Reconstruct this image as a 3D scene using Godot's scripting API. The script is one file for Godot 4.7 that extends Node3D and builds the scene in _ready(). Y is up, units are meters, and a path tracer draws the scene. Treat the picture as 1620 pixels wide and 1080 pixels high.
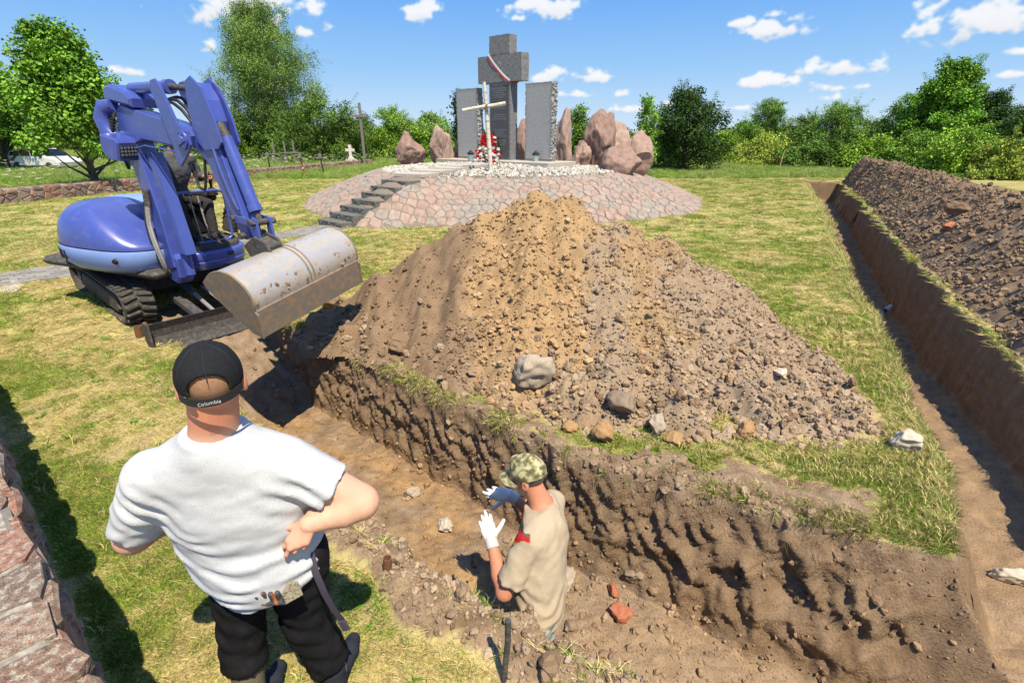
extends Node3D
# A dig beside a stone-clad memorial mound: two trenches, spoil heaps, a small blue excavator, three people.
# x to the right, y up, the camera looks along -z. "D" below is the distance in front of the camera (-z).

var mats := {}
var used_names := {}
var rng := RandomNumberGenerator.new()
var na := FastNoiseLite.new()
var nb := FastNoiseLite.new()
var nc := FastNoiseLite.new()

func _ready():
	rng.seed = 11
	for n in [na, nb, nc]:
		n.noise_type = FastNoiseLite.TYPE_SIMPLEX_SMOOTH
		n.frequency = 1.0
		n.fractal_type = FastNoiseLite.FRACTAL_NONE
	na.seed = 3
	nb.seed = 14
	nb.fractal_type = FastNoiseLite.FRACTAL_FBM
	nb.fractal_octaves = 4
	nc.seed = 27
	nc.noise_type = FastNoiseLite.TYPE_CELLULAR
	nc.cellular_return_type = FastNoiseLite.RETURN_DISTANCE2_SUB
	setup_view()
	setup_materials()
	build_ground()
	build_heaps()
	build_mound()
	build_walls()
	build_path()
	build_memorial()
	build_vegetation()
	build_excavator()
	build_people()
	build_small_things()
	build_grass()

# ---------------------------------------------------------------- camera, sky, sun
func setup_view():
	var cam := Camera3D.new()
	cam.name = "camera"
	cam.position = Vector3(0, 2.5, 0)
	cam.rotation_degrees = Vector3(-22, 0, 0)
	cam.fov = 68.04
	cam.near = 0.05
	cam.far = 4000
	add_child(cam)
	var sun := DirectionalLight3D.new()
	sun.name = "sun"
	sun.light_energy = 1.6
	sun.light_color = Color(1.0, 0.94, 0.83)
	sun.light_angular_distance = 0.53
	sun.shadow_enabled = true
	add_child(sun)
	sun.look_at_from_position(Vector3.ZERO, Vector3(-0.265, -1.0, -0.53))
	var env := Environment.new()
	env.background_mode = Environment.BG_SKY
	env.tonemap_mode = Environment.TONE_MAPPER_LINEAR
	env.tonemap_exposure = 1.55
	env.sdfgi_enabled = true
	env.ssao_enabled = true
	env.ssil_enabled = true
	var sky := Sky.new()
	var pm := PanoramaSkyMaterial.new()
	pm.panorama = ImageTexture.create_from_image(sky_image())
	pm.energy_multiplier = 0.64
	sky.sky_material = pm
	env.sky = sky
	var we := WorldEnvironment.new()
	we.name = "world_environment"
	we.environment = env
	add_child(we)

func sky_image() -> Image:
	var w := 4096
	var h := 2048
	var im := Image.create(w, h, false, Image.FORMAT_RGB8)
	var stops := [[0.0, Color(0.84, 0.92, 0.985)], [2.0, Color(0.78, 0.89, 0.985)], [6.0, Color(0.63, 0.81, 0.985)], [12.0, Color(0.47, 0.705, 0.975)], [25.0, Color(0.42, 0.64, 0.93)], [90.0, Color(0.36, 0.56, 0.86)]]
	for y in h:
		var el := 90.0 - (y + 0.5) * 180.0 / h
		var c := Color(0.55, 0.60, 0.55)
		if el > -0.5:
			el = maxf(el, 0.0)
			for k in range(1, stops.size()):
				if el <= stops[k][0]:
					var t: float = (el - stops[k - 1][0]) / (stops[k][0] - stops[k - 1][0])
					c = (stops[k - 1][1] as Color).lerp(stops[k][1], t)
					break
		im.fill_rect(Rect2i(0, y, w, 1), c)
	var clouds := [[-8.8,10.9,1.8,1.0],[3.0,11.5,3.0,1.0],[-23.5,10.4,4.6,2.0],[24.1,8.9,2.8,0.8],[30.1,5.6,2.6,0.75],[24.3,4.7,2.1,0.6],[29.8,4.0,2.1,0.4],[29.3,3.3,1.9,0.4],[7.9,5.6,1.9,0.6],[11.1,4.0,0.9,0.3],[6.1,4.0,1.3,0.3],[3.5,5.5,1.9,0.6],[38.6,8.4,3.8,1.5],[40.9,5.9,1.1,0.3],[-34.1,5.1,1.3,0.35],[12.2,2.6,1.9,0.35],[21.2,9.5,1.1,0.3],[23.8,10.0,0.9,0.3],[41.4,4.4,0.9,0.25],[-27.7,7.1,0.8,0.45],[0.6,10.6,1.2,0.3],[-19.6,8.9,0.8,0.4],[16.5,3.0,1.2,0.25],[21.5,2.6,1.4,0.25],[-5.0,3.2,1.3,0.25]]
	var r := RandomNumberGenerator.new()
	r.seed = 5
	for k in 70:   # the same small fair-weather clouds all the way round
		var az := r.randf_range(50, 310)
		var el := r.randf_range(2.5, 30)
		var sz := r.randf_range(0.6, 1.3) * (0.6 + el * 0.13)
		clouds.append([az, el, sz * 1.6, sz * 0.55])
	for k in 16:
		var el := r.randf_range(15, 55)
		var sz := r.randf_range(0.8, 1.4) * (0.8 + el * 0.1)
		clouds.append([r.randf_range(-50, 50), el, sz * 1.6, sz * 0.6])
	for cl in clouds:
		var ch: float = cos(deg_to_rad(cl[1]))
		var cx: float = cl[0] / 360.0 * w   # the picture begins at -z
		var cy: float = (90.0 - cl[1]) / 180.0 * h
		var rx: float = cl[2] * 1.25 / 360.0 * w / ch
		var ry: float = cl[3] * 1.5 / 180.0 * h
		for y in range(int(cy - ry * 1.6), int(cy + ry * 1.6)):
			for x in range(int(cx - rx * 1.6), int(cx + rx * 1.6)):
				var a := (x - cx) / rx
				var b := (y - cy) / ry
				if b > 0.0:
					b *= 1.7
				var lumps := nb.get_noise_2d(x * 0.022 + cl[0], y * 0.035) * 0.85 + nb.get_noise_2d(x * 0.08, y * 0.11 + cl[0]) * 0.3
				var d := 0.95 - sqrt(a * a + b * b) + lumps * 1.2
				if d > 0.0:
					var al := smoothstep(0.0, 0.55, d) * 0.95
					var xx := posmod(x, w)
					var yy := clampi(y, 0, h - 1)
					var bg := im.get_pixel(xx, yy)
					var lit := clampf(0.985 - maxf(0.0, b + 0.1) * 0.06 + lumps * 0.03, 0.86, 0.99)
					im.set_pixel(xx, yy, bg.lerp(Color(lit, lit, minf(1.0, lit + 0.012)), al))
	return im

# ---------------------------------------------------------------- naming and small helpers
func numbered(called: String) -> String:
	var n: int = used_names.get(called, 0)
	used_names[called] = n + 1
	return called if n == 0 else "%s_%03d" % [called, n]

func thing(called: String, label: String, category: String, at := Vector3.ZERO, group := "", turn := 0.0) -> Node3D:
	var o := Node3D.new()
	o.name = numbered(called)
	add_child(o)
	o.position = at
	o.rotation.y = turn
	tag(o, label, category, group)
	return o

func tag(o: Node, label: String, category: String, group := ""):
	o.set_meta("label", label)
	o.set_meta("category", category)
	if group:
		o.set_meta("group", group)

func put(called: String, mesh: Mesh, m: Material, parent: Node = self) -> MeshInstance3D:
	var o := MeshInstance3D.new()
	o.name = numbered(called) if parent == self else called
	o.mesh = mesh
	if m:
		o.material_override = m
	parent.add_child(o, true)
	return o

func done(st: SurfaceTool) -> ArrayMesh:
	st.generate_normals()
	return st.commit()

func tool() -> SurfaceTool:
	var st := SurfaceTool.new()
	st.begin(Mesh.PRIMITIVE_TRIANGLES)
	return st

func scatter(called: String, mesh: Mesh, m: Material, xf: Array, parent: Node = self, cols = null) -> MultiMeshInstance3D:
	var mm := MultiMesh.new()
	mm.transform_format = MultiMesh.TRANSFORM_3D
	if cols != null:
		mm.use_colors = true
	mm.mesh = mesh
	mm.instance_count = xf.size()
	for i in xf.size():
		mm.set_instance_transform(i, xf[i])
		if cols != null:
			mm.set_instance_color(i, cols[i])
	var o := MultiMeshInstance3D.new()
	o.name = numbered(called) if parent == self else called
	o.multimesh = mm
	if m:
		o.material_override = m
	parent.add_child(o, true)
	o.set_meta("kind", "stuff")
	return o

# faces are given counter-clockwise as seen from outside
func tri(st: SurfaceTool, a: Vector3, b: Vector3, c: Vector3):
	st.add_vertex(a)
	st.add_vertex(c)
	st.add_vertex(b)

func quad(st: SurfaceTool, a: Vector3, b: Vector3, c: Vector3, d: Vector3):
	tri(st, a, b, c)
	tri(st, a, c, d)

func face_out(st: SurfaceTool, p: Array, mid: Vector3):
	var n: Vector3 = (p[1] - p[0]).cross(p[2] - p[0])
	var c: Vector3 = (p[0] + p[1] + p[2]) / 3.0
	if n.dot(c - mid) < 0.0:
		p.reverse()
	for i in range(1, p.size() - 1):
		tri(st, p[0], p[i], p[i + 1])

func box(st: SurfaceTool, xf: Transform3D, size: Vector3, ch := 0.01):
	st.set_smooth_group(-1)
	var h := size * 0.5
	ch = minf(ch, minf(h.x, minf(h.y, h.z)) * 0.9)
	var mid := xf.origin
	var pt := func(sx: int, sy: int, sz: int, ax: int) -> Vector3:
		var v := Vector3(sx * h.x, sy * h.y, sz * h.z)
		for k in 3:
			if k != ax:
				v[k] -= signf(v[k]) * ch
		return xf * v
	for ax in 3:
		var u := (ax + 1) % 3
		var w := (ax + 2) % 3
		for s in [-1, 1]:
			var q := []
			for k in [[-1, -1], [1, -1], [1, 1], [-1, 1]]:
				var g := [0, 0, 0]
				g[ax] = s
				g[u] = k[0]
				g[w] = k[1]
				q.append(pt.call(g[0], g[1], g[2], ax))
			face_out(st, q, mid)
		for s1 in [-1, 1]:   # the edge along axis ax
			for s2 in [-1, 1]:
				var g1 := [0, 0, 0]
				g1[u] = s1
				g1[w] = s2
				var g2 := g1.duplicate()
				g1[ax] = -1
				g2[ax] = 1
				face_out(st, [pt.call(g1[0], g1[1], g1[2], u), pt.call(g2[0], g2[1], g2[2], u), pt.call(g2[0], g2[1], g2[2], w), pt.call(g1[0], g1[1], g1[2], w)], mid)
	for sx in [-1, 1]:
		for sy in [-1, 1]:
			for sz in [-1, 1]:
				face_out(st, [pt.call(sx, sy, sz, 0), pt.call(sx, sy, sz, 1), pt.call(sx, sy, sz, 2)], mid)

# an outline in the local xy plane, pulled out along local z
func prism(st: SurfaceTool, poly: Array, xf: Transform3D, depth: float, ch := 0.008):
	st.set_smooth_group(-1)
	var p := PackedVector2Array(poly)
	if Geometry2D.is_polygon_clockwise(p):
		p.reverse()
	var n := p.size()
	var q := PackedVector2Array()
	for i in n:
		var a := (p[i] - p[(i + n - 1) % n]).normalized()
		var b := (p[(i + 1) % n] - p[i]).normalized()
		var nn := (Vector2(-a.y, a.x) + Vector2(-b.y, b.x)).normalized()
		q.append(p[i] + nn * ch / maxf(0.4, nn.dot(Vector2(-a.y, a.x))))
	var h := depth * 0.5
	var t := Geometry2D.triangulate_polygon(q)
	for i in range(0, t.size(), 3):
		var a := q[t[i]]
		var b := q[t[i + 1]]
		var c := q[t[i + 2]]
		if (b - a).cross(c - a) < 0.0:
			var k := b
			b = c
			c = k
		tri(st, xf * Vector3(a.x, a.y, h), xf * Vector3(b.x, b.y, h), xf * Vector3(c.x, c.y, h))
		tri(st, xf * Vector3(a.x, a.y, -h), xf * Vector3(c.x, c.y, -h), xf * Vector3(b.x, b.y, -h))
	for i in n:
		var j := (i + 1) % n
		var zs := [[p, h - ch, q, h], [p, -h + ch, p, h - ch], [q, -h, p, -h + ch]]
		for z in zs:
			var lo: PackedVector2Array = z[0]
			var hi: PackedVector2Array = z[2]
			quad(st, xf * Vector3(lo[i].x, lo[i].y, z[1]), xf * Vector3(lo[j].x, lo[j].y, z[1]), xf * Vector3(hi[j].x, hi[j].y, z[3]), xf * Vector3(hi[i].x, hi[i].y, z[3]))

func tube(st: SurfaceTool, pts: Array, rad, sides := 10, caps := true, squash := 1.0):
	st.set_smooth_group(1)
	var n := pts.size()
	var rings := []
	var side := Vector3.ZERO
	for i in n:
		var d: Vector3 = (pts[mini(i + 1, n - 1)] - pts[maxi(i - 1, 0)]).normalized()
		if i == 0:
			side = d.cross(Vector3.UP if absf(d.y) < 0.9 else Vector3.RIGHT).normalized()
		else:
			side = (side - d * side.dot(d)).normalized()
		var up := side.cross(d)
		var r: float = rad[i] if rad is Array else rad
		var ring := []
		for k in sides:
			var a := TAU * k / sides
			ring.append(pts[i] + (side * cos(a) + up * sin(a) * squash) * r)
		rings.append(ring)
	for i in n - 1:
		for k in sides:
			var l := (k + 1) % sides
			quad(st, rings[i][k], rings[i + 1][k], rings[i + 1][l], rings[i][l])
	if caps:
		st.set_smooth_group(-1)
		for k in range(1, sides - 1):
			tri(st, rings[0][0], rings[0][k], rings[0][k + 1])
			tri(st, rings[n - 1][0], rings[n - 1][k + 1], rings[n - 1][k])

# a profile of (radius, height) turned round the local y axis
func lathe(st: SurfaceTool, prof: Array, xf := Transform3D(), sides := 16, hard := false):
	for i in prof.size() - 1:
		st.set_smooth_group(2 + i if hard else 1)
		var a: Vector2 = prof[i]
		var b: Vector2 = prof[i + 1]
		for k in sides:
			var t := TAU * k / sides
			var u := TAU * (k + 1) / sides
			var p0 := xf * Vector3(a.x * cos(t), a.y, a.x * sin(t))
			var p1 := xf * Vector3(a.x * cos(u), a.y, a.x * sin(u))
			var p2 := xf * Vector3(b.x * cos(u), b.y, b.x * sin(u))
			var p3 := xf * Vector3(b.x * cos(t), b.y, b.x * sin(t))
			if a.x > 1e-5:
				tri(st, p0, p2, p1)
			if b.x > 1e-5:
				tri(st, p0, p3, p2)

func rod(st: SurfaceTool, a: Vector3, b: Vector3, r: float, sides := 12):
	tube(st, [a, b], r, sides)

func xform(at: Vector3, rot := Vector3.ZERO) -> Transform3D:
	return Transform3D(Basis.from_euler(rot), at)

# a stone: an icosphere cut by random planes and roughened
var ico_cache := {}
func ico(sub: int) -> Array:
	if ico_cache.has(sub):
		return ico_cache[sub]
	var t := (1.0 + sqrt(5.0)) / 2.0
	var v := [Vector3(-1, t, 0), Vector3(1, t, 0), Vector3(-1, -t, 0), Vector3(1, -t, 0), Vector3(0, -1, t), Vector3(0, 1, t), Vector3(0, -1, -t), Vector3(0, 1, -t), Vector3(t, 0, -1), Vector3(t, 0, 1), Vector3(-t, 0, -1), Vector3(-t, 0, 1)]
	for i in 12:
		v[i] = v[i].normalized()
	var f := [0, 11, 5, 0, 5, 1, 0, 1, 7, 0, 7, 10, 0, 10, 11, 1, 5, 9, 5, 11, 4, 11, 10, 2, 10, 7, 6, 7, 1, 8, 3, 9, 4, 3, 4, 2, 3, 2, 6, 3, 6, 8, 3, 8, 9, 4, 9, 5, 2, 4, 11, 6, 2, 10, 8, 6, 7, 9, 8, 1]
	for s in sub:
		var cache := {}
		var g := []
		for i in range(0, f.size(), 3):
			var m := []
			for k in 3:
				var a: int = f[i + k]
				var b: int = f[i + (k + 1) % 3]
				var key := mini(a, b) * 100000 + maxi(a, b)
				if not cache.has(key):
					cache[key] = v.size()
					v.append((v[a] + v[b]).normalized())
				m.append(cache[key])
			g.append_array([f[i], m[0], m[2], f[i + 1], m[1], m[0], f[i + 2], m[2], m[1], m[0], m[1], m[2]])
		f = g
	ico_cache[sub] = [v, f]
	return ico_cache[sub]

func stone(sd: int, sub: int, cuts: int, rough: float, flat := false, freq := 2.5) -> ArrayMesh:
	var r := RandomNumberGenerator.new()
	r.seed = sd
	var data := ico(sub)
	var planes := []
	for k in cuts:
		var d := Vector3(r.randfn(), r.randfn(), r.randfn()).normalized()
		planes.append([d, r.randf_range(0.5, 0.85)])
	var v := []
	for p: Vector3 in data[0]:
		var q := p
		for pl in planes:
			var e: float = q.dot(pl[0]) - pl[1]
			if e > 0.0:
				q -= (pl[0] as Vector3) * e
		q += p * nb.get_noise_3d(p.x * freq + sd * 7.1, p.y * freq, p.z * freq) * rough
		v.append(q)
	var st := tool()
	st.set_smooth_group(-1 if flat else 1)
	var f: Array = data[1]
	for i in range(0, f.size(), 3):
		tri(st, v[f[i]], v[f[i + 1]], v[f[i + 2]])
	return done(st)

func lerp_table(t: Array, x: float) -> float:
	if x <= t[0][0]:
		return t[0][1]
	for i in range(1, t.size()):
		if x <= t[i][0]:
			var k: float = (x - t[i - 1][0]) / (t[i][0] - t[i - 1][0])
			return lerpf(t[i - 1][1], t[i][1], k)
	return t[-1][1]

# ---------------------------------------------------------------- materials
func lin(r: float, g: float, b: float) -> Color:
	return Color(r, g, b).linear_to_srgb()

func ramp(stops: Array) -> Gradient:
	var g := Gradient.new()
	var o := PackedFloat32Array()
	var c := PackedColorArray()
	for s in stops:
		o.append(s[0])
		c.append(s[1])
	g.offsets = o
	g.colors = c
	return g

var tex_cache := {}
func noise_tex(sd: int, freq: float, stops: Array, size := 512, octaves := 5, cellular := false, bump := 0.0) -> NoiseTexture2D:
	var key := str([sd, freq, stops, size, octaves, cellular, bump])
	if tex_cache.has(key):
		return tex_cache[key]
	var n := FastNoiseLite.new()
	n.seed = sd
	n.frequency = freq
	n.noise_type = FastNoiseLite.TYPE_CELLULAR if cellular else FastNoiseLite.TYPE_SIMPLEX_SMOOTH
	n.fractal_octaves = octaves
	var t := NoiseTexture2D.new()
	t.width = size
	t.height = size
	t.seamless = true
	t.noise = n
	if bump > 0.0:
		t.as_normal_map = true
		t.bump_strength = bump
	else:
		t.color_ramp = ramp(stops)
	tex_cache[key] = t
	return t

func flat_mat(key: String, c: Color, rough := 0.8, metal := 0.0) -> StandardMaterial3D:
	var m := StandardMaterial3D.new()
	m.albedo_color = c
	m.roughness = rough
	m.metallic = metal
	m.metallic_specular = 0.5
	mats[key] = m
	return m

# a mottled material: texture laid from three sides, "reps" repeats per metre
func mottled(key: String, stops: Array, rough: float, reps: float, freq := 0.02, bump := 0.0, sd := 1, world := false, octaves := 5) -> StandardMaterial3D:
	var m := flat_mat(key, Color.WHITE, rough)
	m.albedo_texture = noise_tex(sd, freq, stops, 512, octaves)
	m.uv1_triplanar = true
	m.uv1_world_triplanar = world
	m.uv1_scale = Vector3.ONE * reps
	if bump > 0.0:
		m.normal_enabled = true
		m.normal_texture = noise_tex(50, 0.03, [], 512, octaves, false, bump)
	return m

func vcol(key: String, rough := 0.9, grain := 0.0, reps := 1.0, bump := 0.0) -> StandardMaterial3D:
	var m := flat_mat(key, Color.WHITE, rough)
	m.vertex_color_use_as_albedo = true
	if grain > 0.0:
		m.albedo_texture = noise_tex(77, 0.03, [[0.0, Color(1 - grain, 1 - grain, 1 - grain)], [0.42, Color(1 - grain * 0.25, 1 - grain * 0.25, 1 - grain * 0.25)], [1.0, Color(1, 1, 1)]], 1024, 6)
		m.uv1_triplanar = true
		m.uv1_world_triplanar = true
		m.uv1_scale = Vector3.ONE * reps
	if bump > 0.0:
		m.normal_enabled = true
		m.normal_texture = noise_tex(78, 0.035, [], 1024, 6, false, bump)
	return m
func setup_materials():
	var g := vcol("soil", 0.95, 0.36, 1.3, 9.0)
	g.metallic_specular = 0.15
	var c := vcol("clods", 0.95, 0.25, 2.0, 6.0)
	c.metallic_specular = 0.15
	var l := vcol("leafy", 0.6)
	l.metallic_specular = 0.3
	l.cull_mode = BaseMaterial3D.CULL_DISABLED
	l.backlight_enabled = true
	l.backlight = Color(0.30, 0.36, 0.10)
	var gr := vcol("blades", 0.65)
	gr.metallic_specular = 0.25
	gr.cull_mode = BaseMaterial3D.CULL_DISABLED
	gr.backlight_enabled = true
	gr.backlight = Color(0.22, 0.24, 0.08)
	var clod_tones := [[0.36, 0.245, 0.135], [0.395, 0.27, 0.148], [0.30, 0.228, 0.162], [0.35, 0.275, 0.20], [0.21, 0.145, 0.095], [0.44, 0.325, 0.205]]
	for k in clod_tones.size():
		var t: Array = clod_tones[k]
		mottled("clod%d" % k, [[0.0, lin(t[0] * 0.62, t[1] * 0.6, t[2] * 0.58)], [0.5, lin(t[0], t[1], t[2])], [1.0, lin(t[0] * 1.25, t[1] * 1.25, t[2] * 1.25)]], 0.95, 4.0, 0.02, 5.0, 10 + k).metallic_specular = 0.15

# ---------------------------------------------------------------- the ground and its two trenches
const TOP := [[-3.3, 0.02], [-1.2, 0.03], [0.0, 0.0], [3.4, 0.0], [4.2, 0.16], [4.8, 0.38], [5.4, 0.5], [5.8, 0.74], [9.0, 0.8]]
const NEAR := [[-3.3, -1.2], [-1.0, -1.42], [0.4, -1.52], [2.5, -1.64], [3.4, -1.66], [4.1, -1.60], [4.6, -1.46], [9.0, -1.3]]
const WIDE := [[-3.3, 0.14], [3.2, 0.17], [4.4, 0.3], [5.2, 0.42], [6.0, 0.55], [9.0, 0.6]]
var g_soil := 0.0
var g_cut := 0.0
var g_wall := 0.0
var g_s := 0.0
var g_q := 0.0
var g_w := 0.0
var g_r := 0.0

func q_top(s: float) -> float:
	return lerp_table(TOP, s) + na.get_noise_2d(s * 1.3, 2.0) * 0.05 + na.get_noise_2d(s * 4.7, 9.0) * 0.028

func q_near(s: float) -> float:
	return lerp_table(NEAR, s) + na.get_noise_2d(s * 1.1, 22.0) * 0.06 + na.get_noise_2d(s * 4.1, 19.0) * 0.035

func r_left(w: float) -> float:
	return na.get_noise_2d(w * 0.6, 31.0) * 0.07 + na.get_noise_2d(w * 2.9, 35.0) * 0.035 - maxf(0.0, w - 14.0) * 0.03 - maxf(0.0, -w) * 0.14 - 0.12 * sin(PI * clampf((w - 1.0) / 19.0, 0.0, 1.0))

func r_right(w: float) -> float:
	return 1.26 + na.get_noise_2d(w * 0.7, 41.0) * 0.09 + na.get_noise_2d(w * 3.3, 45.0) * 0.04 + maxf(0.0, w - 6.0) * 0.012

func r_start(w: float) -> float:
	return r_left(w) - lerpf(0.12, 1.0, smoothstep(0.0, 1.5, w))

func trench_frame(x: float, d: float):
	g_q = (x + 1.96) * 0.649 + (d - 5.77) * 0.761
	g_s = (x + 1.96) * 0.761 - (d - 5.77) * 0.649
	g_r = (x - 3.74) * 0.889 - (d - 3.8) * 0.457
	g_w = (x - 3.74) * 0.457 + (d - 3.8) * 0.889

func sq_to_xd(s: float, q: float) -> Vector2:
	return Vector2(-1.96 + 0.761 * s + 0.649 * q, 5.77 - 0.649 * s + 0.761 * q)

func wr_to_xd(w: float, r: float) -> Vector2:
	return Vector2(3.74 + 0.457 * w + 0.889 * r, 3.8 + 0.889 * w - 0.457 * r)

func lawn(x: float, d: float) -> float:
	var back := -((x + 4.6) * 0.85 - (d - 5.9) * 0.53)
	var up := 0.3 * smoothstep(0.0, 2.6, back) * (1.0 - smoothstep(10.0, 15.0, d)) * smoothstep(2.0, 4.0, d)
	return up + na.get_noise_2d(x * 0.35, d * 0.35) * 0.03 + na.get_noise_2d(x * 1.7, d * 1.7) * 0.012

# height at a point; also says how much of it is bare soil (g_soil), how deep it is cut (g_cut) and whether it is a cut face (g_wall)
func ground(x: float, d: float) -> float:
	trench_frame(x, d)
	var base := lawn(x, d)
	g_soil = 0.0
	g_cut = 0.0
	g_wall = 0.0
	var cut := 0.0
	var face := 0.0
	if g_s > -3.4 and g_s < 9.0 and g_q > -2.3 and g_q < 1.4:
		var deep := smoothstep(-2.5, -0.9, g_s) * (1.0 + 0.12 * smoothstep(4.0, 5.5, g_s))
		deep += 0.13 * exp(-(pow(g_s - 3.45, 2.0) + pow(g_q + 1.0, 2.0)) / 0.16)   # the pit the digger stands in
		deep -= 0.10 * exp(-(pow(g_s - 2.75, 2.0) + pow(g_q + 0.9, 2.0)) / 0.10)
		var qt := q_top(g_s)
		var qn := q_near(g_s)
		var a := clampf((qt - g_q) / lerp_table(WIDE, g_s), 0.0, 1.0)
		var b := clampf((g_q - qn) / 0.11, 0.0, 1.0)
		var f := minf(a, b)
		f = f * f * (3.0 - 2.0 * f) * 0.5 + f * 0.5
		cut = deep * f
		face = minf(1.0, 4.0 * f * (1.0 - f)) * smoothstep(0.1, 0.4, deep)
		g_soil = maxf(g_soil, smoothstep(0.0, 0.08, f) * smoothstep(-3.0, -2.2, g_s))
		# loose earth lying along both lips
		var n := nb.get_noise_2d(g_s * 1.6, g_q * 1.6)
		var lip := 1.0 - smoothstep(0.05, 0.30, absf(g_q - qn + 0.10) - n * 0.14)
		var strip := lip * smoothstep(1.0, 1.8, g_s) * (1.0 if g_q < qn + 0.1 else 0.0)
		g_soil = maxf(g_soil, strip)
		if g_q < qn + 0.02:
			base += strip * (0.045 + 0.05 * nb.get_noise_2d(g_s * 5.0, g_q * 5.0) + 0.035 * (0.3 - nc.get_noise_2d(g_s * 11.0, g_q * 11.0)))
		var far := 1.0 - smoothstep(0.12, 0.34, g_q - qt - n * 0.3 - 0.22 * smoothstep(3.4, 4.2, g_s))
		if g_q > qt - 0.05:
			g_soil = maxf(g_soil, far * smoothstep(-1.6, -1.0, g_s) * (1.0 - smoothstep(5.15, 5.5, g_s)) * smoothstep(-0.25, 0.15, 0.5 * smoothstep(3.4, 4.0, g_s) + nb.get_noise_2d(g_s * 0.9 + 5.0, g_q) + 0.42))
		# scraped earth in front of the blade
		var scr := 1.0 - smoothstep(0.75, 1.15, Vector2((g_s + 2.75) / 1.5, (g_q + 0.45) / 1.15).length() + n * 0.35)
		g_soil = maxf(g_soil, scr)
	if g_w > -6.0 and g_w < 33.5 and g_r > -0.6 and g_r < 6.5:
		var a := clampf((g_r - r_left(g_w)) / lerpf(0.5, 0.13, smoothstep(-1.4, 0.4, g_w)), 0.0, 1.0)
		var b := clampf((r_right(g_w) - g_r) / 0.16, 0.0, 1.0)
		var f := minf(minf(a, b), clampf((33.0 - g_w) / 0.3, 0.0, 1.0))
		f = f * f * (3.0 - 2.0 * f) * 0.5 + f * 0.5
		var c2 := (0.88 + 0.34 * smoothstep(1.5, 6.0, g_w) + 0.04 * na.get_noise_1d(g_w * 0.8)) * f * clampf((g_q + 0.15) / 0.75, 0.0, 1.0)
		if c2 > cut:
			cut = c2
			face = minf(1.0, 4.0 * f * (1.0 - f))
		g_soil = maxf(g_soil, smoothstep(0.0, 0.1, f))
		if g_r > r_right(g_w) and g_w < 33.4:
			g_soil = maxf(g_soil, smoothstep(0.02, 0.14, g_r - r_right(g_w) + 0.2 * nb.get_noise_2d(g_w * 1.2, g_r)) * (1.0 - smoothstep(5.6, 6.2, g_r)))
	var y := base - cut
	if g_soil > 0.3:
		y += (nb.get_noise_2d(x * 2.2, d * 2.2) * 0.045 + nb.get_noise_2d(x * 9.0, d * 9.0) * 0.022) * g_soil
	g_cut = cut
	g_wall = face
	return y

func soil_color(x: float, y: float, d: float) -> Color:
	# grey-brown topsoil over ochre sand
	var n := nb.get_noise_2d(x * 1.1, d * 1.1)
	var m := nb.get_noise_3d(x * 4.0 + 3.0, y * 6.0, d * 4.0)
	var top := Color(0.315, 0.235, 0.165)
	var dark := Color(0.185, 0.125, 0.078)
	var sand := Color(0.36, 0.235, 0.122)
	var c := top.lerp(dark, clampf(0.35 + m * 0.9, 0.0, 1.0))
	if g_cut > 0.1:
		var bed := smoothstep(0.62, 0.92, g_cut + n * 0.22)   # the sand bed begins at this depth
		var here := clampf(0.5 + n * 1.5, 0.0, 1.0) * (1.0 - smoothstep(3.2, 4.2, g_s) * 0.75)
		if g_q > 0.9 or g_w > 0.5:
			here = 0.45
		if g_wall < 0.3:
			c = c.lerp(top, 0.75 * smoothstep(3.0, 4.0, g_s))
		c = c.lerp(sand.lerp(dark, clampf(m * 1.1 + 0.1, 0.0, 0.8)), bed * here)
		if g_wall > 0.2:
			c = c.lerp(Color(0.215, 0.147, 0.09), 0.6)
	return c * (1.0 + 0.22 * nb.get_noise_2d(x * 7.0, d * 7.0))

func lawn_color(x: float, d: float) -> Color:
	var n := nb.get_noise_2d(x * 0.55, d * 0.55) + 0.6 * nb.get_noise_2d(x * 2.6, d * 2.6)
	var c := Color(0.50, 0.42, 0.20).lerp(Color(0.27, 0.29, 0.08), clampf(0.40 + n * 1.1, 0.0, 1.0))
	var bare := smoothstep(0.32, 0.5, nb.get_noise_2d(x * 1.3 + 40.0, d * 1.3))
	return c.lerp(Color(0.33, 0.26, 0.165), bare * 0.6)

# bucket-tooth scars, ridges and fallen lumps stand out of the cut face; call right after ground()
func wall_shift(p: Vector2, y: float) -> Vector3:
	var o := nb.get_noise_2d((y - g_s * 0.5) * 2.2, (g_s + y * 0.75) * 6.5) * 0.075 + nb.get_noise_3d(p.x * 1.8, y * 2.2, p.y * 1.8) * 0.06
	o += (0.2 - absf(nb.get_noise_3d(p.x * 8.0, y * 9.0, p.y * 8.0))) * 0.035 + nb.get_noise_3d(p.x * 24.0, y * 24.0, p.y * 24.0) * 0.022
	o += (0.12 - absf(na.get_noise_3d(p.x * 2.3, y * 2.0, p.y * 2.3)) * 0.3) * 0.5 * smoothstep(3.0, 4.5, g_s)
	var side := -1.0 if g_q > -0.8 else 1.0
	return Vector3(0.649, 0.0, -0.761) * side * o * g_wall * (1.0 - smoothstep(-0.55, -0.12, g_r))

# bare soil and turf meet along a ragged line
func ragged(x: float, d: float) -> float:
	return smoothstep(0.42, 0.58, g_soil + 0.22 * nb.get_noise_2d(x * 7.0, d * 7.0)) if g_soil < 0.95 else 1.0

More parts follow.
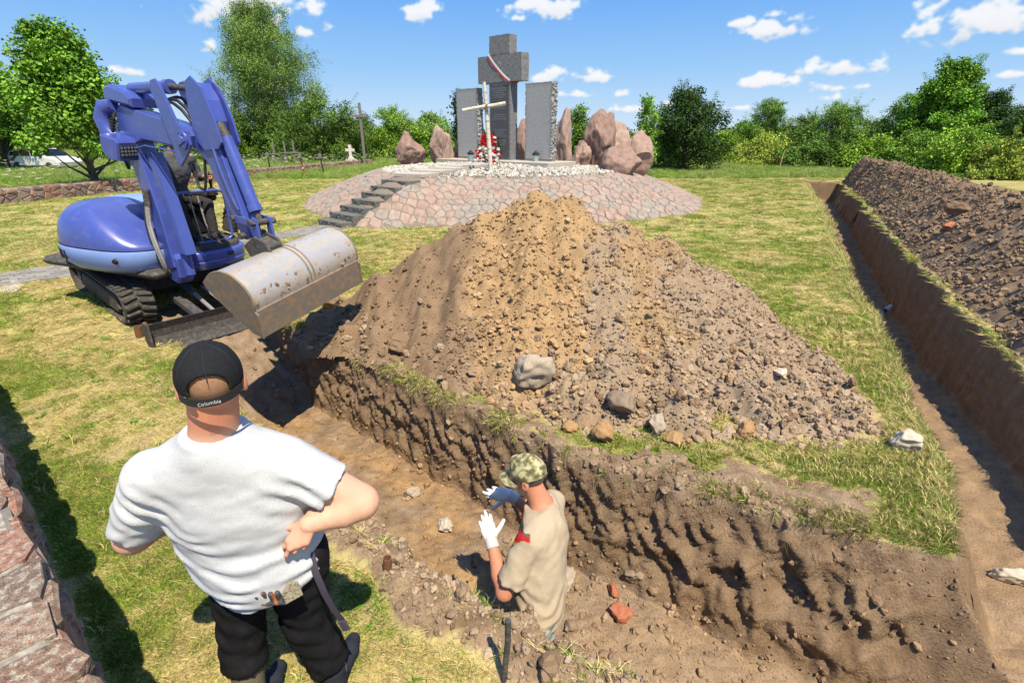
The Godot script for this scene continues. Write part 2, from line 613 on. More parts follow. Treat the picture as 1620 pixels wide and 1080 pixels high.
class Sheet:
	var v := PackedVector3Array()
	var c := PackedColorArray()
	var i := PackedInt32Array()
	func mesh() -> ArrayMesh:
		var n := PackedVector3Array()
		n.resize(v.size())
		for k in range(0, i.size(), 3):
			var a := v[i[k]]
			var f := (v[i[k + 2]] - a).cross(v[i[k + 1]] - a)
			n[i[k]] += f
			n[i[k + 1]] += f
			n[i[k + 2]] += f
		for k in n.size():
			n[k] = n[k].normalized() if n[k].length_squared() > 0.0 else Vector3.UP
		var a := []
		a.resize(Mesh.ARRAY_MAX)
		a[Mesh.ARRAY_VERTEX] = v
		a[Mesh.ARRAY_NORMAL] = n
		a[Mesh.ARRAY_COLOR] = c
		a[Mesh.ARRAY_INDEX] = i
		var m := ArrayMesh.new()
		m.add_surface_from_arrays(Mesh.PRIMITIVE_TRIANGLES, a)
		return m
	# cells of a rows x cols grid whose vertices start at "at"; rows run towards +x-like, columns towards +D-like
	func cell(p: int, q: int, r: int, t: int):
		i.append_array([p, q, r, p, r, t])

func in_patch(x: float, d: float, m: float) -> bool:
	trench_frame(x, d)
	if g_s > -3.2 + m and g_s < 7.6 - m and g_q > q_near(g_s) - 0.6 + m and g_q < 1.25 - m:
		return true
	return g_w > -1.3 + m and g_w < 33.8 - m and g_r > r_start(g_w) + m and g_r < 1.9 - m

func ground_grid(sh: Sheet, x0: float, x1: float, d0: float, d1: float, step: float, hole: Rect2):
	var nx := int(round((x1 - x0) / step))
	var nd := int(round((d1 - d0) / step))
	var at := sh.v.size()
	for k in nd + 1:
		for j in nx + 1:
			var x := x0 + j * step
			var d := d0 + k * step
			var y := ground(x, d)
			sh.v.append(Vector3(x, y, -d))
			sh.c.append(lawn_color(x, d).lerp(soil_color(x, y, d), ragged(x, d)) if g_soil > 0.0 else lawn_color(x, d))
	for k in nd:
		for j in nx:
			var x := x0 + (j + 0.5) * step
			var d := d0 + (k + 0.5) * step
			if hole.has_point(Vector2(x, d)) or in_patch(x, d, step * 0.8 + 0.02):
				continue
			var p := at + k * (nx + 1) + j
			sh.cell(p, p + 1, p + nx + 2, p + nx + 1)

func spread(list: PackedFloat32Array, a: float, b: float, n: int):
	for k in n:
		list.append(lerpf(a, b, float(k) / n))

func build_ground():
	var sh := Sheet.new()
	ground_grid(sh, -9.0, 9.0, -2.0, 13.0, 0.075, Rect2())
	ground_grid(sh, -36.0, 36.0, -12.0, 60.0, 0.5, Rect2(-8.7, -1.7, 17.4, 14.4))
	# trench beside the heap: many rows across its faces
	var ns := 430
	var rows := 0
	var at := sh.v.size()
	for a in ns + 1:
		var s := -3.25 + 10.9 * a / ns
		var qt := q_top(s)
		var qn := q_near(s)
		var wide := lerp_table(WIDE, s)
		var qs := PackedFloat32Array()
		spread(qs, qn - 0.62, qn, 18)
		spread(qs, qn, qn + 0.11, 18)
		spread(qs, qn + 0.11, qt - wide, 48)
		spread(qs, qt - wide, qt, 56)
		spread(qs, qt, maxf(1.27, qt + 0.3), 40)
		qs.append(maxf(1.27, qt + 0.3))
		rows = qs.size()
		for q in qs:
			var p := sq_to_xd(s, q)
			var y := ground(p.x, p.y)
			var col := lawn_color(p.x, p.y).lerp(soil_color(p.x, y, p.y), ragged(p.x, p.y))
			var pos := Vector3(p.x, y, -p.y)
			if g_wall > 0.01 and g_q < 0.9:
				pos += wall_shift(p, y)
			sh.v.append(pos)
			sh.c.append(col)
	for a in ns:
		for b in rows - 1:
			var p := at + a * rows + b
			sh.cell(p, p + rows, p + rows + 1, p + 1)
	# the second trench
	at = sh.v.size()
	var ws := PackedFloat32Array()
	spread(ws, -1.35, 10.0, 230)
	spread(ws, 10.0, 32.6, 190)
	spread(ws, 32.6, 33.9, 14)
	for w in ws:
		var rl := r_left(w)
		var rr := r_right(w)
		var rs := PackedFloat32Array()
		spread(rs, r_start(w), rl, 14)
		spread(rs, rl, rl + 0.13, 14)
		spread(rs, rl + 0.13, rr - 0.16, 26)
		spread(rs, rr - 0.16, rr, 34)
		spread(rs, rr, 1.95, 16)
		rows = rs.size()
		for r in rs:
			var p := wr_to_xd(w, r)
			var y := ground(p.x, p.y)
			var col := lawn_color(p.x, p.y).lerp(soil_color(p.x, y, p.y), ragged(p.x, p.y))
			var pos := Vector3(p.x, y - (0.012 if w < -0.6 else 0.0), -p.y)
			if g_wall > 0.01:
				var o := nb.get_noise_2d((w + y * 0.9) * 2.2, (y - w * 0.4) * 6.0) * 0.035 + nb.get_noise_3d(p.x * 9.0, y * 9.0, p.y * 9.0) * 0.022
				pos += Vector3(0.889, 0.0, 0.457) * (-1.0 if r > 0.6 else 1.0) * o * g_wall
			sh.v.append(pos)
			sh.c.append(col)
	for a in ws.size() - 1:
		for b in rows - 1:
			var p := at + a * rows + b
			sh.cell(p, p + 1, p + rows + 1, p + rows)
	# plain fields out to the horizon
	var rings := [36.0, 90.0, 250.0, 700.0, 3000.0]
	at = sh.v.size()
	for r in rings.size():
		for k in 64:
			var t := TAU * k / 64.0
			var dir := Vector2(cos(t), sin(t))
			var rad: float = rings[r]
			if r == 0:
				dir /= maxf(absf(dir.x), absf(dir.y))
			sh.v.append(Vector3(dir.x * rad, -0.06, -24.0 - dir.y * rad))
			sh.c.append(Color(0.19, 0.24, 0.06))
	for r in rings.size() - 1:
		for k in 64:
			var l := (k + 1) % 64
			sh.cell(at + r * 64 + k, at + (r + 1) * 64 + k, at + (r + 1) * 64 + l, at + r * 64 + l)
	var o := put("ground", sh.mesh(), mats.soil)
	o.set_meta("kind", "structure")

# ---------------------------------------------------------------- spoil heaps
const RIDGE := [[-3.0, 0.0], [-2.6, 0.25], [-2.0, 0.72], [-1.68, 0.96], [-1.13, 1.28], [-0.6, 1.56], [0.0, 1.86], [0.34, 1.99], [0.7, 1.9], [1.2, 1.66], [2.1, 1.25], [2.75, 0.93], [3.5, 0.3], [3.85, 0.0]]
const FOOT := [[-3.0, 6.3], [-1.9, 5.8], [-0.74, 4.85], [0.18, 4.25], [0.85, 3.98], [1.62, 3.85], [2.45, 3.85], [3.3, 4.0], [3.7, 4.7], [4.0, 6.5]]

func heap_h(x: float, d: float) -> float:
	var top := lerp_table(RIDGE, x)
	if top <= 0.0:
		return -0.1
	var crest := 7.0 + 0.12 * na.get_noise_1d(x * 1.4)
	var foot := lerp_table(FOOT, x) + na.get_noise_1d(x * 2.0 + 9.0) * 0.1
	var t := (d - foot) / maxf(0.3, crest - foot) if d < crest else 1.0 - (d - crest) / (top * 1.45 + 0.2)
	if t < -0.1:
		return -0.1
	var f := t - 0.10 * sin(clampf(t, 0.0, 1.0) * PI) if t > 0.0 else t
	var h := top * f
	h -= 0.10 * smoothstep(0.85, 1.0, t) * top
	if h > 0.02:
		var lump := smoothstep(-0.6, 0.3, x + 0.35 * nb.get_noise_2d(x, d))
		h += nb.get_noise_2d(x * 1.5, d * 1.5) * 0.13
		h += nb.get_noise_2d(x * 6.0, d * 6.0) * (0.035 + 0.03 * lump)
		h += (0.25 - nc.get_noise_2d(x * 9.0, d * 9.0)) * 0.02 * lump
		h += 0.10 * na.get_noise_2d(x * 1.9 + 4.0, d * 0.5)   # runs down the face where each bucketful slid
	return h

func heap_color(x: float, d: float) -> Color:
	var k := x * (1.0 - 0.10 * (d - 5.5)) + 0.5 * nb.get_noise_2d(x * 1.1 + 7.0, d * 1.0) + 0.22 * nb.get_noise_2d(x * 5.0, d * 5.0)
	var brown := Color(0.255, 0.178, 0.115)
	var ochre := Color(0.395, 0.27, 0.148)
	var grey := Color(0.33, 0.255, 0.185)
	var c := brown.lerp(ochre, smoothstep(-0.75, -0.2, k))
	c = c.lerp(grey, smoothstep(0.75, 1.0, k) * 0.9)
	c = c.lerp(ochre * 0.93, smoothstep(1.2, 1.35, k) * (1.0 - smoothstep(1.7, 2.0, k)) * 0.75)
	c = c.lerp(grey, (1.0 - smoothstep(4.3, 5.0, d + 0.5 * nb.get_noise_2d(x * 2.0, d * 2.0))) * 0.65)
	return c * (1.0 + 0.25 * nb.get_noise_2d(x * 5.0, d * 5.0))

func bank_h(w: float, r: float) -> float:
	var far := clampf(w / 31.0, 0.0, 1.0)
	var crest := lerpf(3.1, 2.3, far) + 0.25 * na.get_noise_1d(w * 0.4)
	var rr := r_right(w) + 0.10 + 0.05 * na.get_noise_1d(w * 0.9 + 60.0)
	var top := lerpf(1.32, 1.45, far) * (1.0 - smoothstep(32.3, 34.2, w)) + 0.15 * absf(na.get_noise_1d(w * 0.42 + 7.0)) + 0.10 * na.get_noise_1d(w * 1.1)
	var t := (r - rr) / (crest - rr) if r < crest else 1.0 - (r - crest) / (top * 1.5 + 0.3)
	if t < -0.1 or top <= 0.02:
		return -0.1
	var h := top * (pow(maxf(t, 0.0), 0.95) if t > 0.0 else t)
	h -= 0.08 * smoothstep(0.85, 1.0, t)
	if h > 0.01:
		h += nb.get_noise_2d(w * 0.9, r * 0.9) * 0.16 + nb.get_noise_2d(w * 5.0, r * 5.0) * 0.06
	return h

func clod_parts(parent: Node3D, spots: Array, tones: Callable, meshes: Array, lumps: Array):
	spots.sort_custom(func(a, b): return a[1] > b[1])
	var few := mini(300, spots.size())
	for k in few:
		var o := put("clod", lumps[k % lumps.size()], mats["clod%d" % tones.call(spots[k][0])], parent)
		o.transform = spots[k][2]
	var xf := []
	var col := []
	for k in range(few, spots.size()):
		xf.append(spots[k][2])
		col.append(spots[k][3])
	scatter("small_clods", meshes[0], mats.clods, xf, parent, col)

func clod_xform(p: Vector3, r: float) -> Transform3D:
	var b := Basis.from_euler(Vector3(rng.randf() * TAU, rng.randf() * TAU, rng.randf() * TAU))
	b = b.scaled_local(Vector3(rng.randf_range(0.7, 1.3), rng.randf_range(0.6, 1.0), rng.randf_range(0.7, 1.2)) * r)
	return Transform3D(b, p)

func build_heaps():
	var meshes := []
	for k in 6:
		meshes.append(stone(100 + k, 1, 9, 0.45, true, 1.6))
	var lumps := []
	for k in 8:
		lumps.append(stone(120 + k, 2, 12, 0.26, true, 1.7))
	mats["clod_meshes"] = meshes
	var t := thing("spoil_heap", "big heap of ochre and brown earth dumped on the lawn beside the near trench", "spoil heap")
	var sh := Sheet.new()
	var step := 0.032
	var nx := int(7.4 / step)
	var nd := int(6.8 / step)
	var hs := PackedFloat32Array()
	for k in nd + 1:
		for j in nx + 1:
			var x := -3.2 + j * step
			var d := 3.3 + k * step
			var h := heap_h(x, d)
			hs.append(h)
			sh.v.append(Vector3(x, lawn(x, d) - 0.01 + h, -d))
			sh.c.append(heap_color(x, d))
	for k in nd:
		for j in nx:
			var p := k * (nx + 1) + j
			if maxf(maxf(hs[p], hs[p + 1]), maxf(hs[p + nx + 1], hs[p + nx + 2])) > -0.04:
				sh.cell(p, p + 1, p + nx + 2, p + nx + 1)
	put("earth", sh.mesh(), mats.soil, t)
	var spots := []
	for k in 30000:
		var x := rng.randf_range(-3.0, 3.9)
		var d := rng.randf_range(3.5, 7.3)
		var h := heap_h(x, d)
		var foot := lerp_table(FOOT, x)
		if h < -0.03:
			continue
		var low := 1.0 - clampf((d - foot) / (7.0 - foot), 0.0, 1.0)
		var brown := 1.0 - smoothstep(-0.9, -0.3, x + 0.3 * nb.get_noise_2d(x * 1.5, d))
		if rng.randf() < brown * 0.75 or rng.randf() > 0.45 + 0.55 * low + 0.4 * nb.get_noise_2d(x * 2.0, d * 2.0):
			continue
		var r: float = 0.005 + 0.011 * pow(rng.randf(), 2.0) + 0.038 * pow(rng.randf(), 8.0) * (0.75 + 0.8 * low)
		var c := heap_color(x, d) * rng.randf_range(0.8, 1.3)
		spots.append([Vector3(x, 0, d), r, clod_xform(Vector3(x, lawn(x, d) + h + r * 0.25, -d), r), c])
	for k in 150:   # lumps that rolled to the foot and onto the lip
		var x := rng.randf_range(-2.0, 3.6)
		var d := lerp_table(FOOT, x) + rng.randfn(0.05, 0.22)
		var r: float = 0.010 + 0.05 * pow(rng.randf(), 3.2)
		var y := maxf(ground(x, d), lawn(x, d) + heap_h(x, d))
		if g_cut > 0.05:
			continue
		spots.append([Vector3(x, 0, d), r, clod_xform(Vector3(x, y + r * 0.35, -d), r), heap_color(x, d) * rng.randf_range(0.85, 1.25)])
	clod_parts(t, spots, func(p: Vector3) -> int:
		var c := heap_color(p.x, p.z)
		if rng.randf() < 0.08:
			return rng.randi() % 6
		return (1 if rng.randf() < 0.5 else 0) if c.r > 0.375 else ([2, 3, 2, 4][rng.randi() % 4]), meshes, lumps)
	# the long bank beside the second trench
	t = thing("spoil_bank", "long bank of grey brown earth thrown up along the far side of the second trench", "spoil heap")
	sh = Sheet.new()
	var wn := 560
	var rn := 110
	hs = PackedFloat32Array()
	for a in wn + 1:
		var w := -2.6 + 35.0 * pow(float(a) / wn, 1.35)
		for b in rn + 1:
			var r := 0.6 + 5.9 * b / rn
			var p := wr_to_xd(w, r)
			var h := bank_h(w, r)
			hs.append(h)
			sh.v.append(Vector3(p.x, lawn(p.x, p.y) - 0.01 + h, -p.y))
			var n := nb.get_noise_2d(w * 0.8, r * 1.2)
			var c := Color(0.285, 0.212, 0.15).lerp(Color(0.19, 0.13, 0.085), clampf(0.4 + n, 0.0, 1.0))
			sh.c.append(c * (1.0 + 0.25 * nb.get_noise_2d(w * 5.0, r * 5.0)))
	for a in wn:
		for b in rn:
			var p := a * (rn + 1) + b
			if maxf(maxf(hs[p], hs[p + 1]), maxf(hs[p + rn + 1], hs[p + rn + 2])) > -0.04:
				sh.cell(p, p + 1, p + rn + 2, p + rn + 1)
	put("earth", sh.mesh(), mats.soil, t)
	spots = []
	for k in 16000:
		var w := -1.0 + 34.5 * pow(rng.randf(), 1.5)
		var r := rng.randf_range(1.3, 4.2)
		var h := bank_h(w, r)
		if h < -0.02:
			continue
		var p := wr_to_xd(w, r)
		var rad: float = 0.012 + 0.02 * pow(rng.randf(), 2.0) + 0.06 * pow(rng.randf(), 7.0) + w * 0.0006
		spots.append([Vector3(p.x, 0, p.y), rad / (4.0 + w), clod_xform(Vector3(p.x, lawn(p.x, p.y) + h + rad * 0.25, -p.y), rad), Color(0.25, 0.182, 0.125) * rng.randf_range(0.75, 1.3)])
	clod_parts(t, spots, func(_p: Vector3) -> int: return [2, 3, 4, 2, 4, 1][rng.randi() % 6], meshes, lumps)
	# crumbs on the trench floor and along its lips
	var xf := []
	var col := []
	for k in 14000:
		var s := rng.randf_range(-3.0, 7.0)
		var q := rng.randf_range(-2.0, 0.5)
		var p := sq_to_xd(s, q)
		var y := ground(p.x, p.y)
		if g_soil < 0.5 or g_wall > 0.4 or rng.randf() > 0.25 + 0.75 * smoothstep(2.6, 3.6, s):
			continue
		if heap_h(p.x, p.y) > 0.0:
			continue
		var on_lip := g_cut < 0.1
		var r: float = 0.005 + 0.010 * rng.randf() * rng.randf() + 0.045 * pow(rng.randf(), 9.0) + (0.012 * rng.randf() if on_lip else 0.0)
		xf.append(clod_xform(Vector3(p.x, y + r * 0.2, -p.y), r))
		col.append(soil_color(p.x, y, p.y) * rng.randf_range(0.85, 1.25))
	for k in 2600:   # crumbs that cling to the cut faces
		var s := rng.randf_range(-1.8, 6.2)
		var q := q_top(s) - lerp_table(WIDE, s) * rng.randf_range(-0.15, 1.05)
		var p := sq_to_xd(s, q)
		var y := ground(p.x, p.y)
		if heap_h(p.x, p.y) > 0.0 or g_soil < 0.5:
			continue
		var at := Vector3(p.x, y, -p.y) + wall_shift(p, y)
		var r: float = 0.004 + 0.009 * pow(rng.randf(), 2.0) + 0.03 * pow(rng.randf(), 9.0)
		xf.append(clod_xform(at, r))
		col.append(soil_color(p.x, y, p.y) * rng.randf_range(0.8, 1.5))
	for k in 2000:   # the broken strip along the near lip
		var s := rng.randf_range(1.2, 5.2)
		var q := q_near(s) - absf(rng.randfn()) * 0.13 + 0.04
		var p := sq_to_xd(s, q)
		var y := ground(p.x, p.y)
		if g_soil < 0.4 or g_cut > 0.3:
			continue
		var r: float = 0.004 + 0.013 * rng.randf() * rng.randf() + 0.03 * pow(rng.randf(), 10.0)
		xf.append(clod_xform(Vector3(p.x, y + r * 0.15, -p.y), r))
		col.append(Color(0.40, 0.31, 0.22) * rng.randf_range(0.8, 1.2))
	scatter("loose_crumbs", meshes[1], mats.clods, xf, self, col).set_meta("label", "loose crumbs of earth strewn over the trench floor and lips")
# ---------------------------------------------------------------- fitted stones: a plane is split into uneven cells and each cell becomes a stone with bevelled edges
func clip_poly(p: PackedVector2Array, m: Vector2, n: Vector2) -> PackedVector2Array:
	var out := PackedVector2Array()
	for i in p.size():
		var a := p[i]
		var b := p[(i + 1) % p.size()]
		var da := (a - m).dot(n)
		var db := (b - m).dot(n)
		if da <= 0.0:
			out.append(a)
		if (da < 0.0 and db > 0.0) or (da > 0.0 and db < 0.0):
			out.append(a.lerp(b, da / (da - db)))
	return out

func cells(w: float, h: float, su: float, sv: float, gap: float, sd: int) -> Array:
	var r := RandomNumberGenerator.new()
	r.seed = sd
	var nu := maxi(1, int(round(w / su)))
	var nv := maxi(1, int(round(h / sv)))
	var seeds := {}
	for i in range(-1, nu + 1):
		for j in range(-1, nv + 1):
			seeds[Vector2i(i, j)] = Vector2((i + 0.5 + r.randf_range(-0.4, 0.4) + (0.5 if j % 2 else 0.0)) * w / nu, (j + 0.5 + r.randf_range(-0.3, 0.3)) * h / nv)
	var out := []
	for i in range(-1, nu + 1):
		for j in nv:
			var c: Vector2 = seeds[Vector2i(i, j)]
			var p := PackedVector2Array([c + Vector2(-2 * su, -2 * sv), c + Vector2(2 * su, -2 * sv), c + Vector2(2 * su, 2 * sv), c + Vector2(-2 * su, 2 * sv)])
			for a in range(-2, 3):
				for b in range(-2, 3):
					var k := Vector2i(i + a, j + b)
					if (a != 0 or b != 0) and seeds.has(k):
						var o: Vector2 = seeds[k]
						p = clip_poly(p, (c + o) * 0.5, (o - c).normalized())
			p = clip_poly(p, Vector2(0, 0), Vector2(-1, 0))
			p = clip_poly(p, Vector2(w, 0), Vector2(1, 0))
			p = clip_poly(p, Vector2(0, 0), Vector2(0, -1))
			p = clip_poly(p, Vector2(0, h), Vector2(0, 1))
			if p.size() < 3:
				continue
			var fit := Geometry2D.offset_polygon(p, -gap)
			if fit.size() and (fit[0] as PackedVector2Array).size() >= 3:
				var cl := PackedVector2Array()
				for q in fit[0]:
					if cl.is_empty() or cl[-1].distance_to(q) > su * 0.06:
						cl.append(q)
				if cl.size() >= 3 and cl[0].distance_to(cl[-1]) > su * 0.06:
					out.append(cl)
				elif cl.size() >= 4:
					cl.remove_at(cl.size() - 1)
					out.append(cl)
	return out

# "lift" maps (u, v, height) to a point; the stone stands "proud" out of the bed and goes "root" into it
func cell_stone(st: SurfaceTool, p: PackedVector2Array, lift: Callable, proud: float, root: float, bevel: float, r: RandomNumberGenerator):
	st.set_smooth_group(-1)
	var q := PackedVector2Array(p)
	if Geometry2D.is_polygon_clockwise(q):
		q.reverse()
	var n := q.size()
	var mid := Vector2.ZERO
	for a in q:
		mid += a
	mid /= n
	var rim := []
	var low := []
	var top := []
	for a in q:
		var t := mid + (a - mid) * (1.0 - bevel / maxf(0.03, a.distance_to(mid)))
		low.append(lift.call(a.x, a.y, -root))
		rim.append(lift.call(a.x, a.y, proud * 0.55))
		top.append(lift.call(t.x, t.y, proud * r.randf_range(0.8, 1.15)))
	var peak: Vector3 = lift.call(mid.x + r.randf_range(-0.2, 0.2) * bevel, mid.y, proud * r.randf_range(1.0, 1.3))
	var flip: bool = ((low[1] as Vector3) - low[0]).cross(top[0] - low[0]).dot((low[0] as Vector3) - peak) < 0.0
	for i in n:
		var j := (i + 1) % n
		for f in [[low[i], low[j], rim[j], rim[i]], [rim[i], rim[j], top[j], top[i]], [top[i], top[j], peak]]:
			if flip:
				f.reverse()
			tri(st, f[0], f[1], f[2])
			if f.size() == 4:
				tri(st, f[0], f[2], f[3])

func lay_stones(parent: Node, called: String, polys: Array, lift: Callable, proud: Vector2, root: float, bevel: float, ms: Array, few: int, sd: int):
	var r := RandomNumberGenerator.new()
	r.seed = sd
	var rest := []
	for m in ms:
		rest.append([tool(), 0])
	for k in polys.size():
		var m := r.randi() % ms.size()
		var pr := r.randf_range(proud.x, proud.y)
		if k < few:
			var st := tool()
			cell_stone(st, polys[k], lift, pr, root, bevel, r)
			put(called, done(st), ms[m], parent)
		else:
			cell_stone(rest[m][0], polys[k], lift, pr, root, bevel, r)
			rest[m][1] += 1
	for m in ms.size():
		if rest[m][1]:
			put("far_%ss" % called, done(rest[m][0]), ms[m], parent).set_meta("kind", "stuff")

func granite(key: String, a: Array, reps := 1.4, rough := 0.85, speck := 0.35, sd := 31) -> StandardMaterial3D:
	# blotches of tone with a fine dark and light speckle of crystals over them
	var m := mottled(key, [[0.0, lin(a[0] * 0.66, a[1] * 0.64, a[2] * 0.64)], [0.45, lin(a[0], a[1], a[2])], [1.0, lin(a[0] * 1.3, a[1] * 1.32, a[2] * 1.34)]], rough, reps, 0.008, 4.0, sd)
	m.detail_enabled = true
	m.detail_blend_mode = BaseMaterial3D.BLEND_MODE_MUL
	m.detail_uv_layer = BaseMaterial3D.DETAIL_UV_1
	m.detail_albedo = noise_tex(36, 0.16, [[0.0, Color(1 - speck, 1 - speck, 1 - speck)], [0.42, Color(1 - speck * 0.3, 1 - speck * 0.3, 1 - speck * 0.3)], [0.5, Color.WHITE], [1.0, Color.WHITE]], 512, 2)
	return m

# ---------------------------------------------------------------- the mound
const MOUND := Vector2(-0.35, 24.0)
const FLAT := Vector2(-0.5, 23.2)

func flat_r(dir: Vector2) -> float:
	var to_stairs := Vector2(-2.9, -5.5).normalized()
	var a := dir.angle_to(to_stairs)
	return 5.2 + 1.45 * exp(-a * a / 0.035) + 0.15 * sin(dir.angle() * 5.0)

func mound_h(x: float, d: float) -> float:
	var v := Vector2(x, d) - FLAT
	var rho := v.length()
	var dir := v / maxf(rho, 0.001)
	var rp := flat_r(dir)
	if rho < rp:
		return 1.22 + 0.22 * (1.0 - pow(rho / rp, 2.0))
	var m := FLAT - MOUND
	var b := m.dot(dir)
	var rb := -b + sqrt(b * b - m.length_squared() + 75.0)
	var a := dir.angle_to(Vector2(-2.9, -5.5).normalized())
	rb += 0.12 * sin(dir.angle() * 7.0) + 1.25 * exp(-a * a / 0.03)
	var t := (rho - rp) / (rb - rp)
	return 1.22 * (1.0 - t) + 0.10 * sin(clampf(t, 0.0, 1.0) * PI) if t < 1.0 else -0.3 * (t - 1.0) - 0.02

func build_mound():
	var t := Node3D.new()
	t.name = "mound"
	t.set_meta("kind", "structure")
	add_child(t)
	mottled("joint", [[0.0, lin(0.11, 0.09, 0.07)], [0.5, lin(0.19, 0.16, 0.13)], [1.0, lin(0.27, 0.24, 0.2)]], 0.95, 1.0, 0.03, 5.0, 61, true)
	var ms := [granite("mound_a", [0.32, 0.235, 0.195], 1.1, 0.9, 0.3, 71), granite("mound_b", [0.335, 0.275, 0.235], 1.1, 0.9, 0.3, 72), granite("mound_c", [0.285, 0.255, 0.225], 1.1, 0.9, 0.3, 73), granite("mound_d", [0.35, 0.26, 0.215], 1.1, 0.9, 0.3, 74)]
	var sh := Sheet.new()
	for k in 41:
		for j in 96:
			var a := TAU * j / 96.0
			var dir := Vector2(cos(a), sin(a))
			var p := MOUND + dir * 10.6 * k / 40.0
			sh.v.append(Vector3(p.x, lawn(p.x, p.y) + mound_h(p.x, p.y), -p.y))
			sh.c.append(Color.WHITE)
	for k in 40:
		for j in 96:
			var l := (j + 1) % 96
			sh.cell(k * 96 + j, (k + 1) * 96 + j, (k + 1) * 96 + l, k * 96 + l)
	put("bed", sh.mesh(), mats.joint, t)
	var polys := []
	for p: PackedVector2Array in cells(20.6, 20.6, 0.31, 0.29, 0.012, 8):
		var mid := Vector2.ZERO
		for a in p:
			mid += a
		mid = mid / p.size() + MOUND - Vector2(10.3, 10.3)
		var v := mid - FLAT
		if v.length() < flat_r(v.normalized()) or mound_h(mid.x, mid.y) < 0.0:
			continue
		var along := (mid - Vector2(-5.35, 15.55)).dot(Vector2(0.67, 0.742))   # keep the stairs clear
		var across := (mid - Vector2(-5.35, 15.55)).dot(Vector2(0.742, -0.67))
		if along > -0.6 and along < 3.4 and absf(across) < 0.72:
			continue
		polys.append([mid.y + absf(mid.x) * 0.15, p])
	polys.sort_custom(func(a, b): return a[0] < b[0])
	var lift := func(u: float, v: float, h: float) -> Vector3:
		var p := MOUND - Vector2(10.3, 10.3) + Vector2(u, v)
		return Vector3(p.x, lawn(p.x, p.y) + mound_h(p.x, p.y) + h, -p.y)
	lay_stones(t, "stone", polys.map(func(a): return a[1]), lift, Vector2(0.02, 0.05), 0.05, 0.03, ms, 300, 5)
	# white gravel on the flat top
	var peb := []
	for k in 4:
		peb.append(stone(300 + k, 1, 6, 0.3))
	vcol("pebble", 0.85)
	var xf := []
	var col := []
	for k in 6500:
		var a := rng.randf() * TAU
		var dir := Vector2(cos(a), sin(a))
		var p: Vector2 = FLAT + dir * sqrt(rng.randf()) * (flat_r(dir) - 0.05)
		var along := (p - Vector2(-3.6, 17.5)).dot(Vector2(0.52, 0.854))
		var across := (p - Vector2(-3.6, 17.5)).dot(Vector2(0.854, -0.52))
		if (along < 5.6 and absf(across) < 0.62) or p.y > 24.8:
			continue
		var r := rng.randf_range(0.03, 0.075)
		xf.append(clod_xform(Vector3(p.x, lawn(p.x, p.y) + mound_h(p.x, p.y) + r * 0.3, -p.y), r))
		var g := rng.randf_range(0.28, 0.56)
		col.append(Color(g, g * 0.96, g * 0.86))
	var o := scatter("white_gravel", peb[0], mats.pebble, xf, self, col)
	o.set_meta("label", "white gravel spread round the memorial on the mound top")

# ---------------------------------------------------------------- rubble walls
func wall_of(called: String, label: String, a: Vector2, b: Vector2, thick: float, height: float, su: float, sv: float, with_top: bool, ms: Array, sd: int, out_side: float):
	var t := thing(called, label, "wall", Vector3(a.x, 0, -a.y))
	var len := a.distance_to(b)
	var u := Vector3(b.x - a.x, 0, -(b.y - a.y)).normalized()
	var n := Vector3(-u.z, 0, u.x) * out_side   # towards the face that is seen
	var st := tool()
	var bas := Basis(u, Vector3.UP, u.cross(Vector3.UP))
	box(st, Transform3D(bas, u * len * 0.5 - n * thick * 0.5 + Vector3(0, height * 0.5 - 0.2, 0)), Vector3(len, height + 0.4, thick), 0.03)
	put("mortar", done(st), mats.mortar, t)
	var lift := func(x: float, y: float, h: float) -> Vector3:
		return u * x + Vector3(0, y - 0.04, 0) + n * (h + 0.03 * na.get_noise_2d(x * 1.3, y * 3.0))
	var face := cells(len, height + 0.04, su, sv, 0.014, sd)
	lay_stones(t, "stone", face, lift, Vector2(0.025, 0.06), 0.06, 0.03, ms, 240, sd)
	if with_top:
		var up := func(x: float, y: float, h: float) -> Vector3:
			return u * x - n * (y - 0.03 + 0.05 * na.get_noise_1d(x * 3.0)) + Vector3(0, height + h, 0)
		lay_stones(t, "coping_stone", cells(len, thick + 0.05, su * 1.1, thick * 0.30, 0.017, sd + 1), up, Vector2(0.004, 0.02), 0.05, 0.012, ms, 240, sd + 1)
	return t

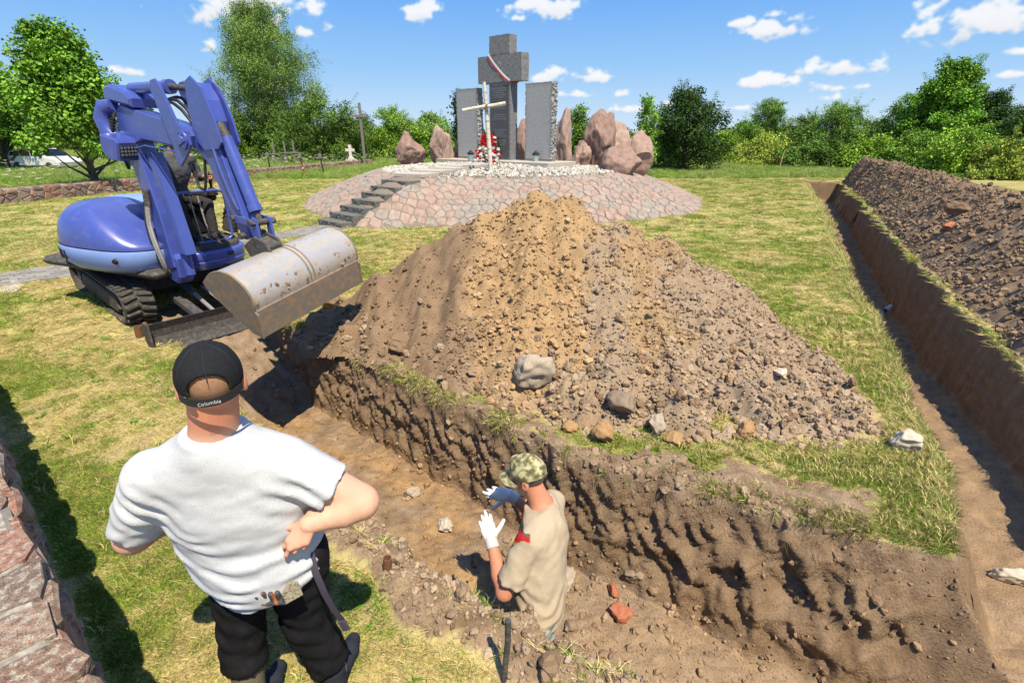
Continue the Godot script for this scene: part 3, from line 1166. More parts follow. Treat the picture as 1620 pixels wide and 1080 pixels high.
func build_walls():
	mottled("mortar", [[0.0, lin(0.17, 0.15, 0.12)], [0.5, lin(0.29, 0.27, 0.23)], [1.0, lin(0.42, 0.40, 0.35)]], 0.95, 1.2, 0.03, 6.0, 63, true)
	var ms := []
	var tones := [[0.29, 0.155, 0.11], [0.33, 0.195, 0.145], [0.245, 0.17, 0.13], [0.30, 0.22, 0.175], [0.22, 0.17, 0.14]]
	for k in tones.size():
		ms.append(granite("wall_%d" % k, tones[k], 2.0, 0.9, 0.4, 80 + k))
	wall_of("boundary_wall", "long low wall of reddish rubble stone along the far edge of the lawn", Vector2(-22.4, 13.0), Vector2(-13.0, 50.0), 0.5, 0.57, 0.42, 0.20, true, ms, 17, 1.0)
	# lichen spots on the wall that the camera looks down on
	var near := []
	for k in ms.size():
		var c: Array = [tones[k][0] * 0.92, tones[k][1] * 0.86, tones[k][2] * 0.84]
		var m: StandardMaterial3D = granite("near_wall_%d" % k, c, 1.6, 0.95, 0.5, 90 + k)
		m.albedo_texture = noise_tex(95 + k, 0.014, [[0.0, lin(c[0] * 0.45, c[1] * 0.45, c[2] * 0.45)], [0.40, lin(c[0], c[1], c[2])], [0.60, lin(c[0] * 1.2, c[1] * 1.25, c[2] * 1.25)], [0.68, lin(0.33, 0.31, 0.26)], [0.83, lin(0.38, 0.36, 0.30)], [0.86, lin(0.50, 0.19, 0.06)], [1.0, lin(0.55, 0.22, 0.07)]], 1024, 6)
		m.normal_texture = noise_tex(51, 0.02, [], 512, 6, false, 9.0)
		near.append(m)
	var p := sq_to_xd(-7.0, -3.20)
	var q := sq_to_xd(4.4, -3.20)
	wall_of("stone_wall", "pinkish rubble wall with lichen in the bottom corner behind the man in the grey shirt", p, q, 0.75, 0.88, 0.27, 0.19, true, near, 23, -1.0)

# ---------------------------------------------------------------- paved path to the stairs
func build_path():
	var t := Node3D.new()
	t.name = "path"
	t.set_meta("kind", "structure")
	add_child(t)
	var line := [Vector2(-14.5, 3.2), Vector2(-10.5, 6.2), Vector2(-8.2, 8.4), Vector2(-7.0, 10.8), Vector2(-6.2, 13.2), Vector2(-5.45, 15.4)]
	var cv := Curve3D.new()
	for k in line.size():
		var tan2: Vector2 = (line[mini(k + 1, line.size() - 1)] - line[maxi(k - 1, 0)]) * 0.17
		cv.add_point(Vector3(line[k].x, 0, line[k].y), Vector3(-tan2.x, 0, -tan2.y), Vector3(tan2.x, 0, tan2.y))
	var ms := []
	for k in 4:
		var g: float = [0.20, 0.235, 0.26, 0.175][k]
		ms.append(mottled("paver_%d" % k, [[0.0, lin(g * 0.7, g * 0.68, g * 0.62)], [0.5, lin(g, g * 0.97, g * 0.9)], [1.0, lin(g * 1.3, g * 1.27, g * 1.18)]], 0.9, 3.0, 0.03, 4.0, 110 + k))
	var len := cv.get_baked_length()
	var wide := 1.3
	var lift := func(u: float, v: float, h: float) -> Vector3:
		var x := cv.sample_baked_with_rotation(clampf(u, 0.0, len - 0.01), false)
		var p: Vector3 = x.origin
		var fw := (cv.sample_baked(minf(u + 0.1, len)) - cv.sample_baked(maxf(u - 0.1, 0.0))).normalized()
		p += Vector3(-fw.z, 0, fw.x) * (v - wide * 0.5)
		return Vector3(p.x, lawn(p.x, p.z) + 0.012 + h, -p.z)
	var polys := []
	var nrow := int(wide / 0.16)
	for k in range(int(len / 0.20), -1, -1):
		for j in nrow:
			var u0 := k * 0.20 + (0.1 if j % 2 else 0.0)
			polys.append(PackedVector2Array([Vector2(u0 + 0.006, j * 0.16 + 0.006), Vector2(u0 + 0.194, j * 0.16 + 0.006), Vector2(u0 + 0.194, j * 0.16 + 0.154), Vector2(u0 + 0.006, j * 0.16 + 0.154)]))
	# the stretch in view comes first
	var seen := []
	var far := []
	for p in polys:
		(seen if p[0].x > 6.2 and p[0].x < 11.0 else far).append(p)
	lay_stones(t, "paver", seen + far, lift, Vector2(0.012, 0.024), 0.04, 0.012, ms, 280, 7)
	var st := tool()
	box(st, Transform3D(Basis.from_euler(Vector3(0.02, 0.5, -0.03)), Vector3(-8.35, 0.30, -7.35)), Vector3(1.5, 0.10, 0.9), 0.02)
	mottled("concrete", [[0.0, lin(0.30, 0.28, 0.24)], [0.5, lin(0.42, 0.39, 0.34)], [1.0, lin(0.52, 0.49, 0.43)]], 0.9, 1.0, 0.02, 4.0, 120)
	var o := put("concrete_slab", done(st), mats.concrete)
	tag(o, "broken pale concrete slab lying in the grass at the edge of the paved path", "slab")

# ---------------------------------------------------------------- the memorial on the mound
func rough_block(size: Vector3, sd: int, amp: Vector3, step := 0.06) -> ArrayMesh:
	# a block whose faces are hewn: amp gives the roughness of the faces across x, y and z
	var st := tool()
	st.set_smooth_group(-1)
	var h := size * 0.5
	for ax in 3:
		var u := (ax + 1) % 3
		var w := (ax + 2) % 3
		var nu := maxi(1, int(size[u] / step))
		var nw := maxi(1, int(size[w] / step))
		for s in [-1.0, 1.0]:
			var g := []
			for i in nu + 1:
				for j in nw + 1:
					var p := Vector3.ZERO
					p[ax] = s * h[ax]
					p[u] = -h[u] + size[u] * i / nu
					p[w] = -h[w] + size[w] * j / nw
					var e := Vector3.ZERO   # one displacement for a point whichever face it is on, so the edges close
					for k in 3:
						var wgt := clampf((absf(p[k]) - h[k] + 0.05) / 0.05, 0.0, 1.0)
						e[k] = signf(p[k]) * wgt * amp[k] * (nb.get_noise_3d(p.x * 9.0 + sd, p.y * 9.0, p.z * 9.0 + k * 5.0) - 0.15) * 2.0
					g.append(p + e)
			for i in nu:
				for j in nw:
					var a := i * (nw + 1) + j
					face_out(st, [g[a], g[a + nw + 1], g[a + nw + 2]], Vector3.ZERO)
					face_out(st, [g[a], g[a + nw + 2], g[a + 1]], Vector3.ZERO)
	return done(st)

func text_image(w: int, h: int, rows: int, ink: Color, ground_c: Color, sd: int, centred: bool, gaps: Array) -> ImageTexture:
	# rows of worn engraved capitals, too small in the picture to be read: strokes of letter size
	var im := Image.create(w, h, false, Image.FORMAT_RGB8)
	im.fill(ground_c)
	var r := RandomNumberGenerator.new()
	r.seed = sd
	for y in h:
		for x in w:
			if r.randf() < 0.4:
				im.set_pixel(x, y, ground_c * r.randf_range(0.6, 1.35))
	var lh := float(h) / rows
	for k in rows:
		if k in gaps:
			continue
		var frac := r.randf_range(0.45, 0.95) if centred else r.randf_range(0.85, 0.98)
		var x0 := int(w * (0.5 - frac * 0.45)) if centred else int(w * 0.04)
		var x := x0
		var endx := int(w * (0.5 + frac * 0.45)) if centred else int(w * frac)
		while x < endx:
			var lw := r.randi_range(3, 5)
			if r.randf() < 0.14:
				x += lw
				continue
			var y0 := int(k * lh + lh * 0.22)
			var hh := int(lh * 0.52)
			match r.randi() % 5:
				0: im.fill_rect(Rect2i(x, y0, 1, hh), ink)
				1:
					im.fill_rect(Rect2i(x, y0, 1, hh), ink)
					im.fill_rect(Rect2i(x, y0, lw - 1, 1), ink)
				2:
					im.fill_rect(Rect2i(x, y0, lw - 1, 1), ink)
					im.fill_rect(Rect2i(x, y0 + hh - 1, lw - 1, 1), ink)
					im.fill_rect(Rect2i(x, y0, 1, hh), ink)
				3:
					im.fill_rect(Rect2i(x, y0, 1, hh), ink)
					im.fill_rect(Rect2i(x + lw - 2, y0, 1, hh), ink)
					im.fill_rect(Rect2i(x, y0 + hh / 2, lw - 1, 1), ink)
				4:
					im.fill_rect(Rect2i(x + 1, y0, 1, hh), ink)
					im.fill_rect(Rect2i(x, y0, lw - 1, 1), ink)
			x += lw + 1
	return ImageTexture.create_from_image(im)

func engraved(called: String, w: float, h: float, at: Vector3, tex: Texture2D, parent: Node3D):
	var pl := PlaneMesh.new()
	pl.size = Vector2(w, h)
	pl.orientation = PlaneMesh.FACE_Z
	var m := StandardMaterial3D.new()
	m.albedo_texture = tex
	m.roughness = 0.5
	var o := put(called, pl, m, parent)
	o.position = at

func build_memorial():
	var grey := granite("granite_grey", [0.23, 0.235, 0.245], 2.6, 0.6, 0.75, 130)
	granite("granite_step", [0.165, 0.165, 0.15], 2.6, 0.9, 0.7, 131)
	var hewn := granite("granite_hewn", [0.34, 0.345, 0.35], 3.4, 0.9, 0.8, 132)
	var turn := deg_to_rad(-42.0)   # the faces look to the left of the camera
	var base := Vector3(-0.38, 1.40, -24.0)
	var t := thing("podium", "low grey concrete podium under the granite memorial on the mound", "podium", base + Vector3(0, 0, 0), "", turn)
	for k in 4:
		var st := tool()
		box(st, xform(Vector3(-2.55 + k * 1.7, 0.05, 0.15)), Vector3(1.68, 0.24, 1.9), 0.02)
		put("slab", done(st), mats.concrete, t)
	# the cross
	t = thing("memorial_cross", "tall grey granite memorial cross with engraved shaft in the middle of the mound", "memorial", base + Vector3(0, 0.17, 0), "", turn)
	var o := put("shaft", rough_block(Vector3(1.22, 3.06, 0.46), 3, Vector3(0.006, 0.0, 0.003), 0.12), grey, t)
	o.position = Vector3(0, 1.53, 0)
	o = put("arms", rough_block(Vector3(2.5, 1.02, 0.46), 4, Vector3(0.012, 0.012, 0.004), 0.12), grey, t)
	o.position = Vector3(0, 3.58, 0.02)
	o = put("head", rough_block(Vector3(1.14, 0.70, 0.46), 5, Vector3(0.012, 0.012, 0.004), 0.12), grey, t)
	o.position = Vector3(0, 4.45, 0.0)
	engraved("inscription", 1.06, 2.9, Vector3(0, 1.52, 0.238), text_image(200, 540, 34, Color(0.62, 0.62, 0.62), Color(0.30, 0.305, 0.315), 4, true, [0, 6, 7, 11, 12, 16, 17, 18, 19, 24, 28, 29, 30, 31, 32, 33]), t)
	# a circled emblem and three short lines on the crossing
	var em := tool()
	for k in 24:
		var a := TAU * k / 24.0
		var b := TAU * (k + 1) / 24.0
		rod(em, Vector3(cos(a) * 0.10, sin(a) * 0.12 + 3.72, 0.258), Vector3(cos(b) * 0.10, sin(b) * 0.12 + 3.72, 0.258), 0.007, 5)
	rod(em, Vector3(0, 3.62, 0.258), Vector3(0, 3.82, 0.258), 0.007, 5)
	rod(em, Vector3(-0.05, 3.76, 0.258), Vector3(0.05, 3.76, 0.258), 0.007, 5)
	for k in 3:
		rod(em, Vector3(-0.12 + 0.02 * k, 3.50 - 0.07 * k, 0.258), Vector3(0.12 - 0.02 * k, 3.50 - 0.07 * k, 0.258), 0.006, 5)
	put("emblem", done(em), flat_mat("engraving", Color(0.66, 0.66, 0.66), 0.7), t)
	# the two name slabs
	var dir := Vector3(cos(turn), 0, -sin(turn))
	for s in [-1.0, 1.0]:
		var sl := thing("memorial_slab", "granite name slab shaded by the memorial cross, behind the birch cross" if s < 0.0 else "granite name slab with a rough hewn edge between the memorial cross and the boulder pile", "memorial", base + Vector3(0, 0.17, 0) + dir * 2.1 * s, "name slabs beside the memorial cross", turn)
		o = put("block", rough_block(Vector3(1.4, 2.95, 0.36), 8 + int(s), Vector3(0.05, 0.012, 0.003), 0.05), hewn, sl)
		o.position = Vector3(0, 1.475, 0)
		engraved("names", 1.28, 2.8, Vector3(0, 1.48, 0.188), text_image(220, 470, 52, Color(0.80, 0.80, 0.80), Color(0.58, 0.585, 0.59), 9 + int(s), false, [0, 1]), sl)
	# red and white ribbon slung over one arm
	var rb := tool()
	var rw := tool()
	var pts := []
	var pts2 := []
	for k in 13:
		var f := k / 12.0
		var p := Vector3(lerpf(-0.62, 0.60, f), lerpf(4.10, 3.06, f) - 0.10 * sin(f * PI), 0.275 + 0.01 * sin(f * 9.0))
		pts.append(p)
		pts2.append(p + Vector3(0.045, 0.045, 0.004))
	for k in 12:
		var w2 := Vector3(0.03, 0.03, 0)
		rw.set_smooth_group(-1)
		rb.set_smooth_group(-1)
		quad(rb, pts[k] - w2, pts[k + 1] - w2, pts[k + 1] + w2, pts[k] + w2)
		quad(rw, pts2[k] - w2, pts2[k + 1] - w2, pts2[k + 1] + w2, pts2[k] + w2)
	tube(rb, [Vector3(0.60, 3.06, 0.27), Vector3(0.66, 3.05, 0.0), Vector3(0.64, 3.06, -0.24)], 0.025, 6)
	tube(rw, [pts2[0], Vector3(-0.60, 4.13, 0.0), Vector3(-0.60, 4.10, -0.27)], 0.025, 6)
	t = thing("ribbon", "red and white ribbon hung diagonally across the memorial cross", "ribbon", base + Vector3(0, 0.17, 0), "", turn)
	put("red_band", done(rb), flat_mat("ribbon_red", Color(0.80, 0.10, 0.13), 0.7), t)
	put("white_band", done(rw), flat_mat("ribbon_white", Color(0.90, 0.90, 0.88), 0.7), t)
	flat_mat("lantern_metal", Color(0.14, 0.15, 0.15), 0.5, 0.3)
	build_wreath(Vector3(-0.95, 1.42, -22.75))
	for k in 2:
		var l := thing("grave_lantern", "glass grave lantern with a dark lid beside the red wreath" if k == 0 else "glass grave lantern with a dark lid in front of the rough edged name slab", "lantern", Vector3(-1.80, 1.40, -23.4) if k == 0 else Vector3(0.98, 1.41, -22.2), "grave lanterns")
		var st := tool()
		lathe(st, [Vector2(0, 0), Vector2(0.15, 0), Vector2(0.16, 0.05), Vector2(0.12, 0.09)], Transform3D(), 8, true)
		put("foot", done(st), mats.lantern_metal, l)
		st = tool()
		lathe(st, [Vector2(0.115, 0.09), Vector2(0.135, 0.2), Vector2(0.125, 0.36), Vector2(0.10, 0.42)], Transform3D(), 12)
		var gm := flat_mat("lantern_glass", Color(0.62, 0.72, 0.72, 0.45), 0.08)
		gm.transparency = BaseMaterial3D.TRANSPARENCY_ALPHA
		put("glass", done(st), gm, l)
		st = tool()
		lathe(st, [Vector2(0.15, 0.41), Vector2(0.16, 0.45), Vector2(0.08, 0.52), Vector2(0.03, 0.54), Vector2(0.03, 0.57), Vector2(0, 0.58)], Transform3D(), 8, true)
		put("lid", done(st), mats.lantern_metal, l)
		st = tool()
		lathe(st, [Vector2(0, 0.09), Vector2(0.07, 0.09), Vector2(0.07, 0.26), Vector2(0, 0.27)], Transform3D(), 10, true)
		put("candle", done(st), flat_mat("candle_wax", Color(0.80, 0.78, 0.70), 0.6), l)
	build_boulders()
	build_stairs()
	build_birch_cross()

func build_wreath(at: Vector3):
	var t := thing("wreath", "wreath of red and white flowers with a white ribbon leaning on the memorial cross", "wreath", at, "", deg_to_rad(-30))
	t.scale = Vector3(1.3, 0.95, 1.2)
	var pet := [flat_mat("petal_red", Color(0.80, 0.03, 0.06), 0.55), flat_mat("petal_white", Color(0.90, 0.88, 0.86), 0.6)]
	var flower := tool()
	for ring in 3:
		var n: int = [8, 6, 4][ring]
		for k in n:
			var a := TAU * (k + 0.5 * ring) / n
			var d := Vector3(cos(a), sin(a), 0)
			var r: float = [0.065, 0.045, 0.024][ring]
			var lift := Vector3(0, 0, 0.012 + 0.016 * ring)
			var s := Vector3(-sin(a), cos(a), 0) * r * 0.42
			flower.set_smooth_group(-1)
			var tip := d * r + lift + Vector3(0, 0, 0.012 + 0.012 * ring)
			tri(flower, lift, d * r * 0.6 - s + lift + Vector3(0, 0, 0.006), tip)
			tri(flower, lift, tip, d * r * 0.6 + s + lift + Vector3(0, 0, 0.006))
	var fm := done(flower)
	var leaf := tool()
	for k in 260:   # leaves behind the flowers
		var a := rng.randf() * TAU
		var r := rng.randf_range(0.22, 0.62)
		var c := Vector3(cos(a) * r * 0.75, 0.72 + sin(a) * r, -0.03 - 0.06 * rng.randf())
		var d := Vector3(cos(a + rng.randfn() * 0.5), sin(a + rng.randfn() * 0.5), rng.randf_range(-0.1, 0.4)).normalized() * rng.randf_range(0.06, 0.13)
		var s := d.cross(Vector3(0, 0, 1)).normalized() * 0.02
		leaf.set_smooth_group(-1)
		tri(leaf, c - s, c + s, c + d)
	put("leaves", done(leaf), flat_mat("wreath_leaf", Color(0.10, 0.24, 0.08), 0.6), t)
	for k in 150:
		var a := rng.randf() * TAU
		var r := sqrt(rng.randf())
		var c: Vector3
		var red: bool
		if k < 70:
			c = Vector3(cos(a) * r * 0.30, 0.98 + sin(a) * r * 0.30, 0.04)
			red = rng.randf() < 0.94
		else:
			c = Vector3(cos(a) * r * 0.52, 0.42 + sin(a) * r * 0.36, 0.06)
			red = rng.randf() < 0.42 or c.y < 0.2
		var o := put("flower", fm, pet[0] if red else pet[1], t)
		o.transform = Transform3D(Basis.from_euler(Vector3(rng.randfn() * 0.35 - 0.2, rng.randfn() * 0.35, rng.randf() * TAU)), c + Vector3(0, 0, rng.randf() * 0.05))
	var st := tool()
	for k in 2:
		var pts := []
		for j in 8:
			pts.append(Vector3((k - 0.5) * (0.1 + j * 0.11) + 0.05 * sin(j * 1.7), 0.72 - j * 0.085, 0.13 + 0.03 * sin(j * 2.2)))
		for j in 7:
			var w := Vector3(0.06, 0.02, 0.0)
			st.set_smooth_group(-1)
			quad(st, pts[j] - w, pts[j + 1] - w, pts[j + 1] + w, pts[j] + w)
	put("white_ribbon", done(st), mats.ribbon_white, t)
	st = tool()
	rod(st, Vector3(-0.3, 0, -0.2), Vector3(0, 1.2, -0.1), 0.015, 6)
	rod(st, Vector3(0.3, 0, -0.2), Vector3(0, 1.2, -0.1), 0.015, 6)
	rod(st, Vector3(0, 0, -0.5), Vector3(0, 1.2, -0.1), 0.015, 6)
	put("stand", done(st), mats.lantern_metal, t)

func build_boulders():
	var pinks := [granite("pink_a", [0.36, 0.245, 0.20], 1.2, 0.85, 0.45, 140), granite("pink_b", [0.30, 0.20, 0.165], 1.2, 0.85, 0.45, 141), granite("pink_c", [0.39, 0.28, 0.235], 1.2, 0.85, 0.45, 142)]
	# [x, D, base y, half width, half height, half depth, turn, seed, label]
	var list := [
		[-4.75, 24.9, 1.20, 0.85, 0.78, 0.7, 0.3, 1, "wide pointed red granite boulder outermost on the stair side of the mound"],
		[-3.35, 25.6, 1.24, 0.52, 0.98, 0.5, 0.8, 2, "upright red granite boulder next to the wide pointed one"],
		[-2.35, 27.2, 1.2, 0.5, 1.05, 0.45, 1.3, 3, "red granite boulder half hidden behind the shaded name slab"],
		[0.55, 27.4, 1.2, 0.46, 1.1, 0.42, 2.1, 4, "tall smooth red boulder seen between the memorial cross and the slab"],
		[2.45, 26.3, 1.2, 0.48, 1.35, 0.5, 2.9, 5, "tall red boulder standing right behind the rough edged name slab"],
		[3.0, 23.4, 1.15, 0.36, 0.6, 0.45, 3.3, 6, "small dark red boulder low on the slab side of the boulder pile"],
		[3.80, 23.6, 1.15, 0.64, 1.22, 0.55, 3.9, 7, "tallest red boulder of the pile, leaning over the front block"],
		[4.7, 24.2, 1.2, 0.56, 1.02, 0.5, 4.4, 8, "pale upright red boulder at the back of the boulder pile"],
		[5.35, 22.8, 0.92, 0.58, 0.92, 0.55, 5.2, 9, "dark red boulder at the outer end of the boulder pile"],
		[4.30, 21.8, 0.85, 0.84, 0.74, 0.7, 5.9, 10, "big square red granite block at the front of the boulder pile"]]
	for b in list:
		var o := put("boulder", stone(500 + b[7], 4, 13, 0.17, false, 1.25), pinks[b[7] % 3])
		o.position = Vector3(b[0], b[2] + b[4] * 0.86, -b[1])
		var r := Basis.from_euler(Vector3(0.15 * sin(b[6]), b[6], 0.12 * cos(b[6] * 2.0)))
		o.basis = r.scaled_local(Vector3(b[3] * 1.22, b[4] * 1.18, b[5] * 1.22))
		if b[7] == 1:   # it tapers to a point
			o.mesh = taper(o.mesh, 0.85)
		elif b[7] in [2, 3, 4, 5]:
			o.mesh = taper(o.mesh, 0.36)
		tag(o, b[8], "boulder", "granite boulders round the memorial")

func taper(m: ArrayMesh, f: float) -> ArrayMesh:
	var a := m.surface_get_arrays(0)
	var v: PackedVector3Array = a[Mesh.ARRAY_VERTEX]
	for k in v.size():
		var p := v[k]
		var w := 1.12 - f * clampf((p.y + 0.7) / 1.5, 0.0, 1.0)
		v[k] = Vector3(p.x * w, p.y, p.z * w)
	a[Mesh.ARRAY_VERTEX] = v
	var st := SurfaceTool.new()
	st.create_from_arrays(a)
	st.generate_normals()
	return st.commit()

func build_stairs():
	var dir := Vector2(0.67, 0.742)
	var yaw := atan2(-dir.x, dir.y)   # local -z climbs
	var t := thing("stairs", "dark hewn granite stairs of seven steps up the side of the mound", "stairs", Vector3(-5.35, 0, -15.55), "", yaw)
	for k in 7:
		var o := put("step", rough_block(Vector3(1.34, 0.34 + k * 0.12, 0.62), 20 + k, Vector3(0.008, 0.004, 0.022), 0.06), mats.granite_step, t)
		o.position = Vector3(0.02 * sin(k * 2.3), -0.01 + k * 0.112, -0.1 - k * 0.40)
	# walkway from the top step to the podium
	t = Node3D.new()
	t.name = "walkway"
	t.set_meta("kind", "structure")
	add_child(t)
	var a := Vector2(-3.5, 17.75)
	var b := Vector2(-1.3, 22.3)
	for k in 5:
		var st := tool()
		var p := a.lerp(b, (k + 0.5) / 5.0)
		box(st, Transform3D(Basis(Vector3.UP, atan2(-(b.x - a.x), b.y - a.y)), Vector3(p.x, mound_h(p.x, p.y) + 0.03, -p.y)), Vector3(1.18, 0.12, 1.0), 0.012)
		put("slab", done(st), mats.concrete, t)

func build_birch_cross():
	var im := Image.create(256, 512, false, Image.FORMAT_RGB8)
	for y in 512:
		for x in 256:
			var n := nb.get_noise_2d(x * 0.02, y * 0.08)
			var g := 0.80 + 0.10 * n
			im.set_pixel(x, y, Color(g, g * 0.975, g * 0.91))
	var r := RandomNumberGenerator.new()
	r.seed = 4
	for k in 150:
		var w := r.randi_range(8, 70)
		im.fill_rect(Rect2i(r.randi_range(0, 255), r.randi_range(0, 511), w, r.randi_range(1, 4)), Color(0.16, 0.13, 0.11) * r.randf_range(0.8, 2.2))
	for k in 14:
		var y0 := r.randi_range(0, 500)
		var x0 := r.randi_range(0, 200)
		for j in 14:
			im.fill_rect(Rect2i(x0 + absi(j - 7), y0 + j, 40 - absi(j - 7) * 4, 1), Color(0.12, 0.10, 0.09))
	var m := flat_mat("birch_bark", Color.WHITE, 0.8)
	m.albedo_texture = ImageTexture.create_from_image(im)
	m.uv1_triplanar = true
	m.uv1_scale = Vector3(2.2, 1.1, 2.2)
	var m2 := m.duplicate()
	m2.uv1_scale = Vector3(1.1, 2.2, 2.2)
	mats.birch_bark_across = m2
	var t := thing("birch_cross", "slim wooden cross of two white birch poles standing in the gravel", "cross", Vector3(-0.80, 1.16, -19.4))
	var st := tool()
	tube(st, [Vector3(0.02, 0, 0), Vector3(0.0, 0.8, 0), Vector3(-0.06, 1.7, 0), Vector3(-0.11, 2.5, 0), Vector3(-0.16, 3.10, 0)], [0.085, 0.078, 0.072, 0.066, 0.06], 12)
	put("upright", done(st), m, t)
	st = tool()
	tube(st, [Vector3(-0.92, 2.20, 0.13), Vector3(-0.3, 2.30, 0.14), Vector3(0.2, 2.36, 0.14), Vector3(0.58, 2.42, 0.13)], [0.055, 0.06, 0.062, 0.068], 12)
	put("crossbar", done(st), m2, t)
	st = tool()
	for k in 4:
		tube(st, [Vector3(-0.19, 2.22 + k * 0.03, 0.09), Vector3(-0.09, 2.28 + k * 0.03, 0.235), Vector3(0.02, 2.36 + k * 0.02, 0.09)], 0.012, 6)
	put("binding", done(st), mats.granite_step, t)
# ---------------------------------------------------------------- trees and shrubs
func leaf_cluster(sd: int, n: int, spread_v: Vector3, size: Vector2, tone: Array, droop := 0.0) -> ArrayMesh:
	var r := RandomNumberGenerator.new()
	r.seed = sd
	var st := tool()
	st.set_smooth_group(-1)
	for k in n:
		var p := Vector3(r.randfn(), r.randfn(), r.randfn()) * 0.5 * spread_v
		p.y -= droop * r.randf()
		var d := Vector3(r.randfn(), r.randfn() * 0.6 - 0.15 - droop, r.randfn()).normalized()
		var s := d.cross(Vector3(r.randfn(), 1.5 + r.randfn() * 0.6, r.randfn())).normalized()
		var l := r.randf_range(size.x, size.y)
		var f := r.randf_range(0.65, 1.35)
		var c := Color(tone[0] * f * r.randf_range(0.9, 1.25), tone[1] * f, tone[2] * f * r.randf_range(0.8, 1.2))
		st.set_color(c)
		var a := p
		var b := p + d * l * 0.5 + s * l * 0.34 + Vector3(0, l * 0.05, 0)
		var e := p + d * l
		var g := p + d * l * 0.5 - s * l * 0.34 + Vector3(0, l * 0.05, 0)
		tri(st, a, b, e)
		tri(st, a, e, g)
	return done(st)

const KINDS := {
	"maple": [[0.129, 0.280, 0.034], 44, 0.16, 0.30, 0.15, 0.0, 1.0],
	"birch": [[0.143, 0.250, 0.060], 74, 0.17, 0.12, 0.10, 0.5, 1.0],
	"bush": [[0.129, 0.250, 0.036], 30, 0.20, 0.0, 0.13, 0.0, 0.9],
	"hazel": [[0.094, 0.181, 0.034], 34, 0.20, 0.0, 0.14, 0.0, 0.9],
	"bright": [[0.189, 0.355, 0.043], 30, 0.20, 0.05, 0.13, 0.0, 0.95],
	"yellow": [[0.227, 0.310, 0.053], 28, 0.20, 0.0, 0.13, 0.0, 0.85],
	"young": [[0.159, 0.318, 0.046], 16, 0.26, 0.2, 0.13, 0.0, 1.0],
	"oak": [[0.055, 0.118, 0.030], 36, 0.19, 0.15, 0.13, 0.0, 1.0],
	"ash": [[0.159, 0.280, 0.057], 34, 0.20, 0.12, 0.11, 0.1, 1.0],
	"spruce": [[0.043, 0.094, 0.039], 40, 0.16, 0.05, 0.14, 0.15, 1.0],
}
var clusters := {}

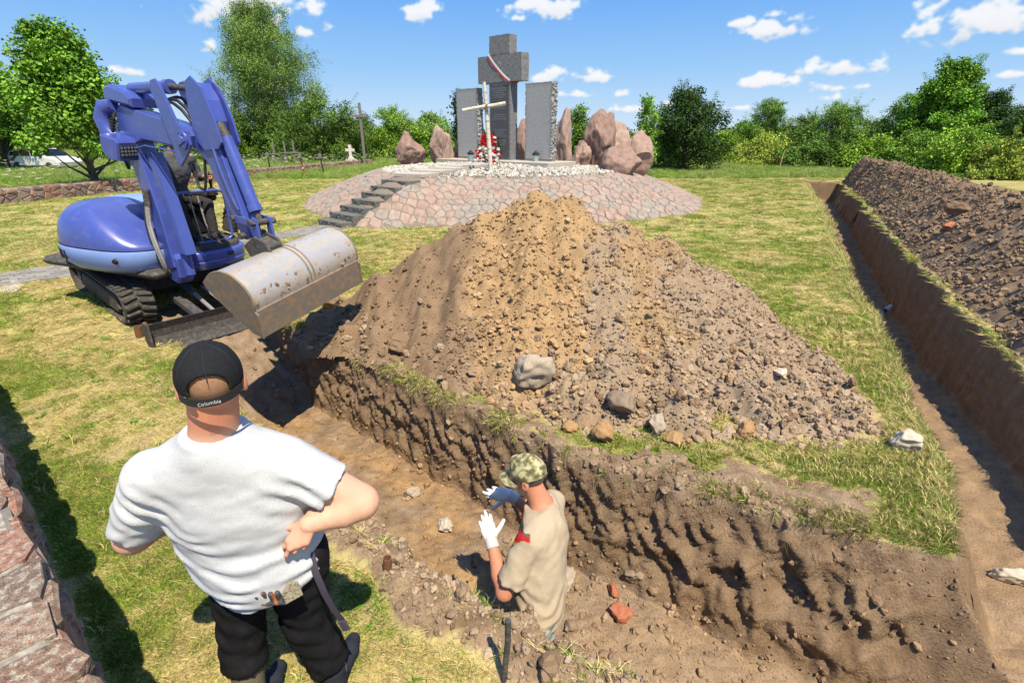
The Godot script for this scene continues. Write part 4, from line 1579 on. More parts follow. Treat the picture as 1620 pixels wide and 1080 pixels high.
func tree(a: Array, group: String):
	var kind: String = a[4]
	var k: Array = KINDS[kind]
	var h: float = a[2]
	var w: float = a[3]
	var at := Vector3(a[0], -0.05, -a[1])
	var called: String = {"maple": "maple_tree", "birch": "birch_tree", "oak": "oak_tree", "ash": "ash_tree", "spruce": "spruce_tree", "young": "young_tree"}.get(kind, "shrub")
	var t := thing(called, a[5], "tree" if called != "shrub" else "shrub", at, group)
	var r := RandomNumberGenerator.new()
	r.seed = hash(a[5])
	if not clusters.has(kind):
		var l: float = k[4]
		clusters[kind] = leaf_cluster(hash(kind) % 1000, 16, Vector3(0.34, 0.26, 0.34) if kind != "birch" else Vector3(0.20, 0.42, 0.20), Vector2(l * 0.9, l * 1.4), k[0], k[5] * 0.5)
	var wood := tool()
	var bare: float = k[3]
	var clumps := []
	var lean := Vector3(r.randfn(), 0, r.randfn()) * 0.03 * h
	var big := w / 5.0
	var n: int = int(k[1] * clampf(h / 6.0, 0.7, 1.7))
	for j in n:
		var f := pow((j + 0.5) / n, 0.9 if called != "shrub" else 1.5)
		var y := lerpf(bare, 0.985, f)
		var env: float
		match kind:
			"spruce": env = 1.05 - y
			"birch": env = 0.55 + 0.45 * sin(clampf(y, 0.0, 1.0) * PI) if y < 0.75 else lerpf(0.86, 0.30, (y - 0.75) / 0.25)
			"maple", "young": env = sin(pow(y, 0.55) * PI * 0.97) * 0.92 + 0.10
			_: env = sqrt(maxf(0.03, 1.0 - pow(y, 2.6))) * 0.95
		var ang := j * 2.399 + r.randf() * 0.9
		var rad := w * 0.5 * env * pow(r.randf_range(0.12, 1.0), 0.5) * r.randf_range(0.6, 1.25)
		var size: float = k[2] * w * r.randf_range(0.55, 1.15) * (0.75 if y > 0.85 else 1.0)
		clumps.append([Vector3(cos(ang) * rad, y * h - size * 0.35 * y, sin(ang) * rad) + lean * y, size, r.randf_range(0.72, 1.28)])
	# trunk and limbs
	var tr := 0.025 * h if called != "shrub" else 0.012 * h
	var pts := []
	var rads := []
	for j in 7:
		var f := j / 6.0
		pts.append(Vector3(0, f * h * 0.93, 0) + lean * f + Vector3(r.randfn(), 0, r.randfn()) * 0.012 * h * f)
		rads.append(tr * (1.0 - f * 0.9) * (1.35 if j == 0 else 1.0))
	tube(wood, pts, rads, 8)
	for c in clumps:
		var e: Vector3 = c[0]
		var f0 := clampf((e.y / h - 0.22) * 0.95, 0.05, 0.85) if called != "shrub" else r.randf_range(0.0, 0.25)
		var b := Vector3(0, f0 * h * 0.93, 0) + lean * f0
		var m := b.lerp(e, 0.5) + Vector3(0, -0.05 * h * r.randf(), 0)
		tube(wood, [b, m, e], [tr * (1.0 - f0) * 0.5, tr * 0.22, 0.008], 5, false)
	put("trunk", done(wood), mats.birch_bark if kind == "birch" else mats.bark, t)
	# leaves
	var xf := []
	var col := []
	for c in clumps:
		var cnt := int(clampf(40.0 * pow(c[1] / 0.9, 1.6), 11, 95))
		for j in cnt:
			var d := Vector3(r.randfn(), r.randfn(), r.randfn()).normalized() * pow(r.randf(), 0.45)
			var p: Vector3 = c[0] + d * c[1] * Vector3(1.0, 0.72, 1.0) * 0.95
			if kind == "birch":
				p.y -= absf(r.randfn()) * 0.35 * c[1]
			elif kind == "spruce":
				p.y -= d.length() * 0.25
			if p.y < 0.1:
				p.y = 0.1 + r.randf() * 0.4
			var s := r.randf_range(0.8, 1.3)
			var bas := Basis.from_euler(Vector3(r.randfn() * 0.5, r.randf() * TAU, r.randfn() * 0.5)).scaled(Vector3.ONE * s)
			xf.append(Transform3D(bas, p))
			var v: float = c[2] * r.randf_range(0.85, 1.15)
			col.append(Color(v, v, v * 0.95))
	# single sprays that break the outline
	for j in int(n * 2.6):
		var c: Array = clumps[r.randi() % clumps.size()]
		var d := Vector3(r.randfn(), r.randfn() * 0.8 + 0.4, r.randfn()).normalized()
		for q in 4:
			xf.append(Transform3D(Basis.from_euler(Vector3(0, r.randf() * TAU, 0)).scaled(Vector3.ONE * 0.65), c[0] + d * c[1] * (0.85 + q * 0.2)))
			col.append(Color(c[2], c[2], c[2]))
	put("crown", bake(clusters[kind], xf, col), mats.leafy, t)

# all leaves of one crown as one mesh
func bake(m: ArrayMesh, xf: Array, col: Array) -> ArrayMesh:
	var a := m.surface_get_arrays(0)
	var v: PackedVector3Array = []
	var n: PackedVector3Array = []
	var c: PackedColorArray = []
	var ix: PackedInt32Array = []
	for k in range(0, a[Mesh.ARRAY_VERTEX].size(), 6):   # two faces of a leaf share an edge
		for j in [0, 1, 2, 4]:
			v.append(a[Mesh.ARRAY_VERTEX][k + j])
			n.append(a[Mesh.ARRAY_NORMAL][k + j])
			c.append(a[Mesh.ARRAY_COLOR][k + j])
		var b := v.size() - 4
		ix.append_array([b, b + 1, b + 2, b, b + 3, b + 1])
	var tinted := []
	for k in 9:   # nine steps of tint
		var f := 0.6 + 0.1 * k
		var t := PackedColorArray()
		for q in c:
			t.append(Color(q.r * f, q.g * f, q.b * f * 0.97))
		tinted.append(t)
	var vv := PackedVector3Array()
	var nn := PackedVector3Array()
	var cc := PackedColorArray()
	var ii := PackedInt32Array()
	ii.resize(ix.size() * xf.size())
	var at := 0
	for k in xf.size():
		var x: Transform3D = xf[k]
		var base := vv.size()
		vv.append_array(x * v)
		nn.append_array(Transform3D(x.basis.orthonormalized(), Vector3.ZERO) * n)
		cc.append_array(tinted[clampi(int(round((col[k].r - 0.6) * 10.0)), 0, 8)])
		for i in ix:
			ii[at] = base + i
			at += 1
	var out := []
	out.resize(Mesh.ARRAY_MAX)
	out[Mesh.ARRAY_VERTEX] = vv
	out[Mesh.ARRAY_NORMAL] = nn
	out[Mesh.ARRAY_COLOR] = cc
	out[Mesh.ARRAY_INDEX] = ii
	leaf_total += ix.size() / 3 * xf.size()
	var res := ArrayMesh.new()
	res.add_surface_from_arrays(Mesh.PRIMITIVE_TRIANGLES, out)
	return res

var leaf_total := 0

func build_vegetation():
	mottled("bark", [[0.0, lin(0.05, 0.04, 0.03)], [0.5, lin(0.11, 0.09, 0.07)], [1.0, lin(0.18, 0.15, 0.12)]], 0.95, 2.0, 0.03, 5.0, 150)
	var list := [
		[-39.6, 42.0, 8.3, 7.1, "maple", "leafy tree cut off by the picture edge behind the low wall"],
		[-20.5, 26.0, 7.2, 5.4, "maple", "tall bright green maple behind the low wall beside the excavator"],
		[-42.7, 44.0, 3.7, 5.6, "bush", "rounded green bush under the trees at the picture edge"],
		[-41.6, 60.0, 4.5, 6.2, "bush", "green bush glimpsed behind the raised excavator boom"],
		[-37.4, 62.0, 3.3, 7.2, "bush", "low green bush glimpsed under the excavator boom"],
		[-27.0, 62.0, 16.1, 10.3, "birch", "tallest tree, a drooping birch rising behind the excavator stick"],
		[-30.3, 60.0, 5.1, 5.5, "bush", "leafy bush at the foot of the birch on its excavator side"],
		[-30.7, 57.0, 3.8, 5.9, "bush", "dense bush left of the birch behind the excavator arm"],
		[-25.6, 60.0, 5.0, 6.2, "hazel", "dark bush right below the birch crown"],
		[-18.1, 59.0, 4.1, 6.1, "hazel", "low dark bush between the hazel and the tall wooden cross"],
		[-19.9, 56.0, 6.2, 9.6, "hazel", "broad dark green hazel beside the birch"],
		[-17.9, 66.0, 4.9, 5.3, "bush", "small bush behind the tall weathered wooden cross"],
		[-13.6, 64.0, 5.8, 5.9, "bright", "bright green round tree left of the pointed boulder"],
		[-9.4, 64.0, 5.3, 6.3, "bright", "bright green tree behind the upright boulder"],
		[-3.3, 37.0, 5.5, 2.2, "spruce", "dark spruce peeping out beside the shaded name slab"],
		[-0.8, 66.0, 3.3, 9.2, "bush", "low green bush seen between the memorial stones"],
		[5.3, 45.0, 5.0, 2.9, "bush", "small tree behind the tall boulder and the boulder pile"],
		[9.2, 38.0, 5.1, 1.9, "young", "slender young tree behind the boulder pile"],
		[13.0, 46.0, 3.6, 3.2, "bright", "low bright shrub between the young tree and the dark oak"],
		[13.5, 42.0, 6.0, 5.2, "oak", "dark round oak standing alone on the open side of the boulder pile"],
		[21.4, 56.0, 3.1, 3.9, "bright", "low bright shrub in the gap beside the dark oak"],
		[24.8, 58.0, 4.1, 5.4, "bush", "green shrub below the pale tree in the hedgerow"],
		[28.1, 60.0, 6.5, 5.4, "ash", "pale feathery tree first in the hedgerow from the dark oak"],
		[30.8, 58.0, 4.8, 5.4, "hazel", "rounded shrub between the pale tree and the twiggy one"],
		[32.0, 54.0, 5.8, 5.9, "ash", "twiggy light green tree in the middle of the hedgerow"],
		[35.9, 54.0, 4.1, 5.0, "bush", "low shrub in the dip of the hedgerow"],
		[35.7, 50.0, 5.5, 5.5, "hazel", "olive green tree leaning against the tallest hedgerow tree"],
		[35.4, 46.0, 8.3, 6.2, "maple", "tallest tree of the hedgerow above the spoil bank"],
		[46.4, 54.0, 6.8, 5.6, "oak", "rounded dark tree behind the tallest hedgerow tree"],
		[43.1, 46.0, 4.9, 5.8, "oak", "dark tree cut off by the picture edge above the spoil bank"],
		[23.5, 50.0, 2.8, 6.4, "yellow", "yellowish shrub at the front of the hedgerow near the wooden stake"],
		[26.8, 47.0, 2.6, 6.0, "hazel", "dark bushy shrub at the front of the hedgerow behind the bank end"],
		[29.8, 45.0, 2.6, 5.7, "bright", "bright bushy shrub at the front of the hedgerow mid bank"],
		[31.2, 42.0, 2.9, 4.9, "bush", "leafy shrub under the tallest hedgerow tree"],
		[31.7, 38.0, 3.0, 5.3, "bright", "broad bright shrub behind the bank crest"],
		[31.4, 34.0, 2.6, 4.3, "yellow", "yellow green shrub behind the bank at the picture edge"],
	]
	for a in list:
		tree(a, "trees and shrubs behind the low wall" if a[0] < -8.0 else "hedgerow and trees at the far edge of the grass")
	# woods on the skyline
	var xf := []
	var col := []
	var r := RandomNumberGenerator.new()
	r.seed = 99
	for k in 5200:
		var ang := r.randf_range(-1.05, 1.05)
		var d := r.randf_range(150, 190)
		var top := 4.2 + 1.6 * na.get_noise_1d(ang * 16.0) + 1.2 * na.get_noise_1d(ang * 70.0)
		if ang > 0.62:
			top += 3.5 * smoothstep(0.62, 0.75, ang)
		xf.append(Transform3D(Basis.from_euler(Vector3(r.randfn() * 0.4, r.randf() * TAU, 0)).scaled(Vector3.ONE * r.randf_range(3.5, 6.0)), Vector3(sin(ang) * d, top * pow(r.randf(), 0.7), -cos(ang) * d)))
		var v := r.randf_range(0.7, 1.2)
		col.append(Color(v, v, v))
	var o := scatter("far_woods", clusters["oak"], mats.leafy, xf, self, col)
	o.set_meta("label", "dark line of far woods on the skyline")

# ---------------------------------------------------------------- grass
func blade(st: SurfaceTool, p: Vector3, d: Vector3, l: float, w: float, c: Color, bend: float):
	st.set_color(c)
	st.set_smooth_group(-1)
	var s := d.cross(Vector3(d.z, 0.3, -d.x) if absf(d.y) < 0.9 else Vector3.RIGHT).normalized() * w
	var out := Vector3(d.x, 0, d.z)
	out = out.normalized() if out.length() > 0.01 else Vector3.RIGHT
	var m := p + d * l * 0.55
	var e := m + (d + out * bend - Vector3(0, bend * 0.6, 0)).normalized() * l * 0.45
	tri(st, p - s, p + s, m + s * 0.8)
	tri(st, p - s, m + s * 0.8, m - s * 0.8)
	tri(st, m - s * 0.8, m + s * 0.8, e)

func tuft(sd: int, n: int, rad: float, lo: float, hi: float, w: float, tones: Array, up: float, bend: float) -> ArrayMesh:
	var r := RandomNumberGenerator.new()
	r.seed = sd
	var st := tool()
	for k in n:
		var a := r.randf() * TAU
		var p := Vector3(cos(a), 0, sin(a)) * rad * sqrt(r.randf())
		p.y = -0.004
		var d := Vector3(r.randfn(), up * r.randf_range(0.6, 1.4), r.randfn()).normalized()
		d.y = maxf(d.y, 0.04)
		var t: Array = tones[r.randi() % tones.size()]
		var f := r.randf_range(0.75, 1.25)
		blade(st, p, d, r.randf_range(lo, hi), w * r.randf_range(0.7, 1.3), Color(t[0] * f, t[1] * f, t[2] * f), bend * r.randf())
	return done(st)

func bare_spot(x: float, d: float) -> bool:
	# where nothing grows: paving, stones, walls, under the heaps
	if heap_h(x, d) > -0.02 and lerp_table(RIDGE, x) > 0.05:
		return true
	if mound_h(x, d) > 0.02:
		return true
	trench_frame(x, d)
	if g_q < -3.10 and g_q > -3.95 and g_s > -7.2 and g_s < 4.6:
		return true
	if g_r > 1.3 and bank_h(g_w, g_r) > -0.02 and g_w > -2.5:
		return true
	var k := (x + 22.4) - (d - 13.0) * 0.254
	if k < 0.15 and k > -0.7 and d < 50.0:
		return true
	for i in 5:
		var a: Vector2 = PATH[i]
		var b: Vector2 = PATH[i + 1]
		var f := clampf((Vector2(x, d) - a).dot(b - a) / a.distance_squared_to(b), 0.0, 1.0)
		if a.lerp(b, f).distance_to(Vector2(x, d)) < 0.68:
			return true
	return false

const PATH := [Vector2(-14.5, 3.2), Vector2(-10.5, 6.2), Vector2(-8.2, 8.4), Vector2(-7.0, 10.8), Vector2(-6.2, 13.2), Vector2(-5.45, 15.4)]

func build_grass():
	var green := [[0.17, 0.27, 0.038], [0.23, 0.32, 0.055], [0.14, 0.23, 0.03], [0.30, 0.35, 0.09]]
	var straw := [[0.56, 0.46, 0.22], [0.66, 0.55, 0.30], [0.48, 0.38, 0.18], [0.44, 0.40, 0.16]]
	var meshes := [tuft(1, 26, 0.045, 0.025, 0.055, 0.0016, green, 0.9, 0.6), tuft(2, 26, 0.05, 0.02, 0.045, 0.0018, green + straw, 0.7, 0.6), tuft(3, 24, 0.06, 0.03, 0.09, 0.0014, straw, 0.16, 0.3), tuft(4, 16, 0.03, 0.05, 0.10, 0.0020, green + [straw[0]], 1.0, 0.9)]
	var sets := [[], [], [], []]
	var tints := [[], [], [], []]
	var r := RandomNumberGenerator.new()
	r.seed = 21
	# mown lawn, in three belts that thin out with distance while the tufts grow
	for belt in [[-9.0, 8.0, 0.5, 6.0, 78000, 1.0], [-5.0, 4.0, 0.6, 3.6, 30000, 0.9], [-14.0, 12.0, 6.0, 13.0, 42000, 1.8], [-24.0, 26.0, 13.0, 36.0, 46000, 3.4]]:
		for k in int(belt[4]):
			var x: float = r.randf_range(belt[0], belt[1])
			var d: float = r.randf_range(belt[2], belt[3])
			if absf(x) > 1.12 * d + 1.6:
				continue
			if d > 13.0 and x < -22.4 + (d - 13.0) * 0.254:
				continue
			if d > 33.0 + x * 0.05 and x > -8.0:
				continue
			if bare_spot(x, d):
				continue
			var y := ground(x, d)
			var wild := 0.0
			if g_soil > 0.35:
				if g_cut > 0.05 or g_wall > 0.2 or r.randf() > 0.035:
					continue
			var spit: bool = g_q > 0.2 and g_r < 0.0 and g_r > -2.2 and d < 7.0 and x > 1.0
			if spit:
				wild = 0.5
			var fine := nb.get_noise_2d(x * 9.0, d * 9.0)
			var n := nb.get_noise_2d(x * 0.55, d * 0.55) + 0.6 * nb.get_noise_2d(x * 2.6, d * 2.6) + 0.45 * fine
			var bare := nb.get_noise_2d(x * 1.3 + 40.0, d * 1.3)
			if bare > 0.36 and r.randf() < 0.7:
				continue
			var g := clampf(0.47 + 0.14 * smoothstep(0.0, 4.0, x) + n * 1.5, 0.04, 0.95)
			var which := 2
			if r.randf() < g:
				which = 0 if r.randf() < 0.7 else 1
			elif r.randf() < 0.25:
				which = 1
			if r.randf() < wild * 0.6 or (which == 0 and r.randf() < 0.05):
				which = 3
			var s: float = belt[5] * r.randf_range(0.75, 1.3)
			var v := clampf(1.0 + 0.5 * fine + r.randfn() * 0.22, 0.5, 1.6)
			tints[which].append(Color(v, v * r.randf_range(0.93, 1.06), v * 0.95))
			sets[which].append(Transform3D(Basis.from_euler(Vector3(0, r.randf() * TAU, 0)).scaled(Vector3(s, s * r.randf_range(0.8, 1.2) / sqrt(belt[5]), s)), Vector3(x, y, -d)))
	# turf hanging over the trench lips
	for k in 3600:
		var s := r.randf_range(-2.2, 5.6)
		var on_far := r.randf() < 0.62
		var q := q_top(s) + absf(r.randfn()) * 0.10 - 0.03 if on_far else q_near(s) - absf(r.randfn()) * 0.12 + 0.03
		var dens := smoothstep(-0.05, 0.25, nb.get_noise_2d(s * 1.1, 3.0 if on_far else 8.0))
		if r.randf() > dens * 0.9 + 0.05:
			continue
		var p := sq_to_xd(s, q)
		var y := ground(p.x, p.y)
		if g_cut > 0.22 or bare_spot(p.x, p.y):
			continue
		var out := Vector3(-0.649, 0, 0.761) if on_far else Vector3(0.649, 0, -0.761)
		var ax := Vector3.UP.cross(out).normalized()
		var b := Basis(ax, r.randf_range(0.0, 1.1)) * Basis.from_euler(Vector3(0, r.randf() * TAU, 0))
		sets[3 if r.randf() < 0.6 else 2].append(Transform3D(b.scaled_local(Vector3.ONE * r.randf_range(0.6, 1.2)), Vector3(p.x, y + 0.01, -p.y)))
	for k in 5200:
		var w := -1.3 + 30.0 * pow(r.randf(), 1.6)
		var left := r.randf() < 0.45
		var rr := r_left(w) - absf(r.randfn()) * 0.07 + 0.02 if left else r_right(w) + absf(r.randfn()) * 0.10 - 0.02
		if not left and r.randf() > 0.35 * smoothstep(0.08, 0.35, nb.get_noise_2d(w * 0.8, 5.0)) + 0.015:
			continue
		var p := wr_to_xd(w, rr)
		var y := ground(p.x, p.y)
		if g_cut > 0.2:
			continue
		var out := Vector3(0.889, 0, 0.457) if left else Vector3(-0.889, 0, -0.457)
		var b := Basis(Vector3.UP.cross(out).normalized(), r.randf_range(0.0, 1.0)) * Basis.from_euler(Vector3(0, r.randf() * TAU, 0))
		var s := r.randf_range(0.7, 1.3) * (1.0 + w * 0.06)
		sets[3 if r.randf() < 0.55 else 2].append(Transform3D(b.scaled_local(Vector3.ONE * s), Vector3(p.x, y + 0.01, -p.y)))
	# leafy weeds in the lawn, and torn roots under the turf of the far lip
	var weed := tuft(31, 12, 0.03, 0.03, 0.06, 0.007, [[0.11, 0.26, 0.03], [0.15, 0.32, 0.04], [0.09, 0.21, 0.025]], 0.5, 0.4)
	var wx := []
	for k in 1500:
		var x := r.randf_range(-6.0, 6.0)
		var d := r.randf_range(0.8, 7.5)
		if k < 260:
			x = r.randfn(-0.85, 0.3)
			d = r.randfn(2.75, 0.35)
		elif nb.get_noise_2d(x * 1.1 + 90.0, d * 1.1) < 0.16:
			continue
		if bare_spot(x, d):
			continue
		var y := ground(x, d)
		if g_soil > 0.3:
			continue
		wx.append(Transform3D(Basis.from_euler(Vector3(0, r.randf() * TAU, 0)).scaled(Vector3.ONE * r.randf_range(0.7, 1.5)), Vector3(x, y, -d)))
	scatter("leafy_weeds", weed, mats.blades, wx).set_meta("label", "small bright green leafy weeds in the lawn")
	var root := tuft(32, 9, 0.05, 0.03, 0.12, 0.0014, [[0.20, 0.14, 0.09], [0.27, 0.20, 0.13], [0.14, 0.10, 0.065]], 2.5, 0.3)
	var rx := []
	for k in 330:
		var s := r.randf_range(-1.4, 5.4)
		if nb.get_noise_2d(s * 1.4, 77.0) < -0.05:
			continue
		var q := q_top(s) - 0.25 * lerp_table(WIDE, s) * r.randf()
		var p := sq_to_xd(s, q)
		var y := ground(p.x, p.y)
		var at := Vector3(p.x, y, -p.y) + wall_shift(p, y) + Vector3(-0.649, 0, 0.761) * 0.015
		rx.append(Transform3D(Basis.from_euler(Vector3(PI + r.randfn() * 0.25, r.randf() * TAU, r.randfn() * 0.25)), at))
	scatter("torn_roots", root, mats.blades, rx).set_meta("label", "torn roots hanging from the turf edge over the trench face")
	var names := ["green_grass", "mixed_grass", "dry_grass", "long_grass"]
	var labels := ["short green blades of the mown lawn", "mixed green and yellow blades of the mown lawn", "dry straw lying on the mown lawn", "longer grass tufts along the trench edges"]
	for k in 4:
		while tints[k].size() < sets[k].size():
			var v := r.randf_range(0.7, 1.3)
			tints[k].append(Color(v, v, v))
		scatter(names[k], meshes[k], mats.blades, sets[k], self, tints[k]).set_meta("label", labels[k])
	# uncut meadow behind the wall and beyond the lawn
	var tall := [tuft(11, 34, 0.22, 0.45, 0.85, 0.007, [[0.22, 0.32, 0.07], [0.27, 0.36, 0.10], [0.18, 0.28, 0.05], [0.36, 0.38, 0.16]], 2.6, 0.7), tuft(12, 30, 0.22, 0.4, 0.8, 0.007, [[0.16, 0.28, 0.04], [0.21, 0.34, 0.06], [0.13, 0.22, 0.035]], 2.2, 0.7)]
	var mx := [[], []]
	for k in 38000:
		var d := r.randf_range(14.0, 72.0)
		var x := r.randf_range(-1.1, 1.1) * d * 1.05
		if x < 0.0 and x > -22.9 + (d - 13.0) * 0.254 and d < 50.0 and x > -60.0:
			if not (d > 34.0 and x > -14.0 + (d - 45.0) * 0.3):
				continue
		elif x >= 0.0 and d < 33.5 + x * 0.06:
			continue
		trench_frame(x, d)
		if g_w < 34.5 and g_r > -1.6 and g_r < 5.6:
			continue
		if Vector2(x, d).distance_to(MOUND) < 9.6:
			continue
		var s := r.randf_range(0.6, 1.15)
		mx[0 if nb.get_noise_2d(x * 0.15, d * 0.15) > -0.05 else 1].append(Transform3D(Basis.from_euler(Vector3(0, r.randf() * TAU, 0)).scaled(Vector3(1.3, s * (0.62 if x > 0.0 else 0.8), 1.3)), Vector3(x, -0.02, -d)))
	for k in 2:
		scatter("meadow_grass", tall[k], mats.blades, mx[k]).set_meta("label", ["pale seeding meadow grass left uncut round the lawn", "fresh green meadow grass left uncut round the lawn"][k])
	# white umbels and small herbs in the meadow behind the wall
	var um := tool()
	um.set_smooth_group(-1)
	um.set_color(Color(0.16, 0.24, 0.06))
	tube(um, [Vector3.ZERO, Vector3(0.01, 0.4, 0), Vector3(0, 0.8, 0.02)], 0.006, 4, false)
	um.set_color(Color(0.72, 0.74, 0.62))
	for k in 14:
		var a := r.randf() * TAU
		var c := Vector3(cos(a), 0, sin(a)) * 0.09 * sqrt(r.randf()) + Vector3(0, 0.8 + 0.03 * r.randf(), 0)
		tri(um, c, c + Vector3(0.03, 0.008, 0), c + Vector3(0, 0.008, 0.03))
		tri(um, c, c + Vector3(-0.03, 0.008, 0), c + Vector3(0, 0.008, -0.03))
	var ux := []
	for k in 900:
		var d := r.randf_range(22.0, 60.0)
		var x := -22.9 + (d - 13.0) * 0.254 - absf(r.randfn()) * 12.0
		ux.append(Transform3D(Basis.from_euler(Vector3(r.randfn() * 0.1, r.randf() * TAU, r.randfn() * 0.1)).scaled(Vector3.ONE * r.randf_range(0.8, 1.25)), Vector3(x, 0, -d)))
	scatter("meadow_flowers", done(um), mats.blades, ux).set_meta("label", "white umbel flowers in the meadow behind the low wall")
# ---------------------------------------------------------------- excavator
func frame_of(origin: Vector3, heading: Vector2, down: float, root: Vector3) -> Transform3D:
	# x forward, y up, z to the machine's right; "down" tips the nose (degrees)
	var f := Vector3(heading.x, 0, -heading.y).normalized()
	var r := f.cross(Vector3.UP)
	var a := deg_to_rad(down)
	var ff := f * cos(a) - Vector3.UP * sin(a)
	var uu := Vector3.UP * cos(a) + f * sin(a)
	return Transform3D(Basis(ff, uu, r), origin - root)

func at_r(fr: Transform3D, r: float) -> Transform3D:
	return fr * Transform3D(Basis(), Vector3(0, 0, r))

func dome(fr: Transform3D, cx: float, cz: float, hx: float, hz: float, base: float, height: Callable, power := 3.2) -> ArrayMesh:
	# a smooth cover over a rounded plan: height(x, z) gives the crown above the seam
	var sh := Sheet.new()
	var nr := 18
	var na2 := 56
	for i in nr + 1:
		var rho := sin(PI * 0.5 * i / nr)
		for j in na2:
			var a := TAU * j / na2
			var c := cos(a)
			var s := sin(a)
			var m := pow(pow(absf(c), power) + pow(absf(s), power), -1.0 / power)
			var x := cx + c * m * hx * rho
			var z := cz + s * m * hz * rho
			var h: float = height.call(x, z) * pow(maxf(0.0, 1.0 - pow(rho, 4.0)), 0.42)
			sh.v.append(fr * Vector3(x, base + h, z))
			sh.c.append(Color.WHITE)
	for i in nr:
		for j in na2:
			var l := (j + 1) % na2
			sh.cell(i * na2 + l, (i + 1) * na2 + l, (i + 1) * na2 + j, i * na2 + j)
	return sh.mesh()

func skirt_mesh(fr: Transform3D, cx: float, cz: float, hx: float, hz: float, prof: Array, power := 3.2) -> ArrayMesh:
	var sh := Sheet.new()
	var n := 56
	for p in prof:
		for j in n:
			var a := TAU * j / n
			var m := pow(pow(absf(cos(a)), power) + pow(absf(sin(a)), power), -1.0 / power)
			sh.v.append(fr * Vector3(cx + cos(a) * m * (hx + p.x), p.y, cz + sin(a) * m * (hz + p.x)))
			sh.c.append(Color.WHITE)
	for i in prof.size() - 1:
		for j in n:
			var l := (j + 1) % n
			sh.cell(i * n + l, (i + 1) * n + l, (i + 1) * n + j, i * n + j)
	return sh.mesh()

func paint(key: String, c: Array, rough: float) -> StandardMaterial3D:
	var m := mottled(key, [[0.0, lin(c[0] * 0.80 + 0.02, c[1] * 0.80 + 0.018, c[2] * 0.80)], [0.42, lin(c[0], c[1], c[2])], [0.62, lin(c[0], c[1], c[2])], [1.0, lin(c[0] * 0.86 + 0.07, c[1] * 0.86 + 0.06, c[2] * 0.86 + 0.04)]], rough, 0.9, 0.012, 0.0, 160)
	m.metallic_specular = 0.5
	m.clearcoat_enabled = true
	m.clearcoat = 0.35
	m.clearcoat_roughness = 0.3
	return m

